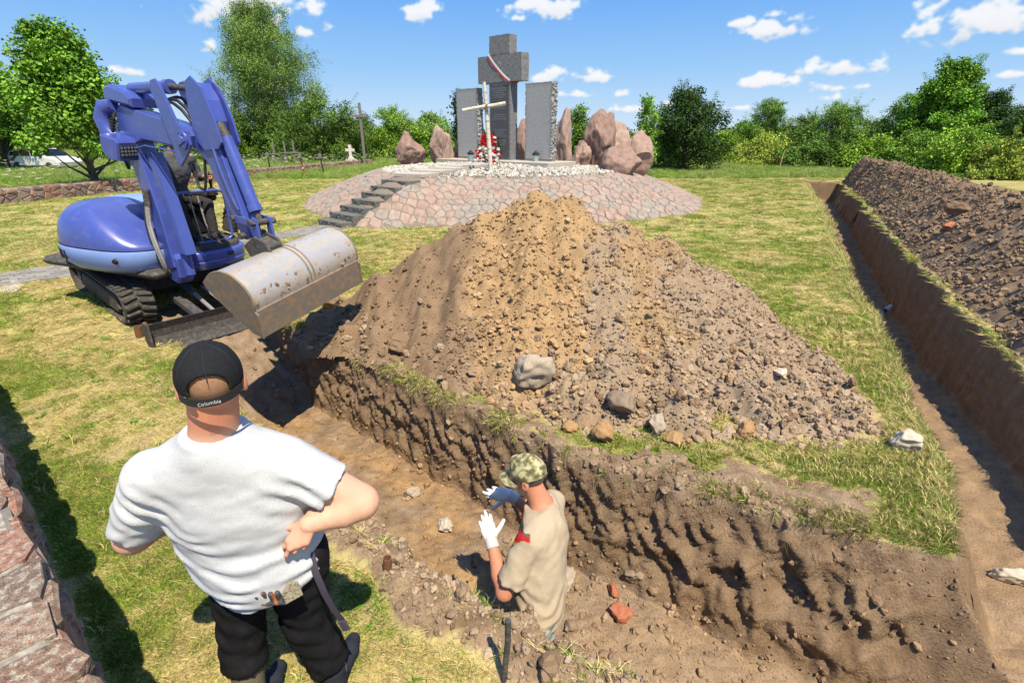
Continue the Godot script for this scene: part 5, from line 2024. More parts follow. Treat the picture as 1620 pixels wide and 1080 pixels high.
func make_track(root: Node3D, fr: Transform3D, zc: float):
	var t := Node3D.new()
	t.name = "track"
	root.add_child(t, true)
	# the belt's run as a closed line: flat below, raised idler in front, drive wheel behind
	var run := []
	var c1 := Vector2(0.82, 0.27)
	var c2 := Vector2(-0.84, 0.30)
	for k in 13:
		var a := -PI * 0.5 + PI * k / 12.0
		run.append(c1 + Vector2(cos(a), sin(a)) * 0.235)
	for k in 13:
		var a := PI * 0.5 + PI * k / 12.0
		run.append(c2 + Vector2(cos(a), sin(a)) * 0.245)
	run.append(Vector2(-0.62, 0.035))
	run.append(Vector2(0.62, 0.035))
	var len := 0.0
	for k in run.size():
		len += run[k].distance_to(run[(k + 1) % run.size()])
	var st := tool()
	var w := 0.19
	for k in run.size():
		var a: Vector2 = run[k]
		var b: Vector2 = run[(k + 1) % run.size()]
		var m := Vector2(0, 0.28)
		var ia := a + (m.lerp(Vector2(a.x * 0.9, 0.28), 1.0) - a).normalized() * 0.035
		var ib := b + (Vector2(b.x * 0.9, 0.28) - b).normalized() * 0.035
		var P := func(q: Vector2, z: float) -> Vector3: return fr * Vector3(q.x, q.y, zc + z)
		st.set_smooth_group(-1)
		quad(st, P.call(a, -w), P.call(a, w), P.call(b, w), P.call(b, -w))
		quad(st, P.call(ia, w), P.call(ia, -w), P.call(ib, -w), P.call(ib, w))
		quad(st, P.call(a, w), P.call(ia, w), P.call(ib, w), P.call(b, w))
		quad(st, P.call(ia, -w), P.call(a, -w), P.call(b, -w), P.call(ib, -w))
	put("belt", done(st), mats.rubber, t)
	var lug := tool()
	box(lug, Transform3D(), Vector3(0.052, 0.045, 0.175), 0.010)
	var lugm := done(lug)
	var n := int(len / 0.098)
	for k in n:
		var s := len * k / n
		var i := 0
		while s > run[i].distance_to(run[(i + 1) % run.size()]):
			s -= run[i].distance_to(run[(i + 1) % run.size()])
			i += 1
		var a: Vector2 = run[i]
		var b: Vector2 = run[(i + 1) % run.size()]
		var d := (b - a).normalized()
		var p := a + d * s
		var nn := Vector2(d.y, -d.x)
		for side in [-1.0, 1.0]:
			var o := put("tread_lug", lugm, mats.rubber, t)
			var bas := Basis(Vector3(d.x, d.y, 0), Vector3(nn.x, nn.y, 0), Vector3(0, 0, 1).cross(Vector3.ZERO) + Vector3(d.x, d.y, 0).cross(Vector3(nn.x, nn.y, 0)))
			o.transform = fr * Transform3D(bas * Basis(Vector3.UP, 0.25 * side), Vector3(p.x + nn.x * 0.014 + d.x * 0.03 * side, p.y + nn.y * 0.014 + d.y * 0.03 * side, zc + side * 0.095))
	st = tool()
	prism(st, [Vector2(-0.66, 0.12), Vector2(0.62, 0.12), Vector2(0.70, 0.20), Vector2(0.62, 0.36), Vector2(-0.66, 0.38), Vector2(-0.74, 0.24)], at_r(fr, zc), 0.30, 0.02)
	put("track_frame", done(st), mats.dark_steel, t)
	for c in [[c1, 0.20], [c2, 0.20], [Vector2(-0.42, 0.10), 0.07], [Vector2(0.0, 0.10), 0.07], [Vector2(0.4, 0.10), 0.07]]:
		st = tool()
		var bas := Basis(Vector3(1, 0, 0), Vector3(0, 0, 1), Vector3(0, -1, 0))
		lathe(st, [Vector2(0, -0.13), Vector2(c[1] * 0.3, -0.14), Vector2(c[1] * 0.35, -0.10), Vector2(c[1] * 0.8, -0.09), Vector2(c[1], -0.12), Vector2(c[1], 0.12), Vector2(c[1] * 0.8, 0.09), Vector2(c[1] * 0.35, 0.10), Vector2(c[1] * 0.3, 0.14), Vector2(0, 0.13)], fr * Transform3D(bas, Vector3(c[0].x, c[0].y, zc)), 18, true)
		put("wheel", done(st), mats.dark_steel, t)

func hose(fr: Transform3D, pts: Array, r: float) -> ArrayMesh:
	var cv := Curve3D.new()
	for k in pts.size():
		var tn: Vector3 = (pts[mini(k + 1, pts.size() - 1)] - pts[maxi(k - 1, 0)]) * 0.2
		cv.add_point(fr * (pts[k] as Vector3), fr.basis * -tn, fr.basis * tn)
	var out := []
	var n := pts.size() * 5
	for k in n + 1:
		out.append(cv.sample_baked(cv.get_baked_length() * k / n))
	var st := tool()
	tube(st, out, r, 8)
	return done(st)

func build_excavator():
	var pos := Vector3(-5.5, 0.0, -7.6)
	var root := thing("excavator", "small blue tracked excavator with a wide steel bucket held over the trench", "excavator", pos)
	var blue := paint("blue_paint", [0.052, 0.082, 0.355], 0.28)
	var sky_b := paint("light_blue_paint", [0.21, 0.33, 0.70], 0.42)
	mottled("rubber", [[0.0, lin(0.03, 0.029, 0.028)], [0.5, lin(0.05, 0.047, 0.043)], [0.75, lin(0.10, 0.088, 0.07)], [1.0, lin(0.20, 0.165, 0.12)]], 0.9, 2.0, 0.02, 3.0, 161)
	mottled("dark_steel", [[0.0, lin(0.03, 0.03, 0.032)], [0.55, lin(0.06, 0.06, 0.062)], [0.8, lin(0.14, 0.11, 0.08)], [1.0, lin(0.22, 0.165, 0.11)]], 0.7, 1.6, 0.02, 3.0, 162)
	mottled("grey_steel", [[0.0, lin(0.22, 0.215, 0.21)], [0.6, lin(0.34, 0.335, 0.33)], [1.0, lin(0.26, 0.21, 0.16)]], 0.55, 1.6, 0.02, 2.0, 163).metallic = 0.4
	flat_mat("black_plastic", Color(0.09, 0.09, 0.095), 0.6)
	flat_mat("hose_black", Color(0.13, 0.13, 0.14), 0.5)
	flat_mat("chrome", Color(0.75, 0.75, 0.76), 0.18, 1.0)
	# worn bright steel with earth stuck to it
	var bm := StandardMaterial3D.new()
	bm.uv1_triplanar = true
	bm.uv1_scale = Vector3(0.62, 0.62, 0.62)
	bm.albedo_texture = noise_tex(170, 0.012, [[0.0, lin(0.42, 0.40, 0.375)], [0.4, lin(0.52, 0.505, 0.485)], [0.68, lin(0.50, 0.48, 0.45)], [0.74, lin(0.27, 0.18, 0.10)], [1.0, lin(0.30, 0.19, 0.10)]], 1024, 6)
	bm.metallic_texture = noise_tex(170, 0.012, [[0.0, Color.WHITE], [0.68, Color.WHITE], [0.74, Color.BLACK], [1.0, Color.BLACK]], 1024, 6)
	bm.metallic = 0.4
	bm.metallic_specular = 0.7
	bm.roughness_texture = noise_tex(170, 0.012, [[0.0, Color(0.34, 0.34, 0.34)], [0.68, Color(0.30, 0.30, 0.30)], [0.74, Color(0.95, 0.95, 0.95)], [1.0, Color(0.95, 0.95, 0.95)]], 1024, 6)
	bm.roughness = 1.0
	mats.bucket_steel = bm
	var dm := bm.duplicate()
	dm.albedo_texture = noise_tex(171, 0.012, [[0.0, lin(0.20, 0.19, 0.18)], [0.42, lin(0.16, 0.14, 0.12)], [0.55, lin(0.24, 0.17, 0.105)], [1.0, lin(0.31, 0.21, 0.12)]], 1024, 6)
	dm.metallic_texture = null
	dm.metallic = 0.25
	dm.roughness_texture = null
	dm.roughness = 0.7
	mats.dirty_steel = dm

	# --- undercarriage
	var tu := frame_of(Vector3(-5.47, 0.15, -7.85), Vector2(0.8, -0.6), 5.5, pos)
	make_track(root, tu, 0.78)
	make_track(root, tu, -0.78)
	var st := tool()
	box(st, tu * xform(Vector3(0, 0.38, 0)), Vector3(0.9, 0.26, 1.2), 0.04)
	lathe(st, [Vector2(0, 0.5), Vector2(0.44, 0.5), Vector2(0.46, 0.62), Vector2(0.40, 0.72), Vector2(0, 0.72)], tu, 28, true)
	put("undercarriage", done(st), mats.dark_steel, root)
	# dozer blade with its arms and ram
	var bl := put("dozer_blade", null, null, root)
	st = tool()
	var prof := [Vector2(1.80, 0.33), Vector2(1.76, 0.24), Vector2(1.755, 0.14), Vector2(1.79, 0.04), Vector2(1.86, -0.06), Vector2(1.885, -0.055), Vector2(1.825, 0.05), Vector2(1.795, 0.14), Vector2(1.80, 0.24), Vector2(1.835, 0.34)]
	prism(st, prof, at_r(tu, 0.0), 1.98, 0.004)
	bl.mesh = done(st)
	bl.material_override = mats.dark_steel
	for s in [-1.0, 1.0]:
		st = tool()
		prism(st, [Vector2(1.70, 0.33), Vector2(1.87, 0.36), Vector2(1.93, -0.05), Vector2(1.86, -0.08), Vector2(1.72, 0.10)], at_r(tu, 0.995 * s), 0.03, 0.004)
		put("end_plate", done(st), mats.dark_steel, bl)
		st = tool()
		box(st, tu * xform(Vector3(1.35, 0.26, 0.30 * s), Vector3(0, 0, -0.10)), Vector3(0.9, 0.10, 0.13), 0.015)
		put("push_arm", done(st), mats.dark_steel, root)
	st = tool()
	rod(st, tu * Vector3(0.55, 0.46, 0.12), tu * Vector3(1.15, 0.36, 0.12), 0.055, 14)
	put("blade_ram", done(st), mats.dark_steel, root)
	st = tool()
	rod(st, tu * Vector3(1.15, 0.36, 0.12), tu * Vector3(1.76, 0.24, 0.12), 0.028, 14)
	put("blade_ram_rod", done(st), mats.grey_steel, root)
	st = tool()
	box(st, tu * xform(Vector3(1.28, 0.36, -0.20), Vector3(0, 0, -0.16)), Vector3(0.55, 0.02, 0.34), 0.006)
	put("step_plate", done(st), mats.grey_steel, root)

	# --- the upper body, slewed a little
	var th := frame_of(Vector3(-5.5, 0.14, -7.55), Vector2(0.975, -0.22), 4.0, pos)
	st = tool()
	box(st, th * xform(Vector3(-0.05, 0.70, 0.0)), Vector3(1.9, 0.12, 1.6), 0.05)
	put("deck", done(st), mats.dark_steel, root)
	put("side_cover", dome(th, 0.10, 0.42, 0.74, 0.58, 1.02, func(x: float, z: float) -> float: return 0.16 + 0.42 * smoothstep(0.9, -0.1, x) - 0.05 * smoothstep(-0.3, -0.7, x) - 0.05 * z, 2.7), blue, root)
	var sk := put("side_skirt", skirt_mesh(th, 0.10, 0.42, 0.74, 0.58, [Vector2(-0.30, 0.70), Vector2(-0.10, 0.71), Vector2(-0.03, 0.78), Vector2(0.012, 0.90), Vector2(0.015, 1.00), Vector2(-0.01, 1.03)], 2.7), sky_b, root)
	st = tool()   # dark gap between cover and skirt, and the panel joint across the cover
	var gap := []
	for j in 57:
		var a := TAU * j / 56.0
		var m := pow(pow(absf(cos(a)), 2.7) + pow(absf(sin(a)), 2.7), -1.0 / 2.7)
		gap.append(th * Vector3(0.10 + cos(a) * m * 0.742, 1.028, 0.42 + sin(a) * m * 0.582))
	tube(st, gap, 0.007, 6, false)
	put("panel_gap", done(st), mats.black_plastic, root)
	for k in 7:   # cooling slots at the back of the skirt
		var sl := tool()
		var a := deg_to_rad(118.0 + k * 6.0)
		var m := pow(pow(absf(cos(a)), 2.7) + pow(absf(sin(a)), 2.7), -1.0 / 2.7)
		box(sl, th * Transform3D(Basis(Vector3.UP, -a + PI * 0.5) * Basis(Vector3.RIGHT, 0.08), Vector3(0.10 + cos(a) * m * 0.752, 0.90, 0.42 + sin(a) * m * 0.592)), Vector3(0.018, 0.13, 0.02), 0.005)
		put("slot", done(sl), mats.black_plastic, sk)
	var cap := tool()
	lathe(cap, [Vector2(0, 0.02), Vector2(0.028, 0.02), Vector2(0.034, 0.0), Vector2(0.04, -0.01)], th * Transform3D(Basis(Vector3.RIGHT, PI * 0.5), Vector3(0.52, 0.90, 0.985)), 14, true)
	put("lock", done(cap), mats.black_plastic, sk)
	put("engine_hood", dome(th, -0.52, -0.40, 0.36, 0.60, 1.02, func(x: float, z: float) -> float: return 0.50 + 0.02 * z, 3.4), sky_b, root)
	put("hood_skirt", skirt_mesh(th, -0.52, -0.40, 0.36, 0.60, [Vector2(-0.2, 0.70), Vector2(0.0, 0.74), Vector2(0.0, 1.03)], 3.4), sky_b, root)
	var dec := tool()
	box(dec, th * Transform3D(Basis(Vector3.UP, deg_to_rad(-28)) * Basis(Vector3.RIGHT, -0.16), Vector3(-0.47, 1.16, 0.80)), Vector3(0.26, 0.13, 0.008), 0.002)
	put("data_plate", done(dec), flat_mat("plate_white", Color(0.80, 0.80, 0.78), 0.6), root)
	# operator's platform
	var tc := frame_of(Vector3(-5.33, 0.16, -7.46), Vector2(0.85, -0.53), 5.0, pos)
	put("platform", skirt_mesh(tc, 0.24, -0.46, 0.64, 0.55, [Vector2(-0.2, 0.60), Vector2(-0.02, 0.63), Vector2(0.015, 0.72), Vector2(0.01, 0.755), Vector2(-0.012, 0.765), Vector2(0.012, 0.775), Vector2(0.012, 0.87), Vector2(-0.02, 0.90), Vector2(-0.3, 0.90), Vector2(-0.54, 0.90)], 3.0), blue, root)
	put("floor_mat", skirt_mesh(tc, 0.24, -0.46, 0.60, 0.51, [Vector2(0.0, 0.90), Vector2(0.0, 0.955), Vector2(-0.02, 0.965), Vector2(-0.30, 0.965), Vector2(-0.50, 0.965)], 3.0), mats.rubber, root)
	for k in 3:
		st = tool()
		box(st, tc * xform(Vector3(0.888, 0.80 + k * 0.024, -0.62), Vector3(0, 0.15, 0)), Vector3(0.02, 0.010, 0.10), 0.003)
		put("slot", done(st), mats.black_plastic, root)
	st = tool()
	box(st, tc * xform(Vector3(-0.08, 1.14, -0.46)), Vector3(0.5, 0.36, 0.56), 0.04)
	put("seat_box", done(st), mats.black_plastic, root)
	var seat := put("seat", null, null, root)
	st = tool()
	box(st, tc * xform(Vector3(-0.02, 1.37, -0.46), Vector3(0, 0, 0.06)), Vector3(0.50, 0.11, 0.50), 0.045)
	seat.mesh = done(st)
	seat.material_override = mats.black_plastic
	st = tool()
	box(st, tc * xform(Vector3(-0.30, 1.70, -0.46), Vector3(0, 0, 0.18)), Vector3(0.12, 0.62, 0.46), 0.05)
	put("backrest", done(st), mats.black_plastic, seat)
	for s in [-1.0, 1.0]:
		st = tool()
		box(st, tc * xform(Vector3(0.12, 1.53, -0.46 + 0.33 * s)), Vector3(0.46, 0.10, 0.13), 0.03)
		put("console", done(st), mats.black_plastic, root)
		st = tool()   # ribbed bellows and joystick
		var pr := []
		for k in 9:
			pr.append(Vector2(0.075 - k * 0.005 + (0.014 if k % 2 else 0.0), 1.57 + k * 0.013))
		lathe(st, pr, tc * xform(Vector3(0.34, 0, -0.46 + 0.33 * s)), 14)
		tube(st, [tc * Vector3(0.34, 1.67, -0.46 + 0.33 * s), tc * Vector3(0.36, 1.76, -0.46 + 0.32 * s), tc * Vector3(0.37, 1.86, -0.46 + 0.31 * s)], [0.016, 0.024, 0.028], 10)
		put("joystick", done(st), mats.black_plastic, root)
	st = tool()   # folded black bellows beside the far console
	var prb := []
	for k in 17:
		prb.append(Vector2(0.12 + (0.018 if k % 2 else 0.0) - absf(k - 8) * 0.003, k * 0.035))
	lathe(st, prb, tc * Transform3D(Basis.from_euler(Vector3(-0.25, 0, -0.12)), Vector3(0.40, 1.02, -0.93)), 16)
	put("bellows", done(st), mats.rubber, root)
	st = tool()
	rod(st, tc * Vector3(0.50, 0.98, -0.98), tc * Vector3(0.58, 1.22, -1.02), 0.012, 8)
	put("side_lever", done(st), mats.dark_steel, root)
	st = tool()
	lathe(st, [Vector2(0, -0.03), Vector2(0.028, 0), Vector2(0, 0.03)], tc * xform(Vector3(0.585, 1.24, -1.02)), 10)
	put("lever_knob", done(st), flat_mat("knob_red", Color(0.45, 0.12, 0.08), 0.5), root)
	for k in 2:   # travel levers with their cross grips
		st = tool()
		var z := -0.50 + k * 0.12
		rod(st, tc * Vector3(0.58, 0.96, z - 0.02), tc * Vector3(0.46, 1.62, z), 0.012, 8)
		put("travel_lever", done(st), mats.grey_steel, root)
		st = tool()
		rod(st, tc * Vector3(0.46, 1.62, z - 0.05), tc * Vector3(0.46, 1.63, z + 0.05), 0.020, 8)
		put("lever_grip", done(st), mats.black_plastic, root)
		st = tool()
		box(st, tc * xform(Vector3(0.62, 1.00, -0.62 + k * 0.34), Vector3(0, 0, -0.35)), Vector3(0.20, 0.015, 0.10), 0.004)
		put("pedal", done(st), mats.dark_steel, root)
	# blue hoop guarding the front
	var hoop := []
	for p in [[1.62, -0.10], [1.66, -0.14], [1.68, -0.20], [1.68, -0.46], [1.68, -0.72], [1.66, -0.78], [1.62, -0.82], [1.3, -0.82], [1.04, -0.82], [1.0, -0.80], [0.97, -0.74], [0.97, -0.46], [0.97, -0.18], [0.99, -0.12], [1.04, -0.10], [1.3, -0.10], [1.62, -0.10]]:
		hoop.append(tc * Vector3(0.66 - (p[0] - 1.0) * 0.12, p[0], p[1]))
	st = tool()
	tube(st, hoop, 0.020, 10)
	put("guard_hoop", done(st), blue, root)
	# dark bulkhead between the boom and the operator, with a pale edge strip
	st = tool()
	prism(st, [Vector2(0.45, 0.92), Vector2(0.76, 0.92), Vector2(0.57, 1.62), Vector2(0.40, 2.28), Vector2(0.32, 2.28), Vector2(0.28, 1.5)], at_r(tc, -0.06), 0.03, 0.005)
	put("bulkhead", done(st), mats.black_plastic, root)
	st = tool()
	tube(st, [tc * Vector3(0.78, 0.90, -0.06), tc * Vector3(0.59, 1.62, -0.06), tc * Vector3(0.42, 2.30, -0.06)], 0.016, 8)
	put("edge_strip", done(st), sky_b, root)

	# --- boom, stick and bucket, swung to the side
	var tb := frame_of(Vector3(-5.33, 0.16, -7.46), Vector2(0.85, -0.53), 5.5, pos)
	st = tool()
	prism(st, [Vector2(0.30, 0.62), Vector2(0.92, 0.55), Vector2(1.02, 0.66), Vector2(1.02, 0.92), Vector2(0.86, 1.04), Vector2(0.66, 0.92), Vector2(0.30, 0.90)], at_r(tb, 0.10), 0.22, 0.02)
	put("swing_post", done(st), blue, root)
	var boom := put("boom", null, null, root)
	st = tool()
	prism(st, [Vector2(0.70, 0.80), Vector2(0.84, 0.74), Vector2(0.98, 0.80), Vector2(0.86, 1.5), Vector2(0.66, 2.15), Vector2(0.64, 2.34), Vector2(0.82, 2.40), Vector2(1.72, 2.40), Vector2(1.92, 2.44), Vector2(1.95, 2.55), Vector2(1.86, 2.64), Vector2(0.70, 2.74), Vector2(0.42, 2.78), Vector2(0.28, 2.68), Vector2(0.26, 2.46), Vector2(0.40, 2.05), Vector2(0.62, 1.42)], at_r(tb, 0.12), 0.22, 0.015)
	boom.mesh = done(st)
	boom.material_override = blue
	for s in [-1.0, 1.0]:
		st = tool()
		tube(st, [tb * Vector3(0.40, 2.05, 0.10 + s * 0.127), tb * Vector3(0.60, 2.27, 0.10 + s * 0.127), tb * Vector3(0.85, 2.335, 0.10 + s * 0.127), tb * Vector3(1.70, 2.345, 0.10 + s * 0.127)], 0.012, 6)
		put("weld_seam", done(st), blue, boom)
		st = tool()
		var ax := Basis(tb.basis.x, tb.basis.z, -tb.basis.y)
		lathe(st, [Vector2(0, 0.05), Vector2(0.05, 0.05), Vector2(0.055, 0.03), Vector2(0.105, 0.03), Vector2(0.11, 0.0)], Transform3D(ax if s > 0.0 else Basis(tb.basis.x, -tb.basis.z, tb.basis.y), tb * Vector3(1.84, 2.50, 0.10 + s * 0.16)), 18, true)
		for k in 6:
			var a := TAU * k / 6.0
			box(st, tb * xform(Vector3(1.84 + cos(a) * 0.075, 2.50 + sin(a) * 0.075, 0.10 + s * 0.195)), Vector3(0.022, 0.022, 0.014), 0.003)
		put("pivot_boss", done(st), blue, boom)
	st = tool()   # pale cover over the hoses on the bend of the boom
	prism(st, [Vector2(0.12, 2.80), Vector2(0.78, 2.76), Vector2(0.80, 2.86), Vector2(0.70, 2.93), Vector2(0.34, 2.99), Vector2(0.18, 2.96)], at_r(tb, 0.10), 0.34, 0.03)
	put("hose_cover", done(st), blue, boom)
	# lift ram with its guard plate in front of the boom
	st = tool()
	rod(st, tb * Vector3(1.14, 0.72, 0.12), tb * Vector3(0.98, 1.55, 0.12), 0.062, 16)
	put("lift_ram", done(st), blue, root)
	st = tool()
	rod(st, tb * Vector3(0.98, 1.55, 0.12), tb * Vector3(0.80, 2.24, 0.12), 0.032, 14)
	put("lift_ram_rod", done(st), mats.chrome, root)
	st = tool()
	prism(st, [Vector2(1.24, 1.02), Vector2(1.27, 1.03), Vector2(0.89, 2.26), Vector2(0.86, 2.25)], at_r(tb, 0.12), 0.14, 0.006)
	for s in [-1.0, 1.0]:
		prism(st, [Vector2(1.12, 1.02), Vector2(1.25, 1.03), Vector2(0.87, 2.25), Vector2(0.77, 2.25)], at_r(tb, 0.12 + 0.07 * s), 0.014, 0.003)
	put("ram_guard", done(st), blue, root)
	# arm ram along the top
	st = tool()
	rod(st, tb * Vector3(0.55, 2.96, 0.10), tb * Vector3(1.45, 3.03, 0.10), 0.065, 16)
	rod(st, tb * Vector3(1.36, 3.022, 0.10), tb * Vector3(1.46, 3.03, 0.10), 0.078, 16)
	put("arm_ram", done(st), blue, root)
	st = tool()
	rod(st, tb * Vector3(1.46, 3.03, 0.10), tb * Vector3(2.08, 3.03, 0.10), 0.034, 14)
	put("arm_ram_rod", done(st), mats.dark_steel, root)
	# the clevis plates that carry the stick
	for s in [-1.0, 1.0]:
		st = tool()
		prism(st, [Vector2(1.36, 3.08), Vector2(1.46, 3.10), Vector2(1.56, 3.02), Vector2(1.78, 2.66), Vector2(1.95, 2.60), Vector2(1.98, 2.46), Vector2(1.90, 2.36), Vector2(1.70, 2.20), Vector2(1.62, 2.22), Vector2(1.60, 2.42), Vector2(1.42, 2.80), Vector2(1.33, 2.98)], at_r(tb, 0.10 + s * 0.155), 0.028, 0.006)
		put("clevis_plate", done(st), blue, root)
	var stick := put("stick", null, null, root)
	st = tool()
	prism(st, [Vector2(1.80, 2.44), Vector2(1.92, 2.40), Vector2(2.10, 2.30), Vector2(2.56, 1.56), Vector2(2.64, 1.50), Vector2(2.72, 1.54), Vector2(2.72, 1.66), Vector2(2.46, 2.30), Vector2(2.34, 2.62), Vector2(2.36, 2.74), Vector2(2.28, 2.94), Vector2(2.14, 3.10), Vector2(2.02, 3.10), Vector2(1.98, 2.98), Vector2(1.90, 2.62)], at_r(tb, 0.10), 0.17, 0.015)
	stick.mesh = done(st)
	stick.material_override = blue
	for s in [-1.0, 1.0]:
		st = tool()
		prism(st, [Vector2(1.96, 3.10), Vector2(2.08, 3.16), Vector2(2.26, 3.06), Vector2(2.42, 2.78), Vector2(2.50, 2.54), Vector2(2.42, 2.46), Vector2(2.16, 2.42), Vector2(2.02, 2.50), Vector2(1.95, 2.80)], at_r(tb, 0.10 + s * 0.10), 0.024, 0.006)
		put("cheek_plate", done(st), blue, stick)
	st = tool()   # bucket ram on the front of the stick
	rod(st, tb * Vector3(2.42, 2.58, 0.10), tb * Vector3(2.78, 1.86, 0.10), 0.066, 18)
	rod(st, tb * Vector3(2.755, 1.91, 0.10), tb * Vector3(2.79, 1.84, 0.10), 0.075, 18)
	put("bucket_ram", done(st), blue, root)
	st = tool()
	rod(st, tb * Vector3(2.30, 2.74, 0.10), tb * Vector3(2.42, 2.58, 0.10), 0.05, 14)
	rod(st, tb * Vector3(2.78, 1.86, 0.10), tb * Vector3(2.84, 1.74, 0.10), 0.036, 14)
	put("bucket_ram_rod", done(st), mats.dark_steel, root)
	put("oil_pipe", hose(tb, [Vector3(2.30, 2.50, 0.20), Vector3(2.36, 2.36, 0.215), Vector3(2.52, 2.02, 0.215), Vector3(2.62, 1.84, 0.20)], 0.016), blue, stick)
	# linkage
	for s in [-1.0, 1.0]:
		st = tool()
		prism(st, [Vector2(2.50, 1.74), Vector2(2.56, 1.78), Vector2(2.86, 1.78), Vector2(2.92, 1.74), Vector2(2.86, 1.70), Vector2(2.56, 1.70)], at_r(tb, 0.10 + s * 0.115), 0.03, 0.006)
		put("link", done(st), blue, root)
		st = tool()
		prism(st, [Vector2(2.84, 1.80), Vector2(2.91, 1.78), Vector2(2.96, 1.52), Vector2(2.92, 1.46), Vector2(2.85, 1.50)], at_r(tb, 0.10 + s * 0.085), 0.03, 0.006)
		put("link", done(st), blue, root)
	st = tool()
	for p in [Vector2(2.87, 1.74), Vector2(2.54, 1.74), Vector2(2.66, 1.56), Vector2(2.90, 1.50)]:
		rod(st, tb * Vector3(p.x, p.y, -0.06), tb * Vector3(p.x, p.y, 0.26), 0.036, 14)
	put("pin", done(st), mats.dark_steel, root)
	# bucket: a wide ditching scoop with its back to the camera
	var tk := tb * Transform3D(Basis(Vector3.UP, deg_to_rad(8.5)) * Basis(Vector3.RIGHT, deg_to_rad(6.5)), Vector3(3.18, 1.20, 0.02))
	var bucket := put("bucket", null, null, root)
	var arc := []
	var wide := 0.80
	for k in 22:
		var a := deg_to_rad(-12.0 + 150.0 * k / 21.0)
		arc.append(Vector2(-0.03 + cos(a) * 0.335, 0.0 + sin(a) * 0.30))
	arc.append(Vector2(-0.36, 0.12))
	st = tool()
	var thick := 0.018
	for i in arc.size() - 1:
		var a: Vector2 = arc[i]
		var b: Vector2 = arc[i + 1]
		var ai := a * (1.0 - thick / a.length())
		var bi := b * (1.0 - thick / b.length())
		st.set_smooth_group(1)
		quad(st, tk * Vector3(a.x, a.y, wide), tk * Vector3(a.x, a.y, -wide), tk * Vector3(b.x, b.y, -wide), tk * Vector3(b.x, b.y, wide))
		st.set_smooth_group(2)
		quad(st, tk * Vector3(ai.x, ai.y, -wide), tk * Vector3(ai.x, ai.y, wide), tk * Vector3(bi.x, bi.y, wide), tk * Vector3(bi.x, bi.y, -wide))
	bucket.mesh = done(st)
	bucket.material_override = mats.bucket_steel
	for s in [-1.0, 1.0]:
		st = tool()
		var poly := []
		for a in arc:
			poly.append(a * 1.02)
		poly.append_array([Vector2(-0.34, 0.06), Vector2(-0.12, -0.12), Vector2(0.20, -0.34), Vector2(0.34, -0.37), Vector2(0.335, -0.10)])
		prism(st, poly, at_r(tk, s * wide), 0.024, 0.004)
		put("side_plate", done(st), mats.dirty_steel, bucket)
	st = tool()
	box(st, tk * xform(Vector3(0.312, -0.215, 0), Vector3(0, 0, 0.05)), Vector3(0.028, 0.31, wide * 2.0 - 0.02), 0.006)
	put("cutting_edge", done(st), mats.dirty_steel, bucket)
	st = tool()
	for z in [-0.06, 0.0]:
		var rib := []
		for k in range(2, 21):
			rib.append(tk * Vector3(arc[k].x * 1.006, arc[k].y * 1.006, z))
		tube(st, rib, 0.010, 6)
	put("weld_bead", done(st), mats.dirty_steel, bucket)
	for s in [-1.0, 1.0]:
		st = tool()
		prism(st, [Vector2(-0.36, 0.16), Vector2(-0.02, 0.28), Vector2(-0.10, 0.40), Vector2(-0.24, 0.44), Vector2(-0.34, 0.38), Vector2(-0.44, 0.30)], at_r(tk, 0.08 + s * 0.085), 0.03, 0.006)
		put("hanger", done(st), mats.dark_steel, bucket)
	st = tool()   # box of the quick hitch
	box(st, tk * xform(Vector3(-0.16, 0.335, 0.08), Vector3(0, 0, -0.3)), Vector3(0.20, 0.10, 0.16), 0.012)
	put("quick_hitch", done(st), mats.dark_steel, bucket)
	# earth stuck to the lower back of the bucket
	var cr := RandomNumberGenerator.new()
	cr.seed = 8
	var xf := []
	var col := []
	for k in 260:
		var a := deg_to_rad(-12.0 + 42.0 * pow(cr.randf(), 1.5))
		var z := cr.randf_range(-wide, wide)
		if nb.get_noise_2d(z * 3.0, a * 4.0) < 0.12:
			continue
		var p := Vector3(-0.03 + cos(a) * 0.337, sin(a) * 0.302, z)
		var r := 0.006 + 0.035 * cr.randf() * cr.randf()
		xf.append(tk * Transform3D(Basis.from_euler(Vector3(cr.randf() * TAU, cr.randf() * TAU, 0)).scaled_local(Vector3(r, r * 0.5, r)), p - Vector3(0.006, 0, 0)))
		var v := cr.randf_range(0.8, 1.25)
		col.append(Color(0.27 * v, 0.175 * v, 0.095 * v))
	scatter("stuck_earth", mats.clod_meshes[2], mats.clods, xf, bucket, col)
	# hoses
	for k in 5:
		put("hose", hose(tb, [Vector3(0.28, 2.58 - k * 0.035, 0.26 + k * 0.01), Vector3(0.05, 2.62 - k * 0.05, 0.30), Vector3(0.02, 2.40 - k * 0.06, 0.22 - k * 0.03), Vector3(0.30, 2.0, 0.23)], 0.020), mats.hose_black, root)
	for k in 3:
		put("hose", hose(tb, [Vector3(1.10, 2.86, 0.02 + k * 0.06), Vector3(1.55, 2.92 - k * 0.03, 0.05 + k * 0.05), Vector3(1.80, 2.72, 0.04 + k * 0.05), Vector3(1.98, 2.56, 0.05 + k * 0.04)], 0.018), mats.hose_black, root)
	put("hose", hose(tb, [Vector3(1.80, 2.24, 0.18), Vector3(1.88, 1.98, 0.20), Vector3(1.97, 1.96, 0.18), Vector3(2.02, 2.30, 0.16)], 0.016), mats.hose_black, root)
	for k in 3:
		put("hose", hose(tb, [Vector3(0.72 - k * 0.05, 1.62, 0.27), Vector3(0.74 - k * 0.05, 1.35, 0.31), Vector3(0.86 - k * 0.06, 1.05, 0.33), Vector3(0.90 - k * 0.05, 0.78, 0.30), Vector3(0.70, 0.66, 0.26)], 0.021), mats.grey_steel if k < 2 else mats.hose_black, root)
	st = tool()
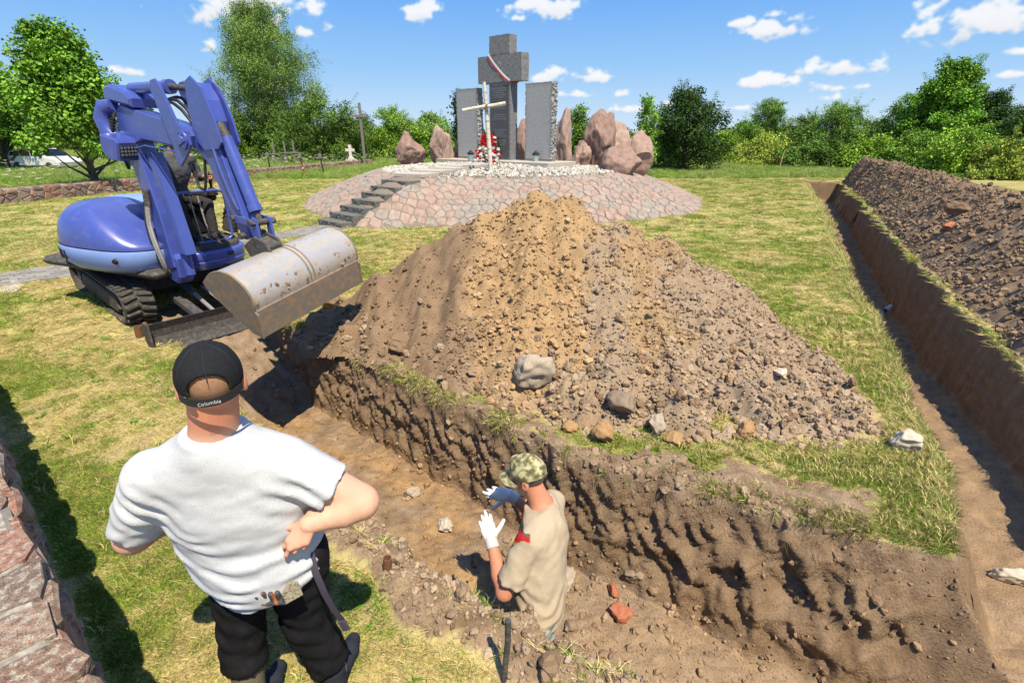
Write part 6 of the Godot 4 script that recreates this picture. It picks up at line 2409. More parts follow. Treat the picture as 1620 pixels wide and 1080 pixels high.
	for k in 2:
		rod(st, tb * Vector3(0.72 - k * 0.05, 1.58, 0.27), tb * Vector3(0.71 - k * 0.05, 1.78, 0.26), 0.030, 10)
	put("hose_coupling", done(st), mats.dark_steel, root)
	st = tool()   # the bent blue elbow where the hoses leave the boom
	tube(st, [tb * Vector3(0.30, 2.30, 0.26), tb * Vector3(0.16, 2.42, 0.30), tb * Vector3(0.10, 2.58, 0.30), tb * Vector3(0.16, 2.72, 0.28), tb * Vector3(0.30, 2.76, 0.24)], [0.08, 0.10, 0.11, 0.10, 0.07], 14)
	put("hose_elbow", done(st), blue, root)
	# work lamp on its bracket
	var tl := tb * Transform3D(Basis(Vector3.UP, deg_to_rad(12)) * Basis(Vector3(0, 0, 1), deg_to_rad(-8)), Vector3(0.50, 2.28, 0.34))
	var lamp := put("work_lamp", null, null, root)
	st = tool()
	prism(st, [Vector2(-0.16, 0.13), Vector2(0.12, 0.13), Vector2(0.15, 0.09), Vector2(0.13, -0.13), Vector2(-0.05, -0.15), Vector2(-0.16, -0.05)], tl, 0.30, 0.02)
	lamp.mesh = done(st)
	lamp.material_override = blue
	st = tool()
	box(st, tl * xform(Vector3(0.145, -0.01, 0.02), Vector3(0, 0, 0.08)), Vector3(0.03, 0.15, 0.22), 0.012)
	put("bezel", done(st), mats.black_plastic, lamp)
	for i in 5:
		for j in 3:
			st = tool()
			lathe(st, [Vector2(0, 0.008), Vector2(0.012, 0.005), Vector2(0.018, 0.0)], tl * Transform3D(Basis(Vector3(0, 0, 1), -PI * 0.5), Vector3(0.161, -0.05 + j * 0.042, -0.06 + i * 0.042)), 8)
			put("reflector", done(st), mats.chrome, lamp)
# ---------------------------------------------------------------- people: joined distance fields meshed as surface nets
class Field:
	var o: Vector3
	var c: float
	var nx: int
	var ny: int
	var nz: int
	var d := PackedFloat32Array()
	func _init(lo: Vector3, hi: Vector3, cell: float):
		o = lo
		c = cell
		nx = int((hi.x - lo.x) / cell) + 2
		ny = int((hi.y - lo.y) / cell) + 2
		nz = int((hi.z - lo.z) / cell) + 2
		d.resize(nx * ny * nz)
		d.fill(1.0)
	func span(lo: Vector3, hi: Vector3) -> Array:
		return [clampi(int((lo.x - o.x) / c), 0, nx - 1), clampi(int((hi.x - o.x) / c) + 1, 0, nx - 1), clampi(int((lo.y - o.y) / c), 0, ny - 1), clampi(int((hi.y - o.y) / c) + 1, 0, ny - 1), clampi(int((lo.z - o.z) / c), 0, nz - 1), clampi(int((hi.z - o.z) / c) + 1, 0, nz - 1)]
	func join(at: int, e: float, k: float):
		var a := d[at]
		if k <= 0.0:
			d[at] = minf(a, e)
			return
		var h := maxf(k - absf(a - e), 0.0) / k
		d[at] = minf(a, e) - h * h * k * 0.25
	func cap(a: Vector3, b: Vector3, ra: float, rb: float, k: float, flat := false):
		var m := maxf(ra, rb) + k + c * 3.0
		var s := span(a.min(b) - Vector3.ONE * m, a.max(b) + Vector3.ONE * m)
		var ab := b - a
		var l2 := maxf(ab.length_squared(), 1e-8)
		var dir := ab.normalized()
		for z in range(s[4], s[5] + 1):
			for y in range(s[2], s[3] + 1):
				for x in range(s[0], s[1] + 1):
					var p := o + Vector3(x, y, z) * c
					var t := clampf((p - a).dot(ab) / l2, 0.0, 1.0)
					var e := p.distance_to(a + ab * t) - lerpf(ra, rb, t)
					if flat:
						e = maxf(e, (p - b).dot(dir))
					if e < m:
						join((z * ny + y) * nx + x, e, k)
	func ell(q: Vector3, bas: Basis, r: Vector3, k: float, carve := false):
		var big := maxf(r.x, maxf(r.y, r.z)) + k + c * 3.0
		var s := span(q - Vector3.ONE * big, q + Vector3.ONE * big)
		var inv := bas.inverse()
		for z in range(s[4], s[5] + 1):
			for y in range(s[2], s[3] + 1):
				for x in range(s[0], s[1] + 1):
					var p := inv * (o + Vector3(x, y, z) * c - q)
					var u := p / r
					var k0 := u.length()
					var k1 := (u / r).length()
					var e := k0 * (k0 - 1.0) / k1 if k1 > 1e-6 else -minf(r.x, minf(r.y, r.z))
					var at := (z * ny + y) * nx + x
					if carve:
						if k > 0.0:
							var a := -d[at]
							var h := maxf(k - absf(a - e), 0.0) / k
							d[at] = -(minf(a, e) - h * h * k * 0.25)
						else:
							d[at] = maxf(d[at], -e)
					elif e < big:
						join(at, e, k)
	func cut(q: Vector3, n: Vector3):
		n = n.normalized()
		for z in nz:
			for y in ny:
				var e := (o + Vector3(0, y, z) * c - q).dot(n)
				var at := (z * ny + y) * nx
				for x in nx:
					if e + x * c * n.x > d[at + x]:
						d[at + x] = e + x * c * n.x
	func warp(f: Callable):
		for z in nz:
			for y in ny:
				for x in nx:
					var at := (z * ny + y) * nx + x
					if absf(d[at]) < 0.04:
						d[at] += f.call(o + Vector3(x, y, z) * c)
	func mesh_into(sh: Sheet, color: Callable):
		var idx := PackedInt32Array()
		idx.resize(nx * ny * nz)
		idx.fill(-1)
		var sx := 1
		var sy := nx
		var sz := nx * ny
		var offs := [0, sx, sy, sx + sy, sz, sx + sz, sy + sz, sx + sy + sz]
		var cs := [Vector3(0, 0, 0), Vector3(1, 0, 0), Vector3(0, 1, 0), Vector3(1, 1, 0), Vector3(0, 0, 1), Vector3(1, 0, 1), Vector3(0, 1, 1), Vector3(1, 1, 1)]
		var edges := [[0, 1], [2, 3], [4, 5], [6, 7], [0, 2], [1, 3], [4, 6], [5, 7], [0, 4], [1, 5], [2, 6], [3, 7]]
		for z in nz - 1:
			for y in ny - 1:
				for x in nx - 1:
					var at := z * sz + y * sy + x
					if absf(d[at]) > c * 2.5:
						continue
					var neg := 0
					for k in 8:
						if d[at + offs[k]] < 0.0:
							neg += 1
					if neg == 0 or neg == 8:
						continue
					var sum := Vector3.ZERO
					var n := 0
					for e in edges:
						var a := d[at + offs[e[0]]]
						var b := d[at + offs[e[1]]]
						if (a < 0.0) != (b < 0.0):
							sum += (cs[e[0]] as Vector3).lerp(cs[e[1]], a / (a - b))
							n += 1
					var p := o + (Vector3(x, y, z) + sum / n) * c
					idx[at] = sh.v.size()
					sh.v.append(p)
					sh.c.append(color.call(p))
		for z in range(1, nz - 1):
			for y in range(1, ny - 1):
				for x in range(1, nx - 1):
					var at := z * sz + y * sy + x
					if absf(d[at]) > c * 2.5:
						continue
					var inside := d[at] < 0.0
					for ax in 3:
						var step: int = [sx, sy, sz][ax]
						if (d[at + step] < 0.0) == inside:
							continue
						var u: int = [sy, sz, sx][ax]
						var w: int = [sz, sx, sy][ax]
						var a := idx[at - u - w]
						var b := idx[at - w]
						var e := idx[at]
						var f := idx[at - u]
						if a < 0 or b < 0 or e < 0 or f < 0:
							continue
						# the sheet wants its corners counter-clockwise seen from outside
						if inside:
							sh.i.append_array([a, e, b, a, f, e])
						else:
							sh.i.append_array([a, b, e, a, e, f])

func sheet_mesh(f: Field, color: Callable) -> ArrayMesh:
	var sh := Sheet.new()
	f.mesh_into(sh, color)
	return sh.mesh()

# a hand with palm, four fingers and a thumb. "along" points to the fingertips, "back" out of the back of the hand, "thumb" to the thumb's side
func hand_into(sh: Sheet, wrist: Vector3, along: Vector3, back: Vector3, thumb: Vector3, size: float, curl: Array, spread: float, color: Callable, fat := 1.0):
	along = along.normalized()
	thumb = (thumb - along * thumb.dot(along)).normalized()
	back = (back - along * back.dot(along) - thumb * back.dot(thumb)).normalized()
	var f := Field.new(wrist - Vector3.ONE * size * 1.25, wrist + Vector3.ONE * size * 1.25, 0.0042)
	var pw := size * 0.21   # half the palm's width
	var knuckle := wrist + along * size * 0.52
	for k in 4:
		var off := thumb * pw * (0.75 - 0.5 * k)
		f.cap(wrist + off * 0.55, knuckle + off - along * (0.02 * absf(k - 1)), size * 0.085 * fat, size * 0.078 * fat, 0.018)
	f.cap(wrist - along * size * 0.18, wrist, size * 0.15, size * 0.14, 0.02)
	for k in 4:
		var l: float = size * [0.40, 0.45, 0.42, 0.33][k]
		var p := knuckle + thumb * pw * (0.75 - 0.5 * k) - along * (0.02 * absf(k - 1))
		var dir := (along + thumb * spread * (1.2 - 0.8 * k)).normalized()
		var r: float = size * 0.050 * fat
		for s in 3:
			dir = dir.rotated(dir.cross(back).normalized(), -(curl[k] as float) * [0.7, 1.1, 0.8][s]).normalized()
			var q: Vector3 = p + dir * l * [0.45, 0.31, 0.24][s]
			f.cap(p, q, r, r * 0.93, 0.004)
			p = q
			r *= 0.92
	var tp := wrist + along * size * 0.12 + thumb * pw * 0.8 - back * size * 0.03
	var td := (along * 0.62 + thumb * 0.78 - back * 0.2).normalized()
	var tr := size * 0.066 * fat
	for s in 3:
		var q: Vector3 = tp + td * size * [0.24, 0.18, 0.15][s]
		f.cap(tp, q, tr, tr * 0.9, 0.012 if s == 0 else 0.004)
		tp = q
		tr *= 0.9
		td = (td + along * (curl[4] as float) * 0.5).normalized()
	f.mesh_into(sh, color)

# a head: skull, jaw, nose, brow, lips and ears; fwd is where the face looks
func head_into(sh: Sheet, mid: Vector3, fwd: Vector3, up: Vector3, s: float, color: Callable):
	fwd = fwd.normalized()
	var left := up.cross(fwd).normalized()
	up = fwd.cross(left).normalized()
	var bas := Basis(left, up, fwd)
	var f := Field.new(mid - Vector3.ONE * 0.19 * s, mid + Vector3.ONE * 0.19 * s, 0.0052)
	var P := func(l: float, u: float, w: float) -> Vector3: return mid + (left * l + up * u + fwd * w) * s
	f.ell(P.call(0, 0.035, -0.012), bas, Vector3(0.078, 0.092, 0.098) * s, 0.02)
	f.ell(P.call(0, -0.045, 0.022), bas, Vector3(0.062, 0.075, 0.072) * s, 0.03)
	f.ell(P.call(0, -0.098, 0.060), bas, Vector3(0.030, 0.020, 0.024) * s, 0.02)
	f.cap(P.call(0, 0.018, 0.090), P.call(0, -0.028, 0.112), 0.009 * s, 0.014 * s, 0.012)
	for k in [-1.0, 1.0]:
		f.ell(P.call(0.032 * k, 0.014, 0.096), bas, Vector3(0.022, 0.013, 0.014) * s, 0.010, true)
		f.ell(P.call(0.032 * k, 0.012, 0.078), bas, Vector3(0.013, 0.012, 0.012) * s, 0.0)
		f.cap(P.call(0.012 * k, 0.034, 0.090), P.call(0.050 * k, 0.032, 0.074), 0.007 * s, 0.007 * s, 0.01)
		f.cap(P.call(0.012 * k, -0.030, 0.100), P.call(0.014 * k, -0.032, 0.098), 0.009 * s, 0.009 * s, 0.006)
		f.ell(P.call(0.083 * k, -0.002, -0.012), bas * Basis(Vector3.UP, 0.35 * k), Vector3(0.010, 0.034, 0.020) * s, 0.006)
		f.ell(P.call(0.092 * k, 0.002, -0.006), bas, Vector3(0.006, 0.018, 0.009) * s, 0.004, true)
		f.ell(P.call(0.040 * k, -0.012, 0.066), bas, Vector3(0.024, 0.018, 0.02) * s, 0.02)
	f.cap(P.call(-0.022, -0.062, 0.084), P.call(0.022, -0.062, 0.084), 0.0065 * s, 0.0065 * s, 0.006)
	f.cap(P.call(-0.018, -0.074, 0.082), P.call(0.018, -0.074, 0.082), 0.007 * s, 0.007 * s, 0.006)
	f.mesh_into(sh, func(p: Vector3) -> Color:
		var q := (p - mid) / s
		return color.call(q.dot(left), q.dot(up), q.dot(fwd)))

func cloth(key: String, tint: Color, rough := 0.9) -> StandardMaterial3D:
	var m := vcol(key, rough)
	m.albedo_color = tint
	m.albedo_texture = noise_tex(200, 0.09, [[0.0, Color(0.86, 0.86, 0.86)], [0.5, Color(0.96, 0.96, 0.96)], [1.0, Color(1, 1, 1)]], 512, 3)
	m.uv1_triplanar = true
	m.uv1_scale = Vector3.ONE * 3.0
	m.normal_enabled = true
	m.normal_texture = noise_tex(201, 0.25, [], 512, 2, false, 1.2)
	m.normal_scale = 0.4
	m.metallic_specular = 0.2
	return m

func build_people():
	var skin := vcol("skin", 0.55)
	skin.metallic_specular = 0.35
	skin.subsurf_scatter_enabled = true
	skin.subsurf_scatter_strength = 0.12
	cloth("cloth", Color.WHITE)
	build_watcher()
	build_digger()
	build_operator()

func skin_tone(p: Vector3, base: Color) -> Color:
	return base * (1.0 + 0.10 * nb.get_noise_3d(p.x * 14.0, p.y * 14.0, p.z * 14.0))

# the man in the grey T-shirt, seen from behind
func build_watcher():
	var root := Vector3(-0.98, 0.0, -1.62)
	var t := thing("person", "person in a light grey T-shirt and black cap seen from behind, hand on hip", "person", root)
	var V := func(x: float, h: float, d: float) -> Vector3: return Vector3(x, h, -d) - root
	var pelvis: Vector3 = V.call(-0.975, 0.98, 1.56)
	var belly: Vector3 = V.call(-1.045, 1.16, 1.60)
	var chest: Vector3 = V.call(-1.035, 1.355, 1.53)
	var neck: Vector3 = V.call(-1.015, 1.55, 1.48)
	var head: Vector3 = V.call(-0.965, 1.765, 1.455)
	var shl: Vector3 = V.call(-1.255, 1.40, 1.46)
	var shr: Vector3 = V.call(-0.815, 1.40, 1.54)
	var ell_l: Vector3 = V.call(-1.455, 1.08, 1.52)
	var ell_r: Vector3 = V.call(-0.58, 1.20, 1.57)
	var wrl: Vector3 = V.call(-1.24, 1.12, 1.80)
	var wrr: Vector3 = V.call(-0.745, 1.19, 1.462)
	var hipl: Vector3 = V.call(-1.09, 0.94, 1.57)
	var hipr: Vector3 = V.call(-0.87, 0.94, 1.57)
	var knl: Vector3 = V.call(-1.17, 0.54, 1.56)
	var knr: Vector3 = V.call(-0.92, 0.54, 1.62)
	var anl: Vector3 = V.call(-1.19, 0.10, 1.53)
	var anr: Vector3 = V.call(-0.86, 0.10, 1.68)
	var pale := Color(0.62, 0.36, 0.26)
	var red := Color(0.60, 0.25, 0.16)
	# the body: one continuous skin
	var f := Field.new(Vector3(-0.62, 0.0, -0.36), Vector3(0.52, 1.72, 0.42), 0.0125)
	var up := Basis()
	f.ell(chest, up, Vector3(0.215, 0.21, 0.13), 0.04)
	f.ell(belly, up, Vector3(0.22, 0.22, 0.17), 0.06)
	f.ell(pelvis, up, Vector3(0.19, 0.15, 0.14), 0.05)
	f.cap(chest + Vector3(0, 0.06, 0.0), neck, 0.088, 0.07, 0.03)
	f.cap(neck, head, 0.078, 0.074, 0.03)
	for a in [[shl, ell_l, wrl], [shr, ell_r, wrr]]:
		f.cap(chest.lerp(a[0], 0.5) + Vector3(0, 0.02, 0), a[0], 0.070, 0.070, 0.04)
		f.cap(a[0], a[1], 0.076, 0.066, 0.03)
		f.cap(a[1], a[1].lerp(a[2], 0.35), 0.062, 0.062, 0.02)
		f.cap(a[1].lerp(a[2], 0.35), a[2], 0.062, 0.036, 0.02)
	for a in [[hipl, knl, anl], [hipr, knr, anr]]:
		f.cap(a[0], a[1], 0.105, 0.066, 0.04)
		f.cap(a[1], a[1].lerp(a[2], 0.4), 0.064, 0.064, 0.02)
		f.cap(a[1].lerp(a[2], 0.4), a[2], 0.064, 0.042, 0.02)
	var sh := Sheet.new()
	var tone := func(p: Vector3) -> Color:
		return skin_tone(p, pale.lerp(red, smoothstep(1.58, 1.64, p.y)))
	f.mesh_into(sh, tone)
	var face := Vector3(-0.46, -0.10, -0.88)
	head_into(sh, head, face, Vector3(0.02, 1, 0.03), 1.10, func(l: float, u: float, w: float) -> Color:
		if w < 0.03 and u > -0.028 + 0.02 * absf(l) * 10.0 - maxf(0.0, w) and absf(l) < 0.082 and not (absf(l) > 0.074 and w > -0.03):
			return Color(0.30, 0.17, 0.105) * (1.0 + 0.3 * nb.get_noise_3d(l * 160.0, u * 160.0, w * 160.0))
		return skin_tone(Vector3(l, u, w), red * 1.02))
	# the hand on the hip: fingers lie back towards the spine
	hand_into(sh, wrr, Vector3(-0.42, -0.60, 0.55), Vector3(0.35, 0.55, 0.75), Vector3(-0.95, 0.05, 0.25), 0.18, [0.7, 0.75, 0.8, 0.85, -0.35], 0.05, func(p: Vector3) -> Color: return skin_tone(p, Color(0.60, 0.30, 0.21)))
	hand_into(sh, wrl, Vector3(0.9, 0.05, -0.3), Vector3(0.1, 0.5, -0.8), Vector3(0, 1, 0), 0.195, [0.3, 0.3, 0.35, 0.4, 0.3], 0.05, func(p: Vector3) -> Color: return skin_tone(p, pale))
	put("body", sh.mesh(), mats.skin, t)
	# T-shirt
	f = Field.new(Vector3(-0.62, 0.76, -0.34), Vector3(0.48, 1.70, 0.42), 0.0092)
	f.ell(chest + Vector3(0, -0.05, 0), up, Vector3(0.255, 0.235, 0.165), 0.06)
	f.ell(belly + Vector3(0, -0.02, 0.0), up, Vector3(0.288, 0.31, 0.218), 0.09)
	f.ell(pelvis + Vector3(-0.02, -0.03, 0.01), up, Vector3(0.240, 0.22, 0.185), 0.07)
	f.cap(chest + Vector3(0, 0.06, 0.02), neck + Vector3(0, 0.022, 0), 0.12, 0.090, 0.07, true)
	f.cap(neck + Vector3(-0.02, -0.055, 0), shl, 0.086, 0.088, 0.08)
	f.cap(neck + Vector3(0.02, -0.055, 0), shr, 0.086, 0.088, 0.08)
	f.cap(shl, shl.lerp(ell_l, 0.80), 0.090, 0.093, 0.03, true)
	f.cap(shr, shr.lerp(ell_r, 0.58), 0.090, 0.096, 0.03, true)
	f.ell(neck + Vector3(0, 0.065, 0), up, Vector3(0.080, 0.075, 0.080), 0.0, true)
	f.cut(V.call(-0.97, 0.83, 1.42), Vector3(0.40, -1.0, -0.05))
	f.warp(func(p: Vector3) -> float:
		# folds pulled across the lower back, and creases at the armpits
		var low := smoothstep(1.30, 1.02, p.y) * (0.4 + 0.6 * smoothstep(0.0, 0.12, p.z))
		var w := sin(p.y * 92.0 + 5.0 * na.get_noise_2d(p.x * 3.0, p.y * 2.0) + p.x * 9.0) * 0.0075 * low * (0.55 + na.get_noise_2d(p.x * 4.0 + 3.0, p.y * 9.0))
		w += nb.get_noise_3d(p.x * 4.5, p.y * 9.0, p.z * 4.5) * 0.007
		var arm := exp(-(Vector2(p.x - 0.24, p.y - 1.33).length_squared()) / 0.012) + exp(-(Vector2(p.x + 0.30, p.y - 1.30).length_squared()) / 0.012)
		return w + arm * 0.010 * sin(p.x * 60.0 + p.y * 70.0))
	put("t_shirt", sheet_mesh(f, func(p: Vector3) -> Color:
		var g := 0.56 + 0.025 * nb.get_noise_3d(p.x * 40.0, p.y * 60.0, p.z * 40.0)
		return Color(g * 0.96, g * 1.0, g * 1.07)), mats.cloth, t)
	# dark label at the back of the collar
	var st := tool()
	box(st, xform(neck + Vector3(-0.055, 0.012, 0.062), Vector3(-0.5, 0.1, 0.15)), Vector3(0.06, 0.02, 0.004), 0.001)
	put("collar_label", done(st), flat_mat("label_navy", Color(0.06, 0.06, 0.13), 0.8), t)
	# trousers, rolled above the ankles, over olive socks
	f = Field.new(Vector3(-0.50, 0.10, -0.36), Vector3(0.42, 1.16, 0.36), 0.0115)
	f.ell(pelvis, up, Vector3(0.212, 0.165, 0.158), 0.05)
	f.cap(hipl, knl, 0.128, 0.094, 0.045)
	f.cap(hipr, knr, 0.128, 0.096, 0.045)
	f.cap(knl, knl.lerp(anl, 0.42), 0.094, 0.094, 0.02, true)
	f.cap(knr, knr.lerp(anr, 0.80), 0.096, 0.088, 0.02, true)
	f.warp(func(p: Vector3) -> float: return nb.get_noise_3d(p.x * 6.0, p.y * 5.0, p.z * 6.0) * 0.016 + sin(p.y * 55.0 + p.x * 30.0) * 0.003)
	put("trousers", sheet_mesh(f, func(p: Vector3) -> Color:
		var g := 0.018 + 0.006 * nb.get_noise_3d(p.x * 20.0, p.y * 20.0, p.z * 20.0)
		return Color(g, g * 1.02, g * 1.15)), mats.cloth, t)
	f = Field.new(Vector3(-0.34, 0.04, -0.26), Vector3(0.26, 0.48, 0.24), 0.011)
	f.cap(knl.lerp(anl, 0.16), anl, 0.080, 0.058, 0.0)
	f.cap(knr.lerp(anr, 0.24), anr, 0.072, 0.056, 0.0)
	put("socks", sheet_mesh(f, func(p: Vector3) -> Color:
		var g := 1.0 + 0.3 * nb.get_noise_3d(p.x * 25.0, p.y * 25.0, p.z * 25.0)
		return Color(0.19, 0.175, 0.115) * g), mats.cloth, t)
	for a in [anl, anr]:
		f = Field.new(a + Vector3(-0.10, -0.13, -0.30), a + Vector3(0.10, 0.09, 0.14), 0.008)
		f.cap(a + Vector3(0, -0.045, 0.055), a + Vector3(0.02, -0.055, -0.14), 0.050, 0.046, 0.02)
		f.cap(a + Vector3(0, 0.03, 0.02), a + Vector3(0, -0.03, 0.03), 0.058, 0.055, 0.03)
		f.cap(a + Vector3(0.02, -0.06, -0.14), a + Vector3(0.02, -0.065, -0.21), 0.046, 0.036, 0.02)
		f.cut(a + Vector3(0, -0.098, 0), Vector3(0, -1, 0))
		put("shoe", sheet_mesh(f, func(p: Vector3) -> Color: return Color(0.03, 0.035, 0.045) if p.y > a.y - 0.07 else Color(0.20, 0.20, 0.20)), mats.cloth, t)
	# cap worn peak forward, with the strap and the gap above it at the back
	var hu := Vector3(0.02, 1, 0.03).normalized()
	var hf := face.normalized()
	var hl := hu.cross(hf).normalized()
	hf = hl.cross(hu).normalized()
	var hb := Basis(hl, hu, hf)
	f = Field.new(head - Vector3.ONE * 0.24, head + Vector3.ONE * 0.24, 0.0055)
	f.ell(head + hb * Vector3(0, 0.040, -0.014), hb, Vector3(0.096, 0.108, 0.118), 0.0)
	f.cut(head + hb * Vector3(0, 0.012, -0.02), -hu - hf * 0.05)
	f.ell(head + hb * Vector3(0, 0.040, -0.014), hb, Vector3(0.086, 0.098, 0.107), 0.0, true)
	f.ell(head + hb * Vector3(0, 0.036, -0.14), hb, Vector3(0.058, 0.046, 0.075), 0.012, true)
	f.cap(head + hb * Vector3(0.0, 0.145, -0.02), head + hb * Vector3(0.0, 0.149, -0.02), 0.008, 0.006, 0.0)
	put("cap", sheet_mesh(f, func(p: Vector3) -> Color:
		var g := 0.020 + 0.004 * nb.get_noise_3d(p.x * 60.0, p.y * 60.0, p.z * 60.0)
		return Color(g, g * 1.1, g * 1.3)), mats.cloth, t)
	st = tool()
	var rim := []
	for k in 15:
		var a := deg_to_rad(-70.0 + 10.0 * k)
		rim.append(head + hb * Vector3(sin(a) * 0.094, 0.006 - 0.006 * cos(a), -0.014 - cos(a) * 0.116))
	for k in 14:
		var w := hu * 0.013
		st.set_smooth_group(1)
		quad(st, rim[k] + w, rim[k] - w, rim[k + 1] - w, rim[k + 1] + w)
	put("strap", done(st), flat_mat("strap_black", Color(0.10, 0.11, 0.13), 0.7), t)
	st = tool()
	prism(st, [Vector2(-0.085, 0.06), Vector2(0.085, 0.06), Vector2(0.075, 0.12), Vector2(0.04, 0.165), Vector2(-0.04, 0.165), Vector2(-0.075, 0.12)], Transform3D(Basis(hl, hf, hu) , head + hb * Vector3(0, 0.022, 0.02)), 0.006, 0.002)
	put("peak", done(st), mats.strap_black, t)
	st = tool()   # seams of the crown
	for k in 3:
		var seam := []
		for j in 13:
			var a := deg_to_rad(-78.0 + 13.0 * j)
			var yaw := k * PI / 3.0 + 0.5
			seam.append(head + hb * (Vector3(0, 0.040, -0.014) + Vector3(sin(a) * cos(yaw) * 0.0965, cos(a) * 0.1085, sin(a) * sin(yaw) * 0.1185)))
		tube(st, seam, 0.0012, 5, false)
	put("seam", done(st), mats.strap_black, t)
	var tm := TextMesh.new()
	var font := SystemFont.new()
	font.font_names = PackedStringArray(["Droid Sans"])
	tm.font = font
	tm.text = "Columbia"
	tm.font_size = 16
	tm.pixel_size = 0.0009
	tm.depth = 0.0006
	var o := put("cap_lettering", tm, flat_mat("cap_print", Color(0.72, 0.75, 0.78), 0.7), t)
	o.transform = Transform3D(Basis(-hl, hu, -hf), head + hb * Vector3(0.004, 0.0, -0.1325))
	# belt strap hanging at the hip, work gloves and a wallet flap in the back pocket
	st = tool()
	var bs := []
	for p in [[-0.775, 1.02, 1.50], [-0.755, 0.95, 1.47], [-0.735, 0.84, 1.47], [-0.715, 0.73, 1.485], [-0.70, 0.66, 1.50]]:
		bs.append(V.call(p[0], p[1], p[2]))
	for k in 4:
		st.set_smooth_group(1)
		quad(st, bs[k] + Vector3(-0.014, 0, 0.004), bs[k + 1] + Vector3(-0.014, 0, 0.004), bs[k + 1] + Vector3(0.014, 0, 0.004), bs[k] + Vector3(0.014, 0, 0.004))
		quad(st, bs[k] + Vector3(0.014, 0, 0), bs[k + 1] + Vector3(0.014, 0, 0), bs[k + 1] + Vector3(-0.014, 0, 0), bs[k] + Vector3(-0.014, 0, 0))
	box(st, xform(bs[4] + Vector3(0.005, -0.03, 0.002), Vector3(0, 0, 0.3)), Vector3(0.034, 0.06, 0.012), 0.004)
	put("hanging_strap", done(st), flat_mat("strap_violet", Color(0.24, 0.22, 0.29), 0.8), t)
	f = Field.new(V.call(-0.98, 0.82, 1.44), V.call(-0.80, 1.0, 1.30), 0.0045)
	for k in 5:
		var a: Vector3 = V.call(-0.935 + k * 0.022, 0.895 + 0.012 * (k % 2), 1.392)
		f.cap(a, a + Vector3(0.004 * (k - 2), 0.045 - 0.006 * absf(k - 2), 0.014), 0.011, 0.0095, 0.004)
	f.cap(V.call(-0.935, 0.885, 1.395), V.call(-0.85, 0.89, 1.395), 0.016, 0.016, 0.006)
	put("work_gloves", sheet_mesh(f, func(p: Vector3) -> Color: return Color(0.45, 0.15, 0.05) if sin(p.x * 140.0) > 0.75 else Color(0.09, 0.09, 0.095)), mats.cloth, t)
	st = tool()
	prism(st, [Vector2(-0.03, -0.035), Vector2(0.035, -0.02), Vector2(0.03, 0.045), Vector2(0.0, 0.05), Vector2(-0.03, 0.02)], xform(V.call(-0.815, 0.935, 1.385), Vector3(-0.1, 0.35, 0.1)), 0.012, 0.003)
	put("pouch", done(st), mottled("camo_pouch", [[0.0, lin(0.05, 0.05, 0.035)], [0.42, lin(0.16, 0.145, 0.09)], [0.5, lin(0.30, 0.27, 0.19)], [1.0, lin(0.40, 0.37, 0.28)]], 0.9, 9.0, 0.015, 0.0, 210), t)

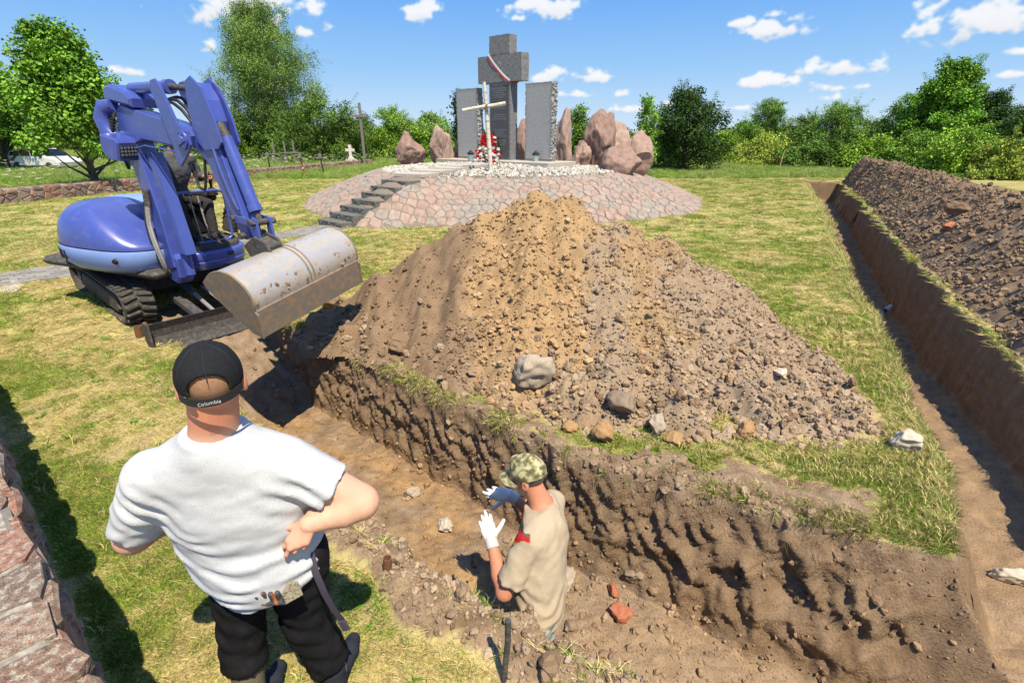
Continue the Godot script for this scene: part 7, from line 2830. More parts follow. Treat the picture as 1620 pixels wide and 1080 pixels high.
# the man standing in the trench
func build_digger():
	var root := Vector3(0.17, -1.16, -2.22)
	var t := thing("person", "person in a beige T-shirt, camouflage cap and white gloves standing in the trench", "person", root)
	var V := func(x: float, h: float, d: float) -> Vector3: return Vector3(x, h, -d) - root
	var pelvis: Vector3 = V.call(0.165, -0.12, 2.23)
	var belly: Vector3 = V.call(0.165, 0.06, 2.30)
	var chest: Vector3 = V.call(0.19, 0.27, 2.38)
	var neck: Vector3 = V.call(0.175, 0.455, 2.46)
	var head: Vector3 = V.call(0.10, 0.605, 2.51)
	var shl: Vector3 = V.call(0.105, 0.37, 2.25)
	var shr: Vector3 = V.call(0.255, 0.36, 2.585)
	var ell_l: Vector3 = V.call(-0.045, 0.075, 2.15)
	var ell_r: Vector3 = V.call(0.17, 0.12, 2.74)
	var wrl: Vector3 = V.call(-0.125, 0.235, 2.385)
	var wrr: Vector3 = V.call(-0.01, 0.265, 2.765)
	var fw := Vector3(-0.93, 0, -0.367)   # where he faces
	var sd := Vector3(-0.367, 0, 0.93)    # his left
	var tw := Basis(sd, Vector3.UP, fw)
	var hipl := pelvis + sd * 0.10 - Vector3(0, 0.03, 0)
	var hipr := pelvis - sd * 0.10 - Vector3(0, 0.03, 0)
	var anl := Vector3(0, 0.09, 0) + sd * 0.14 + fw * 0.03
	var anr := Vector3(0, 0.09, 0) - sd * 0.13 - fw * 0.04
	var knl := hipl.lerp(anl, 0.5) + fw * 0.05
	var knr := hipr.lerp(anr, 0.5) + fw * 0.04
	var tan1 := Color(0.47, 0.205, 0.125)
	var f := Field.new(Vector3(-0.46, 0.0, -0.72), Vector3(0.34, 1.80, 0.30), 0.0125)
	f.ell(chest, tw, Vector3(0.185, 0.20, 0.12), 0.04)
	f.ell(belly, tw, Vector3(0.165, 0.19, 0.13), 0.05)
	f.ell(pelvis, tw, Vector3(0.165, 0.14, 0.12), 0.05)
	f.cap(chest + Vector3(0, 0.08, 0), neck, 0.09, 0.065, 0.04)
	f.cap(neck, head, 0.064, 0.062, 0.03)
	for a in [[shl, ell_l, wrl], [shr, ell_r, wrr]]:
		f.cap(chest.lerp(a[0], 0.5) + Vector3(0, 0.07, 0), a[0], 0.07, 0.068, 0.05)
		f.cap(a[0], a[1], 0.062, 0.047, 0.03)
		f.cap(a[1], a[1].lerp(a[2], 0.35), 0.045, 0.048, 0.02)
		f.cap(a[1].lerp(a[2], 0.35), a[2], 0.048, 0.030, 0.02)
	for a in [[hipl, knl, anl], [hipr, knr, anr]]:
		f.cap(a[0], a[1], 0.088, 0.058, 0.04)
		f.cap(a[1], a[2], 0.056, 0.040, 0.02)
	var sh := Sheet.new()
	f.mesh_into(sh, func(p: Vector3) -> Color: return skin_tone(p, tan1))
	var look := Vector3(-0.88, -0.28, -0.38)
	var hup := Vector3(-0.22, 1.0, -0.05)
	head_into(sh, head, look, hup, 1.04, func(l: float, u: float, w: float) -> Color:
		if u > -0.02 and w < 0.022 and absf(l) < 0.084 and not (absf(l) > 0.074 and w > -0.035 and u < 0.03):
			return Color(0.09, 0.085, 0.08) * (1.0 + 0.4 * nb.get_noise_3d(l * 180.0, u * 180.0, w * 180.0))
		if u < -0.036 and w > 0.015 and not (absf(l) < 0.02 and u > -0.080 and u < -0.056):
			return tan1.lerp(Color(0.42, 0.38, 0.34), 0.55 + 0.3 * nb.get_noise_3d(l * 150.0, u * 150.0, w * 150.0))
		return skin_tone(Vector3(l, u, w), tan1 * 1.02))
	put("body", sh.mesh(), mats.skin, t)
	# knitted gloves
	var gl := Sheet.new()
	var knit := func(p: Vector3) -> Color:
		var g := 0.72 + 0.05 * nb.get_noise_3d(p.x * 60.0, p.y * 60.0, p.z * 60.0)
		return Color(g, g * 0.985, g * 0.96)
	hand_into(gl, wrl + (wrl - ell_l).normalized() * 0.01, Vector3(-0.30, 0.50, -0.80), Vector3(0.15, 0.80, 0.5), Vector3(0.95, 0.1, -0.3), 0.19, [0.22, 0.18, 0.16, 0.10, 0.2], 0.10, knit, 1.3)
	put("glove", gl.mesh(), mats.cloth, t)
	gl = Sheet.new()
	hand_into(gl, wrr + (wrr - ell_r).normalized() * 0.01, Vector3(-0.95, 0.18, 0.1), Vector3(0.15, 0.35, 0.9), Vector3(-0.1, -0.85, 0.35), 0.19, [0.30, 0.34, 0.36, 0.34, 0.4], 0.02, knit, 1.3)
	put("glove", gl.mesh(), mats.cloth, t)
	var cuff := tool()
	for a in [[wrl, ell_l], [wrr, ell_r]]:
		var dd: Vector3 = (a[0] - a[1]).normalized()
		tube(cuff, [a[0] - dd * 0.045, a[0] - dd * 0.02, a[0] + dd * 0.02], [0.041, 0.040, 0.038], 14)
	put("glove_cuffs", done(cuff), flat_mat("cuff_grey", Color(0.72, 0.71, 0.70), 0.95), t)
	# T-shirt: beige back, a mosaic of coloured patches printed on the front
	f = Field.new(Vector3(-0.42, 0.78, -0.62), Vector3(0.36, 1.80, 0.30), 0.0095)
	f.ell(chest + Vector3(0, -0.01, 0), tw, Vector3(0.208, 0.22, 0.145), 0.06)
	f.ell(belly + Vector3(0, -0.02, 0), tw, Vector3(0.198, 0.25, 0.160), 0.08)
	f.ell(pelvis, tw, Vector3(0.200, 0.20, 0.150), 0.06)
	f.cap(chest + Vector3(0, 0.08, 0), neck + Vector3(0, -0.005, 0), 0.10, 0.078, 0.05)
	f.cap(neck + Vector3(0, -0.06, 0), shl, 0.080, 0.078, 0.06)
	f.cap(neck + Vector3(0, -0.06, 0), shr, 0.080, 0.078, 0.06)
	f.cap(shl, shl.lerp(ell_l, 0.78), 0.076, 0.086, 0.014, true)
	f.cap(shr, shr.lerp(ell_r, 0.78), 0.076, 0.086, 0.014, true)
	f.cut(neck + Vector3(0, 0.008, 0), Vector3(-0.25, 1.0, -0.15))
	f.cut(pelvis + Vector3(0, -0.10, 0), Vector3(0.05, -1.0, 0.12))
	f.warp(func(p: Vector3) -> float:
		var low := smoothstep(1.36, 1.12, p.y)
		var w := nb.get_noise_3d(p.x * 6.0, p.y * 4.0, p.z * 6.0) * 0.014
		w += sin(p.y * 70.0 + p.z * 30.0 + 4.0 * na.get_noise_2d(p.x * 5.0, p.y * 3.0)) * 0.004 * (0.3 + low)
		return w)
	var pal := [Color(0.42, 0.03, 0.03), Color(0.52, 0.30, 0.04), Color(0.03, 0.12, 0.10), Color(0.05, 0.04, 0.03), Color(0.30, 0.07, 0.02), Color(0.45, 0.36, 0.16)]
	var seeds := []
	var pr := RandomNumberGenerator.new()
	pr.seed = 6
	for k in 70:
		seeds.append([Vector2(pr.randf_range(-0.22, 0.22), pr.randf_range(0.98, 1.66)), pal[pr.randi() % 6]])
	put("t_shirt", sheet_mesh(f, func(p: Vector3) -> Color:
		var rel := p - chest
		var g := 1.0 + 0.09 * nb.get_noise_3d(p.x * 5.0, p.y * 5.0, p.z * 5.0)
		if rel.dot(fw) > -0.01 + 0.3 * maxf(0.0, p.y - 1.5) and absf(rel.dot(sd)) < 0.215 and p.y > 1.06 and p.y < 1.60:
			var q := Vector2(rel.dot(sd), p.y)
			var best := 9.0
			var col := Color.WHITE
			for s in seeds:
				var e: float = q.distance_squared_to(s[0])
				if e < best:
					best = e
					col = s[1]
			return col
		return Color(0.44 * g, 0.365 * g, 0.265 * g)), mats.cloth, t)
	# camouflage trousers
	f = Field.new(Vector3(-0.32, 0.06, -0.34), Vector3(0.32, 1.2, 0.34), 0.012)
	f.ell(pelvis, tw, Vector3(0.182, 0.155, 0.138), 0.05)
	f.cap(hipl, knl, 0.110, 0.082, 0.04)
	f.cap(hipr, knr, 0.110, 0.082, 0.04)
	f.cap(knl, anl, 0.080, 0.070, 0.02, true)
	f.cap(knr, anr, 0.080, 0.070, 0.02, true)
	f.warp(func(p: Vector3) -> float: return nb.get_noise_3d(p.x * 6.0, p.y * 5.0, p.z * 6.0) * 0.014)
	put("trousers", sheet_mesh(f, func(p: Vector3) -> Color:
		var q := (p * 85.0).floor() / 85.0
		var n := nb.get_noise_3d(q.x * 9.0, q.y * 9.0, q.z * 9.0)
		return Color(0.50, 0.52, 0.50) if n > 0.08 else (Color(0.28, 0.33, 0.33) if n > -0.15 else Color(0.17, 0.20, 0.19))), mats.cloth, t)
	for a in [anl, anr]:
		f = Field.new(a - Vector3(0.26, 0.12, 0.26), a + Vector3(0.26, 0.12, 0.26), 0.009)
		f.cap(a + Vector3(0, -0.04, 0) - fw * 0.05, a + fw * 0.16 + Vector3(0, -0.05, 0), 0.048, 0.040, 0.02)
		f.cap(a + Vector3(0, 0.05, 0), a + Vector3(0, -0.03, 0), 0.058, 0.054, 0.03)
		f.cut(a + Vector3(0, -0.088, 0), Vector3(0, -1, 0))
		put("boot", sheet_mesh(f, func(_p: Vector3) -> Color: return Color(0.06, 0.045, 0.035)), mats.cloth, t)
	# pixel camouflage cap with its peak over the face
	var hf := look.normalized()
	var hl := hup.cross(hf).normalized()
	var hu := hf.cross(hl).normalized()
	var hb := Basis(hl, hu, hf)
	var camo := func(p: Vector3) -> Color:
		var q := (p * 190.0).floor() / 190.0
		var n := nb.get_noise_3d(q.x * 22.0, q.y * 22.0, q.z * 22.0)
		if n > 0.16:
			return Color(0.50, 0.46, 0.30)
		if n > -0.02:
			return Color(0.34, 0.315, 0.175)
		return Color(0.205, 0.195, 0.10) if n > -0.22 else Color(0.12, 0.115, 0.06)
	f = Field.new(head - Vector3.ONE * 0.26, head + Vector3.ONE * 0.26, 0.005)
	f.ell(head + hb * Vector3(0, 0.046, -0.010), hb, Vector3(0.094, 0.104, 0.114), 0.0)
	f.cap(head + hb * Vector3(0, 0.120, 0.05), head + hb * Vector3(0, 0.125, -0.05), 0.035, 0.035, 0.03)
	f.cut(head + hb * Vector3(0, 0.030, 0.0), -hu + hf * 0.08)
	f.ell(head + hb * Vector3(0, 0.040, -0.012), hb, Vector3(0.085, 0.096, 0.105), 0.0, true)
	put("cap", sheet_mesh(f, camo), mats.cloth, t)
	var pk := Sheet.new()
	var cols := 17
	for j in 9:   # a curved peak
		for i in cols:
			var a := deg_to_rad(-80.0 + 160.0 * i / (cols - 1))
			var ext := 0.012 + 0.078 * j / 8.0 * pow(cos(a), 0.55)
			var p := Vector3(sin(a) * (0.090 + ext * 0.10), 0.036 - 0.03 * pow(sin(a), 2.0) - 0.012 * j / 8.0, cos(a) * 0.100 + ext)
			pk.v.append(head + hb * p)
			pk.c.append(camo.call(head + hb * p))
	for j in 9:
		for i in cols:
			var p: Vector3 = pk.v[j * cols + i] - hu * 0.005
			pk.v.append(p)
			pk.c.append(Color(0.2, 0.19, 0.11))
	for j in 8:
		for i in cols - 1:
			var a := j * cols + i
			pk.cell(a, a + 1, a + cols + 1, a + cols)
			var b := 9 * cols + a
			pk.cell(b, b + cols, b + cols + 1, b + 1)
	for i in cols - 1:
		var a := 8 * cols + i
		pk.cell(a, a + 1, a + 1 + 9 * cols, a + 9 * cols)
	put("cap_peak", pk.mesh(), mats.cloth, t)

# the operator, half hidden behind the boom
func build_operator():
	var mach := Vector3(-5.5, 0.0, -7.6)
	var th := frame_of(Vector3(-5.33, 0.16, -7.46), Vector2(0.85, -0.53), 5.0, mach)
	var root := mach + th * Vector3(0.0, 0.965, -0.46)
	var t := thing("person", "person in a dark grey jumper operating the blue excavator", "person", root)
	var L := func(x: float, u: float, z: float) -> Vector3: return mach + th * Vector3(x, u, z) - root
	var bas := Basis(-th.basis.z, th.basis.y, th.basis.x)   # left, up, forward
	var pelvis: Vector3 = L.call(-0.05, 1.54, -0.46)
	var chest: Vector3 = L.call(0.06, 1.92, -0.46)
	var neck: Vector3 = L.call(0.09, 2.16, -0.46)
	var head: Vector3 = L.call(0.14, 2.33, -0.46)
	var f := Field.new(Vector3(-0.75, -0.05, -0.75), Vector3(0.95, 1.55, 0.75), 0.014)
	f.ell(chest, bas, Vector3(0.19, 0.22, 0.12), 0.04)
	f.ell(pelvis, bas, Vector3(0.175, 0.15, 0.13), 0.05)
	f.cap(pelvis, chest, 0.13, 0.13, 0.05)
	f.cap(chest, neck, 0.09, 0.062, 0.04)
	f.cap(neck, head, 0.060, 0.060, 0.03)
	var jumper := Field.new(Vector3(-0.65, 0.35, -0.65), Vector3(0.85, 1.35, 0.65), 0.012)
	jumper.ell(chest, bas, Vector3(0.215, 0.24, 0.145), 0.05)
	jumper.ell(pelvis, bas, Vector3(0.20, 0.15, 0.155), 0.06)
	jumper.cap(pelvis, chest, 0.15, 0.15, 0.05)
	jumper.cap(chest, neck + Vector3(0, -0.04, 0), 0.10, 0.075, 0.04)
	var legs := Field.new(Vector3(-0.65, 0.0, -0.65), Vector3(0.95, 0.75, 0.65), 0.013)
	legs.ell(pelvis + Vector3(0, -0.03, 0), bas, Vector3(0.19, 0.12, 0.15), 0.05)
	var sh := Sheet.new()
	var tone := Color(0.46, 0.24, 0.16)
	for s in [-1.0, 1.0]:
		var z: float = -0.46 + s * 0.22
		var sho: Vector3 = L.call(0.07, 2.07, z)
		var elb: Vector3 = L.call(0.07, 1.80, -0.46 + s * 0.33)
		var wri: Vector3 = L.call(0.30, 1.83, -0.46 + s * 0.33)
		f.cap(chest.lerp(sho, 0.5) + Vector3(0, 0.06, 0), sho, 0.07, 0.068, 0.05)
		f.cap(sho, elb, 0.06, 0.046, 0.03)
		f.cap(elb, wri, 0.048, 0.030, 0.02)
		jumper.cap(chest.lerp(sho, 0.5) + Vector3(0, 0.06, 0), sho, 0.088, 0.082, 0.05)
		jumper.cap(sho, elb, 0.078, 0.062, 0.03)
		jumper.cap(elb, elb.lerp(wri, 0.55), 0.062, 0.052, 0.02, true)
		var hip: Vector3 = L.call(-0.02, 1.50, -0.46 + s * 0.10)
		var kne: Vector3 = L.call(0.40, 1.47, -0.46 + s * 0.20)
		var ank: Vector3 = L.call(0.52, 1.06, -0.46 + s * 0.16)
		f.cap(hip, kne, 0.085, 0.058, 0.04)
		f.cap(kne, ank, 0.056, 0.04, 0.02)
		legs.cap(hip, kne, 0.100, 0.076, 0.04)
		legs.cap(kne, ank, 0.075, 0.060, 0.02, true)
		hand_into(sh, wri, th.basis.x - th.basis.y * 0.1, th.basis.y * 0.4 + th.basis.z * s, th.basis.y + th.basis.x * 0.2, 0.18, [0.8, 0.85, 0.9, 0.95, 0.6], 0.02, func(p: Vector3) -> Color: return skin_tone(p, tone))
		var shoe := Field.new(ank - Vector3.ONE * 0.24, ank + Vector3.ONE * 0.24, 0.01)
		shoe.cap(ank - th.basis.y * 0.035 - th.basis.x * 0.04, ank - th.basis.y * 0.045 + th.basis.x * 0.17, 0.046, 0.038, 0.02)
		shoe.cap(ank + th.basis.y * 0.02, ank - th.basis.y * 0.03, 0.052, 0.05, 0.03)
		shoe.cut(ank - th.basis.y * 0.085, -th.basis.y)
		put("shoe", sheet_mesh(shoe, func(p: Vector3) -> Color: return Color(0.65, 0.64, 0.62) if (p - ank).dot(th.basis.y) < -0.055 else Color(0.05, 0.05, 0.055)), mats.cloth, t)
	f.mesh_into(sh, func(p: Vector3) -> Color: return skin_tone(p, tone))
	head_into(sh, head, th.basis.x - th.basis.y * 0.25, th.basis.y + th.basis.x * 0.2, 1.03, func(l: float, u: float, w: float) -> Color:
		if u > 0.04 or (w < 0.0 and u > -0.04 and absf(l) < 0.078):
			return Color(0.045, 0.03, 0.022)
		if u < -0.04 and w > 0.02:
			return tone * 0.72
		return skin_tone(Vector3(l, u, w), tone))
	put("body", sh.mesh(), mats.skin, t)
	jumper.cut(neck + Vector3(0, -0.005, 0), Vector3(0.3, 1, 0))
	jumper.warp(func(p: Vector3) -> float: return nb.get_noise_3d(p.x * 6.0, p.y * 9.0, p.z * 6.0) * 0.014)
	put("jumper", sheet_mesh(jumper, func(p: Vector3) -> Color:
		var g := 1.0 + 0.15 * nb.get_noise_3d(p.x * 30.0, p.y * 30.0, p.z * 30.0)
		return Color(0.095, 0.102, 0.115) * g), mats.cloth, t)
	legs.warp(func(p: Vector3) -> float: return nb.get_noise_3d(p.x * 7.0, p.y * 6.0, p.z * 7.0) * 0.012)
	put("trousers", sheet_mesh(legs, func(p: Vector3) -> Color: return Color(0.045, 0.042, 0.042) * (1.0 + 0.2 * nb.get_noise_3d(p.x * 20.0, p.y * 20.0, p.z * 20.0))), mats.cloth, t)
# ---------------------------------------------------------------- small things
func surface_y(x: float, d: float) -> float:
	var y := ground(x, d)
	if heap_h(x, d) > 0.0:
		y = maxf(y, lawn(x, d) + heap_h(x, d))
	trench_frame(x, d)
	if g_r > 0.8 and bank_h(g_w, g_r) > 0.0:
		y = maxf(y, lawn(x, d) + bank_h(g_w, g_r))
	return y

func build_small_things():
	# --- single stones
	granite("grey_stone", [0.42, 0.355, 0.275], 3.0, 0.95, 0.5, 220)
	granite("brown_stone", [0.28, 0.215, 0.155], 3.0, 0.95, 0.45, 221)
	granite("pale_stone", [0.52, 0.46, 0.38], 3.0, 0.95, 0.3, 222)
	granite("brick_red", [0.42, 0.15, 0.085], 3.0, 0.95, 0.3, 223)
	granite("ochre_lump", [0.38, 0.235, 0.11], 3.0, 0.95, 0.3, 224)
	# [x, D, half sizes, material, sink, label]
	var list := [
		[0.195, 4.70, Vector3(0.215, 0.165, 0.17), "grey_stone", 0.35, "largest pale grey stone lying on the lower face of the earth heap"],
		[1.05, 4.20, Vector3(0.19, 0.10, 0.13), "brown_stone", 0.3, "flat grey brown stone slab at the foot of the earth heap"],
		[0.83, 3.86, Vector3(0.105, 0.10, 0.09), "ochre_lump", 0.25, "crumbly ochre lump on the grassy lip of the trench"],
		[0.53, 4.04, Vector3(0.085, 0.05, 0.07), "ochre_lump", 0.2, "small flat tan stone on the lip beside the ochre lump"],
		[1.32, 3.97, Vector3(0.085, 0.10, 0.08), "grey_stone", 0.3, "rounded grey stone just below the flat stone slab"],
		[1.42, 3.80, Vector3(0.095, 0.05, 0.07), "ochre_lump", 0.25, "flat tan stone lying before the rounded grey stone"],
		[2.12, 3.92, Vector3(0.10, 0.08, 0.07), "ochre_lump", 0.3, "tan stone at the foot of the heap by the green grass"],
		[3.41, 3.73, Vector3(0.125, 0.085, 0.10), "pale_stone", 0.2, "broken cream stone with an orange face in the grass by the second trench"],
		[2.79, 4.74, Vector3(0.085, 0.03, 0.06), "pale_stone", 0.2, "flat whitish stone high on the grey side of the heap"],
		[4.09, 3.13, Vector3(0.12, 0.07, 0.08), "pale_stone", 0.3, "long pale stone on the floor of the second trench"],
		[0.46, 3.22, Vector3(0.11, 0.055, 0.075), "grey_stone", 0.25, "square grey stone on the trench floor behind the digger"],
		[0.85, 2.89, Vector3(0.085, 0.065, 0.07), "brick_red", 0.3, "reddish brown stone on the trench floor near the cut face"],
		[0.84, 3.10, Vector3(0.055, 0.045, 0.05), "brick_red", 0.3, "small piece of red brick on the trench floor"],
		[1.00, 3.16, Vector3(0.085, 0.055, 0.07), "brown_stone", 0.3, "brown cobble against the foot of the trench face"],
		[-0.65, 3.89, Vector3(0.085, 0.06, 0.07), "pale_stone", 0.25, "round cream stone on the trench floor by the gloved hands"],
		[-1.05, 4.35, Vector3(0.075, 0.05, 0.06), "grey_stone", 0.25, "small pale stone on the bare ochre trench floor"],
		[-2.75, 7.55, Vector3(0.27, 0.13, 0.18), "clod4", 0.2, "large dark block of earth lying behind the bucket"],
		[-1.35, 5.75, Vector3(0.20, 0.10, 0.15), "clod4", 0.25, "dark flat clod on the brown side of the heap"],
		[10.6, 12.3, Vector3(0.24, 0.14, 0.18), "clod4", 0.3, "dark lump of turf high on the long spoil bank"],
		[9.75, 11.4, Vector3(0.17, 0.09, 0.12), "brick_red", 0.3, "piece of orange brick low on the long spoil bank"]]
	for k in list.size():
		var b: Array = list[k]
		var y := surface_y(b[0], b[1])
		var o := put("stone" if not str(b[3]).begins_with("clod") else "earth_clod", stone(700 + k, 3, 12, 0.22, false, 1.8), mats[b[3]])
		o.transform = Transform3D(Basis.from_euler(Vector3(0.25 * sin(k * 2.1), k * 1.7, 0.2 * cos(k * 3.3))).scaled_local((b[2] as Vector3) * 1.2), Vector3(b[0], y + b[2].y * (1.0 - b[4]), -b[1]))
		tag(o, b[5], "stone" if not str(b[3]).begins_with("clod") else "clod")
	# --- rusty pipe stubs and the steel rod
	mottled("rust", [[0.0, lin(0.06, 0.03, 0.018)], [0.5, lin(0.16, 0.075, 0.04)], [1.0, lin(0.27, 0.13, 0.07)]], 0.9, 5.0, 0.03, 4.0, 230)
	for p in [[-0.76, 2.32, 0.17, 0.026, "short rusty pipe stub at the trench edge beside the man in grey"], [-4.95, 6.25, 0.16, 0.045, "rusty stub in the grass in front of the excavator track"], [-11.6, 10.6, 0.22, 0.05, "rusty stub in the far lawn beyond the excavator"]]:
		var st := tool()
		lathe(st, [Vector2(p[3], -0.1), Vector2(p[3], p[2]), Vector2(p[3] * 0.78, p[2]), Vector2(p[3] * 0.78, p[2] - 0.06), Vector2(0, p[2] - 0.06)], Transform3D(), 16, true)
		var o := put("pipe_stub", done(st), mats.rust)
		o.position = Vector3(p[0], lawn(p[0], p[1]), -p[1])
		o.rotation = Vector3(0.05, 0.4, -0.07)
		tag(o, p[4], "pipe", "rusty pipe stubs")
	var st := tool()
	tube(st, [Vector3(-0.03, -0.1, 0), Vector3(-0.012, 0.15, 0.004), Vector3(0, 0.3, 0), Vector3(0.002, 0.44, -0.004)], 0.0145, 12)
	tube(st, [Vector3(0.002, 0.44, -0.004), Vector3(0.002, 0.447, -0.004)], [0.0145, 0.011], 12)
	var o := put("steel_rod", done(st), mats.dark_steel)
	o.position = Vector3(-0.02, 0.0, -1.67)
	tag(o, "dark steel rod stuck upright in the grass below the digger", "rod")
	# --- stakes
	flat_mat("raw_wood", Color(0.66, 0.55, 0.38), 0.85)
	flat_mat("marker_orange", Color(0.85, 0.25, 0.08), 0.7)
	for p in [[21.6, 43.0, 1.5, 0.16, "pale wooden stake leaning at the edge of the mown grass", false], [15.1, 50.0, 1.5, 0.0, "stake with an orange tip before the shrubs beside the dark oak", true], [-8.6, 44.0, 1.6, 0.02, "stake with an orange tip seen between two red boulders", true]]:
		var t := thing("stake", p[4], "stake", Vector3(p[0], 0, -p[1]), "survey stakes")
		st = tool()
		box(st, xform(Vector3(0, p[2] * 0.5 - 0.1, 0), Vector3(0, 0.3, -p[3])), Vector3(0.07, p[2] + 0.2, 0.05), 0.006)
		put("shaft", done(st), mats.raw_wood, t)
		if p[5]:
			st = tool()
			box(st, xform(Vector3(0, p[2] * 0.88, 0), Vector3(0, 0.3, -p[3])), Vector3(0.10, p[2] * 0.26, 0.08), 0.006)
			put("tip", done(st), mats.marker_orange, t)
	# --- grave crosses before and behind the low wall
	mottled("grey_wood", [[0.0, lin(0.09, 0.085, 0.08)], [0.5, lin(0.17, 0.16, 0.15)], [1.0, lin(0.26, 0.25, 0.235)]], 0.9, 1.5, 0.03, 3.0, 240)
	flat_mat("iron_black", Color(0.16, 0.16, 0.17), 0.6)
	flat_mat("band_white", Color(0.80, 0.78, 0.76), 0.7)
	for p in [[-16.6, 36.6, 1.85, -0.03, "dark grave cross with a plate nearest the excavator stick", false], [-13.9, 35.6, 1.85, -0.10, "leaning grave cross with a red and white banded post", true], [-12.7, 35.9, 1.80, -0.09, "dark leaning grave cross nearest the mound stairs", false]]:
		var t := thing("grave_cross", p[4], "cross", Vector3(p[0], lawn(p[0], p[1]), -p[1]), "grave crosses before the low wall")
		t.rotation.z = -p[3]
		st = tool()
		rod(st, Vector3(0, -0.1, 0), Vector3(0, p[2], 0), 0.05, 8)
		put("post", done(st), mats.iron_black, t)
		st = tool()
		box(st, xform(Vector3(0, p[2] * 0.74, 0)), Vector3(0.62, 0.09, 0.06), 0.01)
		put("crossbar", done(st), mats.iron_black, t)
		st = tool()
		lathe(st, [Vector2(0, -0.03), Vector2(0.11, -0.03), Vector2(0.12, 0), Vector2(0.11, 0.03), Vector2(0, 0.03)], Transform3D(Basis(Vector3.RIGHT, PI * 0.5).scaled_local(Vector3(1, 1, 1.5)), Vector3(0, p[2] * 0.75, 0.03)), 16, true)
		put("plate", done(st), mats.grey_wood, t)
		if p[5]:
			for k in 4:
				st = tool()
				rod(st, Vector3(0, 0.15 + k * 0.2, 0), Vector3(0, 0.25 + k * 0.2, 0), 0.055, 8)
				put("band", done(st), mats.band_white if k % 2 == 0 else mats.ribbon_red, t)
	for p in [[-21.4, 48.5, 1.95, "weathered post cross behind the low wall nearest the birch"], [-20.6, 49.0, 2.1, "middle weathered post cross behind the low wall"], [-19.4, 48.0, 2.2, "tallest weathered post cross behind the low wall"]]:
		var t := thing("post_cross", p[3], "cross", Vector3(p[0], 0, -p[1]), "post crosses behind the low wall")
		st = tool()
		box(st, xform(Vector3(0, p[2] * 0.5, 0)), Vector3(0.13, p[2] + 0.1, 0.13), 0.01)
		put("post", done(st), mats.grey_wood, t)
		st = tool()
		box(st, xform(Vector3(0, p[2] * 0.56, 0.09)), Vector3(0.9, 0.11, 0.06), 0.01)
		put("crossbar", done(st), mats.grey_wood, t)
	var w := thing("stone_cross", "small white stone grave cross in the meadow behind the low wall", "cross", Vector3(-14.7, 0.35, -49.0))
	st = tool()
	prism(st, [Vector2(-0.12, 0.3), Vector2(0.12, 0.3), Vector2(0.13, 0.85), Vector2(0.40, 0.83), Vector2(0.42, 1.08), Vector2(0.13, 1.06), Vector2(0.15, 1.40), Vector2(-0.15, 1.40), Vector2(-0.13, 1.06), Vector2(-0.42, 1.08), Vector2(-0.40, 0.83), Vector2(-0.13, 0.85)], xform(Vector3(0, 0.1, 0)), 0.16, 0.02)
	put("cross", done(st), mats.band_white, w)
	st = tool()
	prism(st, [Vector2(-0.55, -0.5), Vector2(0.55, -0.5), Vector2(0.5, 0.25), Vector2(0.25, 0.32), Vector2(0.15, 0.5), Vector2(-0.15, 0.5), Vector2(-0.25, 0.32), Vector2(-0.5, 0.25)], xform(Vector3(0, 0, -0.02)), 0.3, 0.03)
	put("base", done(st), mats.band_white, w)
	w = thing("wooden_cross", "tall weathered wooden cross rising above the bushes behind the wall", "cross", Vector3(-12.9, 0, -47.0))
	st = tool()
	box(st, xform(Vector3(0, 2.55, 0)), Vector3(0.20, 5.3, 0.18), 0.015)
	put("post", done(st), mats.grey_wood, w)
	st = tool()
	box(st, xform(Vector3(0, 4.15, 0.11), Vector3(0, 0, -0.03)), Vector3(1.35, 0.19, 0.10), 0.012)
	put("crossbar", done(st), mats.grey_wood, w)
	build_bottle()
	build_car()

func build_bottle():
	var t := thing("plastic_bottle", "clear plastic bottle with a blue label lying against the trench wall", "bottle", Vector3(8.40, ground(8.40, 10.9) + 0.05, -10.9))
	t.rotation = Vector3(0.3, 0.5, -0.95)
	var st := tool()
	lathe(st, [Vector2(0, 0.0), Vector2(0.038, 0.0), Vector2(0.046, 0.02), Vector2(0.046, 0.10), Vector2(0.042, 0.12), Vector2(0.046, 0.14), Vector2(0.046, 0.24), Vector2(0.03, 0.30), Vector2(0.016, 0.33), Vector2(0.016, 0.35)], Transform3D(), 20)
	var m := flat_mat("clear_plastic", Color(0.85, 0.90, 0.95, 0.35), 0.08)
	m.transparency = BaseMaterial3D.TRANSPARENCY_ALPHA
	put("flask", done(st), m, t)
	st = tool()
	lathe(st, [Vector2(0.048, 0.05), Vector2(0.0485, 0.13)], Transform3D(), 20)
	put("label_band", done(st), flat_mat("label_blue", Color(0.10, 0.18, 0.45), 0.6), t)
	st = tool()
	lathe(st, [Vector2(0.019, 0.335), Vector2(0.019, 0.362), Vector2(0, 0.364)], Transform3D(), 16, true)
	put("screw_cap", done(st), mats.label_blue, t)

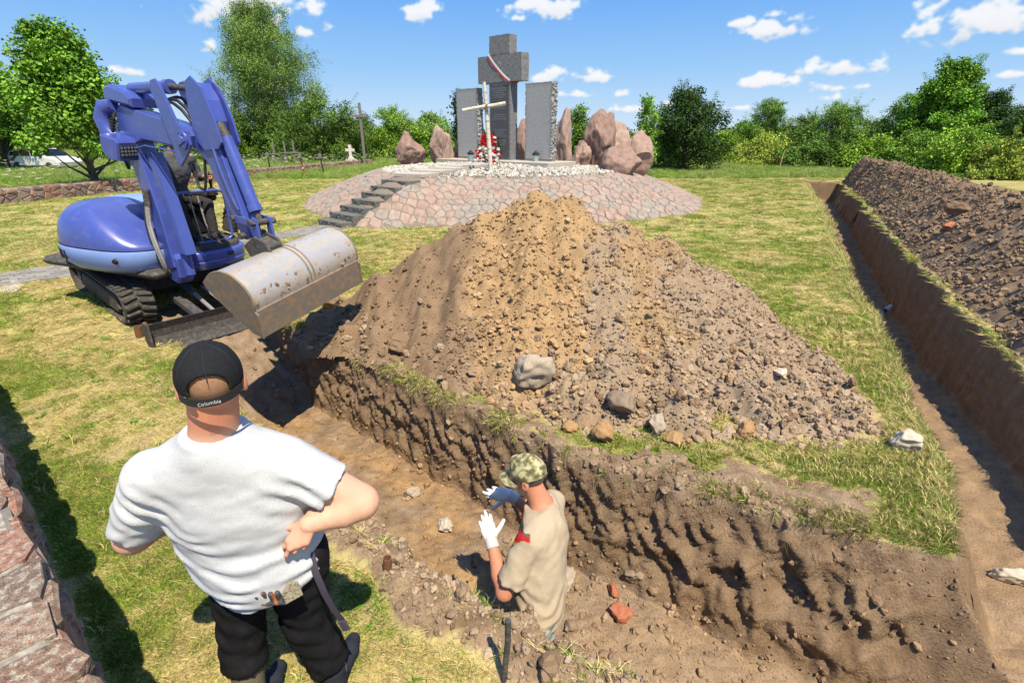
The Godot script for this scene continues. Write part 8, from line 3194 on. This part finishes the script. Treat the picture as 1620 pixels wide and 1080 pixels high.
func build_car():
	# a white estate car parked behind the trees
	var t := thing("parked_car", "white parked car half hidden behind the maple", "car", Vector3(-37.0, 0.0, -42.5), "", deg_to_rad(-12))
	t.scale = Vector3.ONE * 1.15
	var body := [Vector2(-2.15, 0.35), Vector2(2.1, 0.35), Vector2(2.18, 0.62), Vector2(2.02, 0.86), Vector2(1.15, 0.98), Vector2(0.45, 1.42), Vector2(0.2, 1.47), Vector2(-1.2, 1.45), Vector2(-1.75, 1.30), Vector2(-2.12, 0.95), Vector2(-2.2, 0.6)]
	var st := tool()
	prism(st, body, Transform3D(), 1.7, 0.08)
	var paint_w := flat_mat("car_white", Color(0.86, 0.86, 0.85), 0.25)
	paint_w.clearcoat_enabled = true
	put("body", done(st), paint_w, t)
	var glass := flat_mat("car_glass", Color(0.05, 0.06, 0.07), 0.08)
	for s in [-1.0, 1.0]:
		for poly in [[Vector2(0.98, 1.0), Vector2(0.42, 1.36), Vector2(0.05, 1.38), Vector2(0.05, 1.0)], [Vector2(-0.03, 1.0), Vector2(-0.03, 1.38), Vector2(-0.85, 1.37), Vector2(-0.85, 1.0)], [Vector2(-0.93, 1.0), Vector2(-0.93, 1.36), Vector2(-1.6, 1.26), Vector2(-1.85, 1.02)]]:
			st = tool()
			prism(st, poly, xform(Vector3(0, 0, 0.852 * s)), 0.012, 0.002)
			put("window", done(st), glass, t)
		for x in [-1.35, 1.35]:
			var wh := Node3D.new()
			wh.name = "wheel"
			t.add_child(wh, true)
			wh.transform = Transform3D(Basis(Vector3.RIGHT, PI * 0.5 * s), Vector3(x, 0.31, 0.80 * s))
			st = tool()
			lathe(st, [Vector2(0.2, -0.1), Vector2(0.31, -0.09), Vector2(0.315, 0.0), Vector2(0.31, 0.09), Vector2(0.2, 0.1)], Transform3D(), 20, true)
			put("tyre", done(st), mats.rubber, wh)
			st = tool()
			lathe(st, [Vector2(0, 0.06), Vector2(0.08, 0.07), Vector2(0.2, 0.09)], Transform3D(), 20)
			put("rim", done(st), mats.chrome, wh)
	st = tool()
	prism(st, [Vector2(1.13, 1.0), Vector2(0.5, 1.40), Vector2(0.47, 1.40), Vector2(1.09, 1.0)], Transform3D(Basis(), Vector3(0.035, 0.02, 0)), 1.45, 0.004)
	put("windscreen", done(st), glass, t)
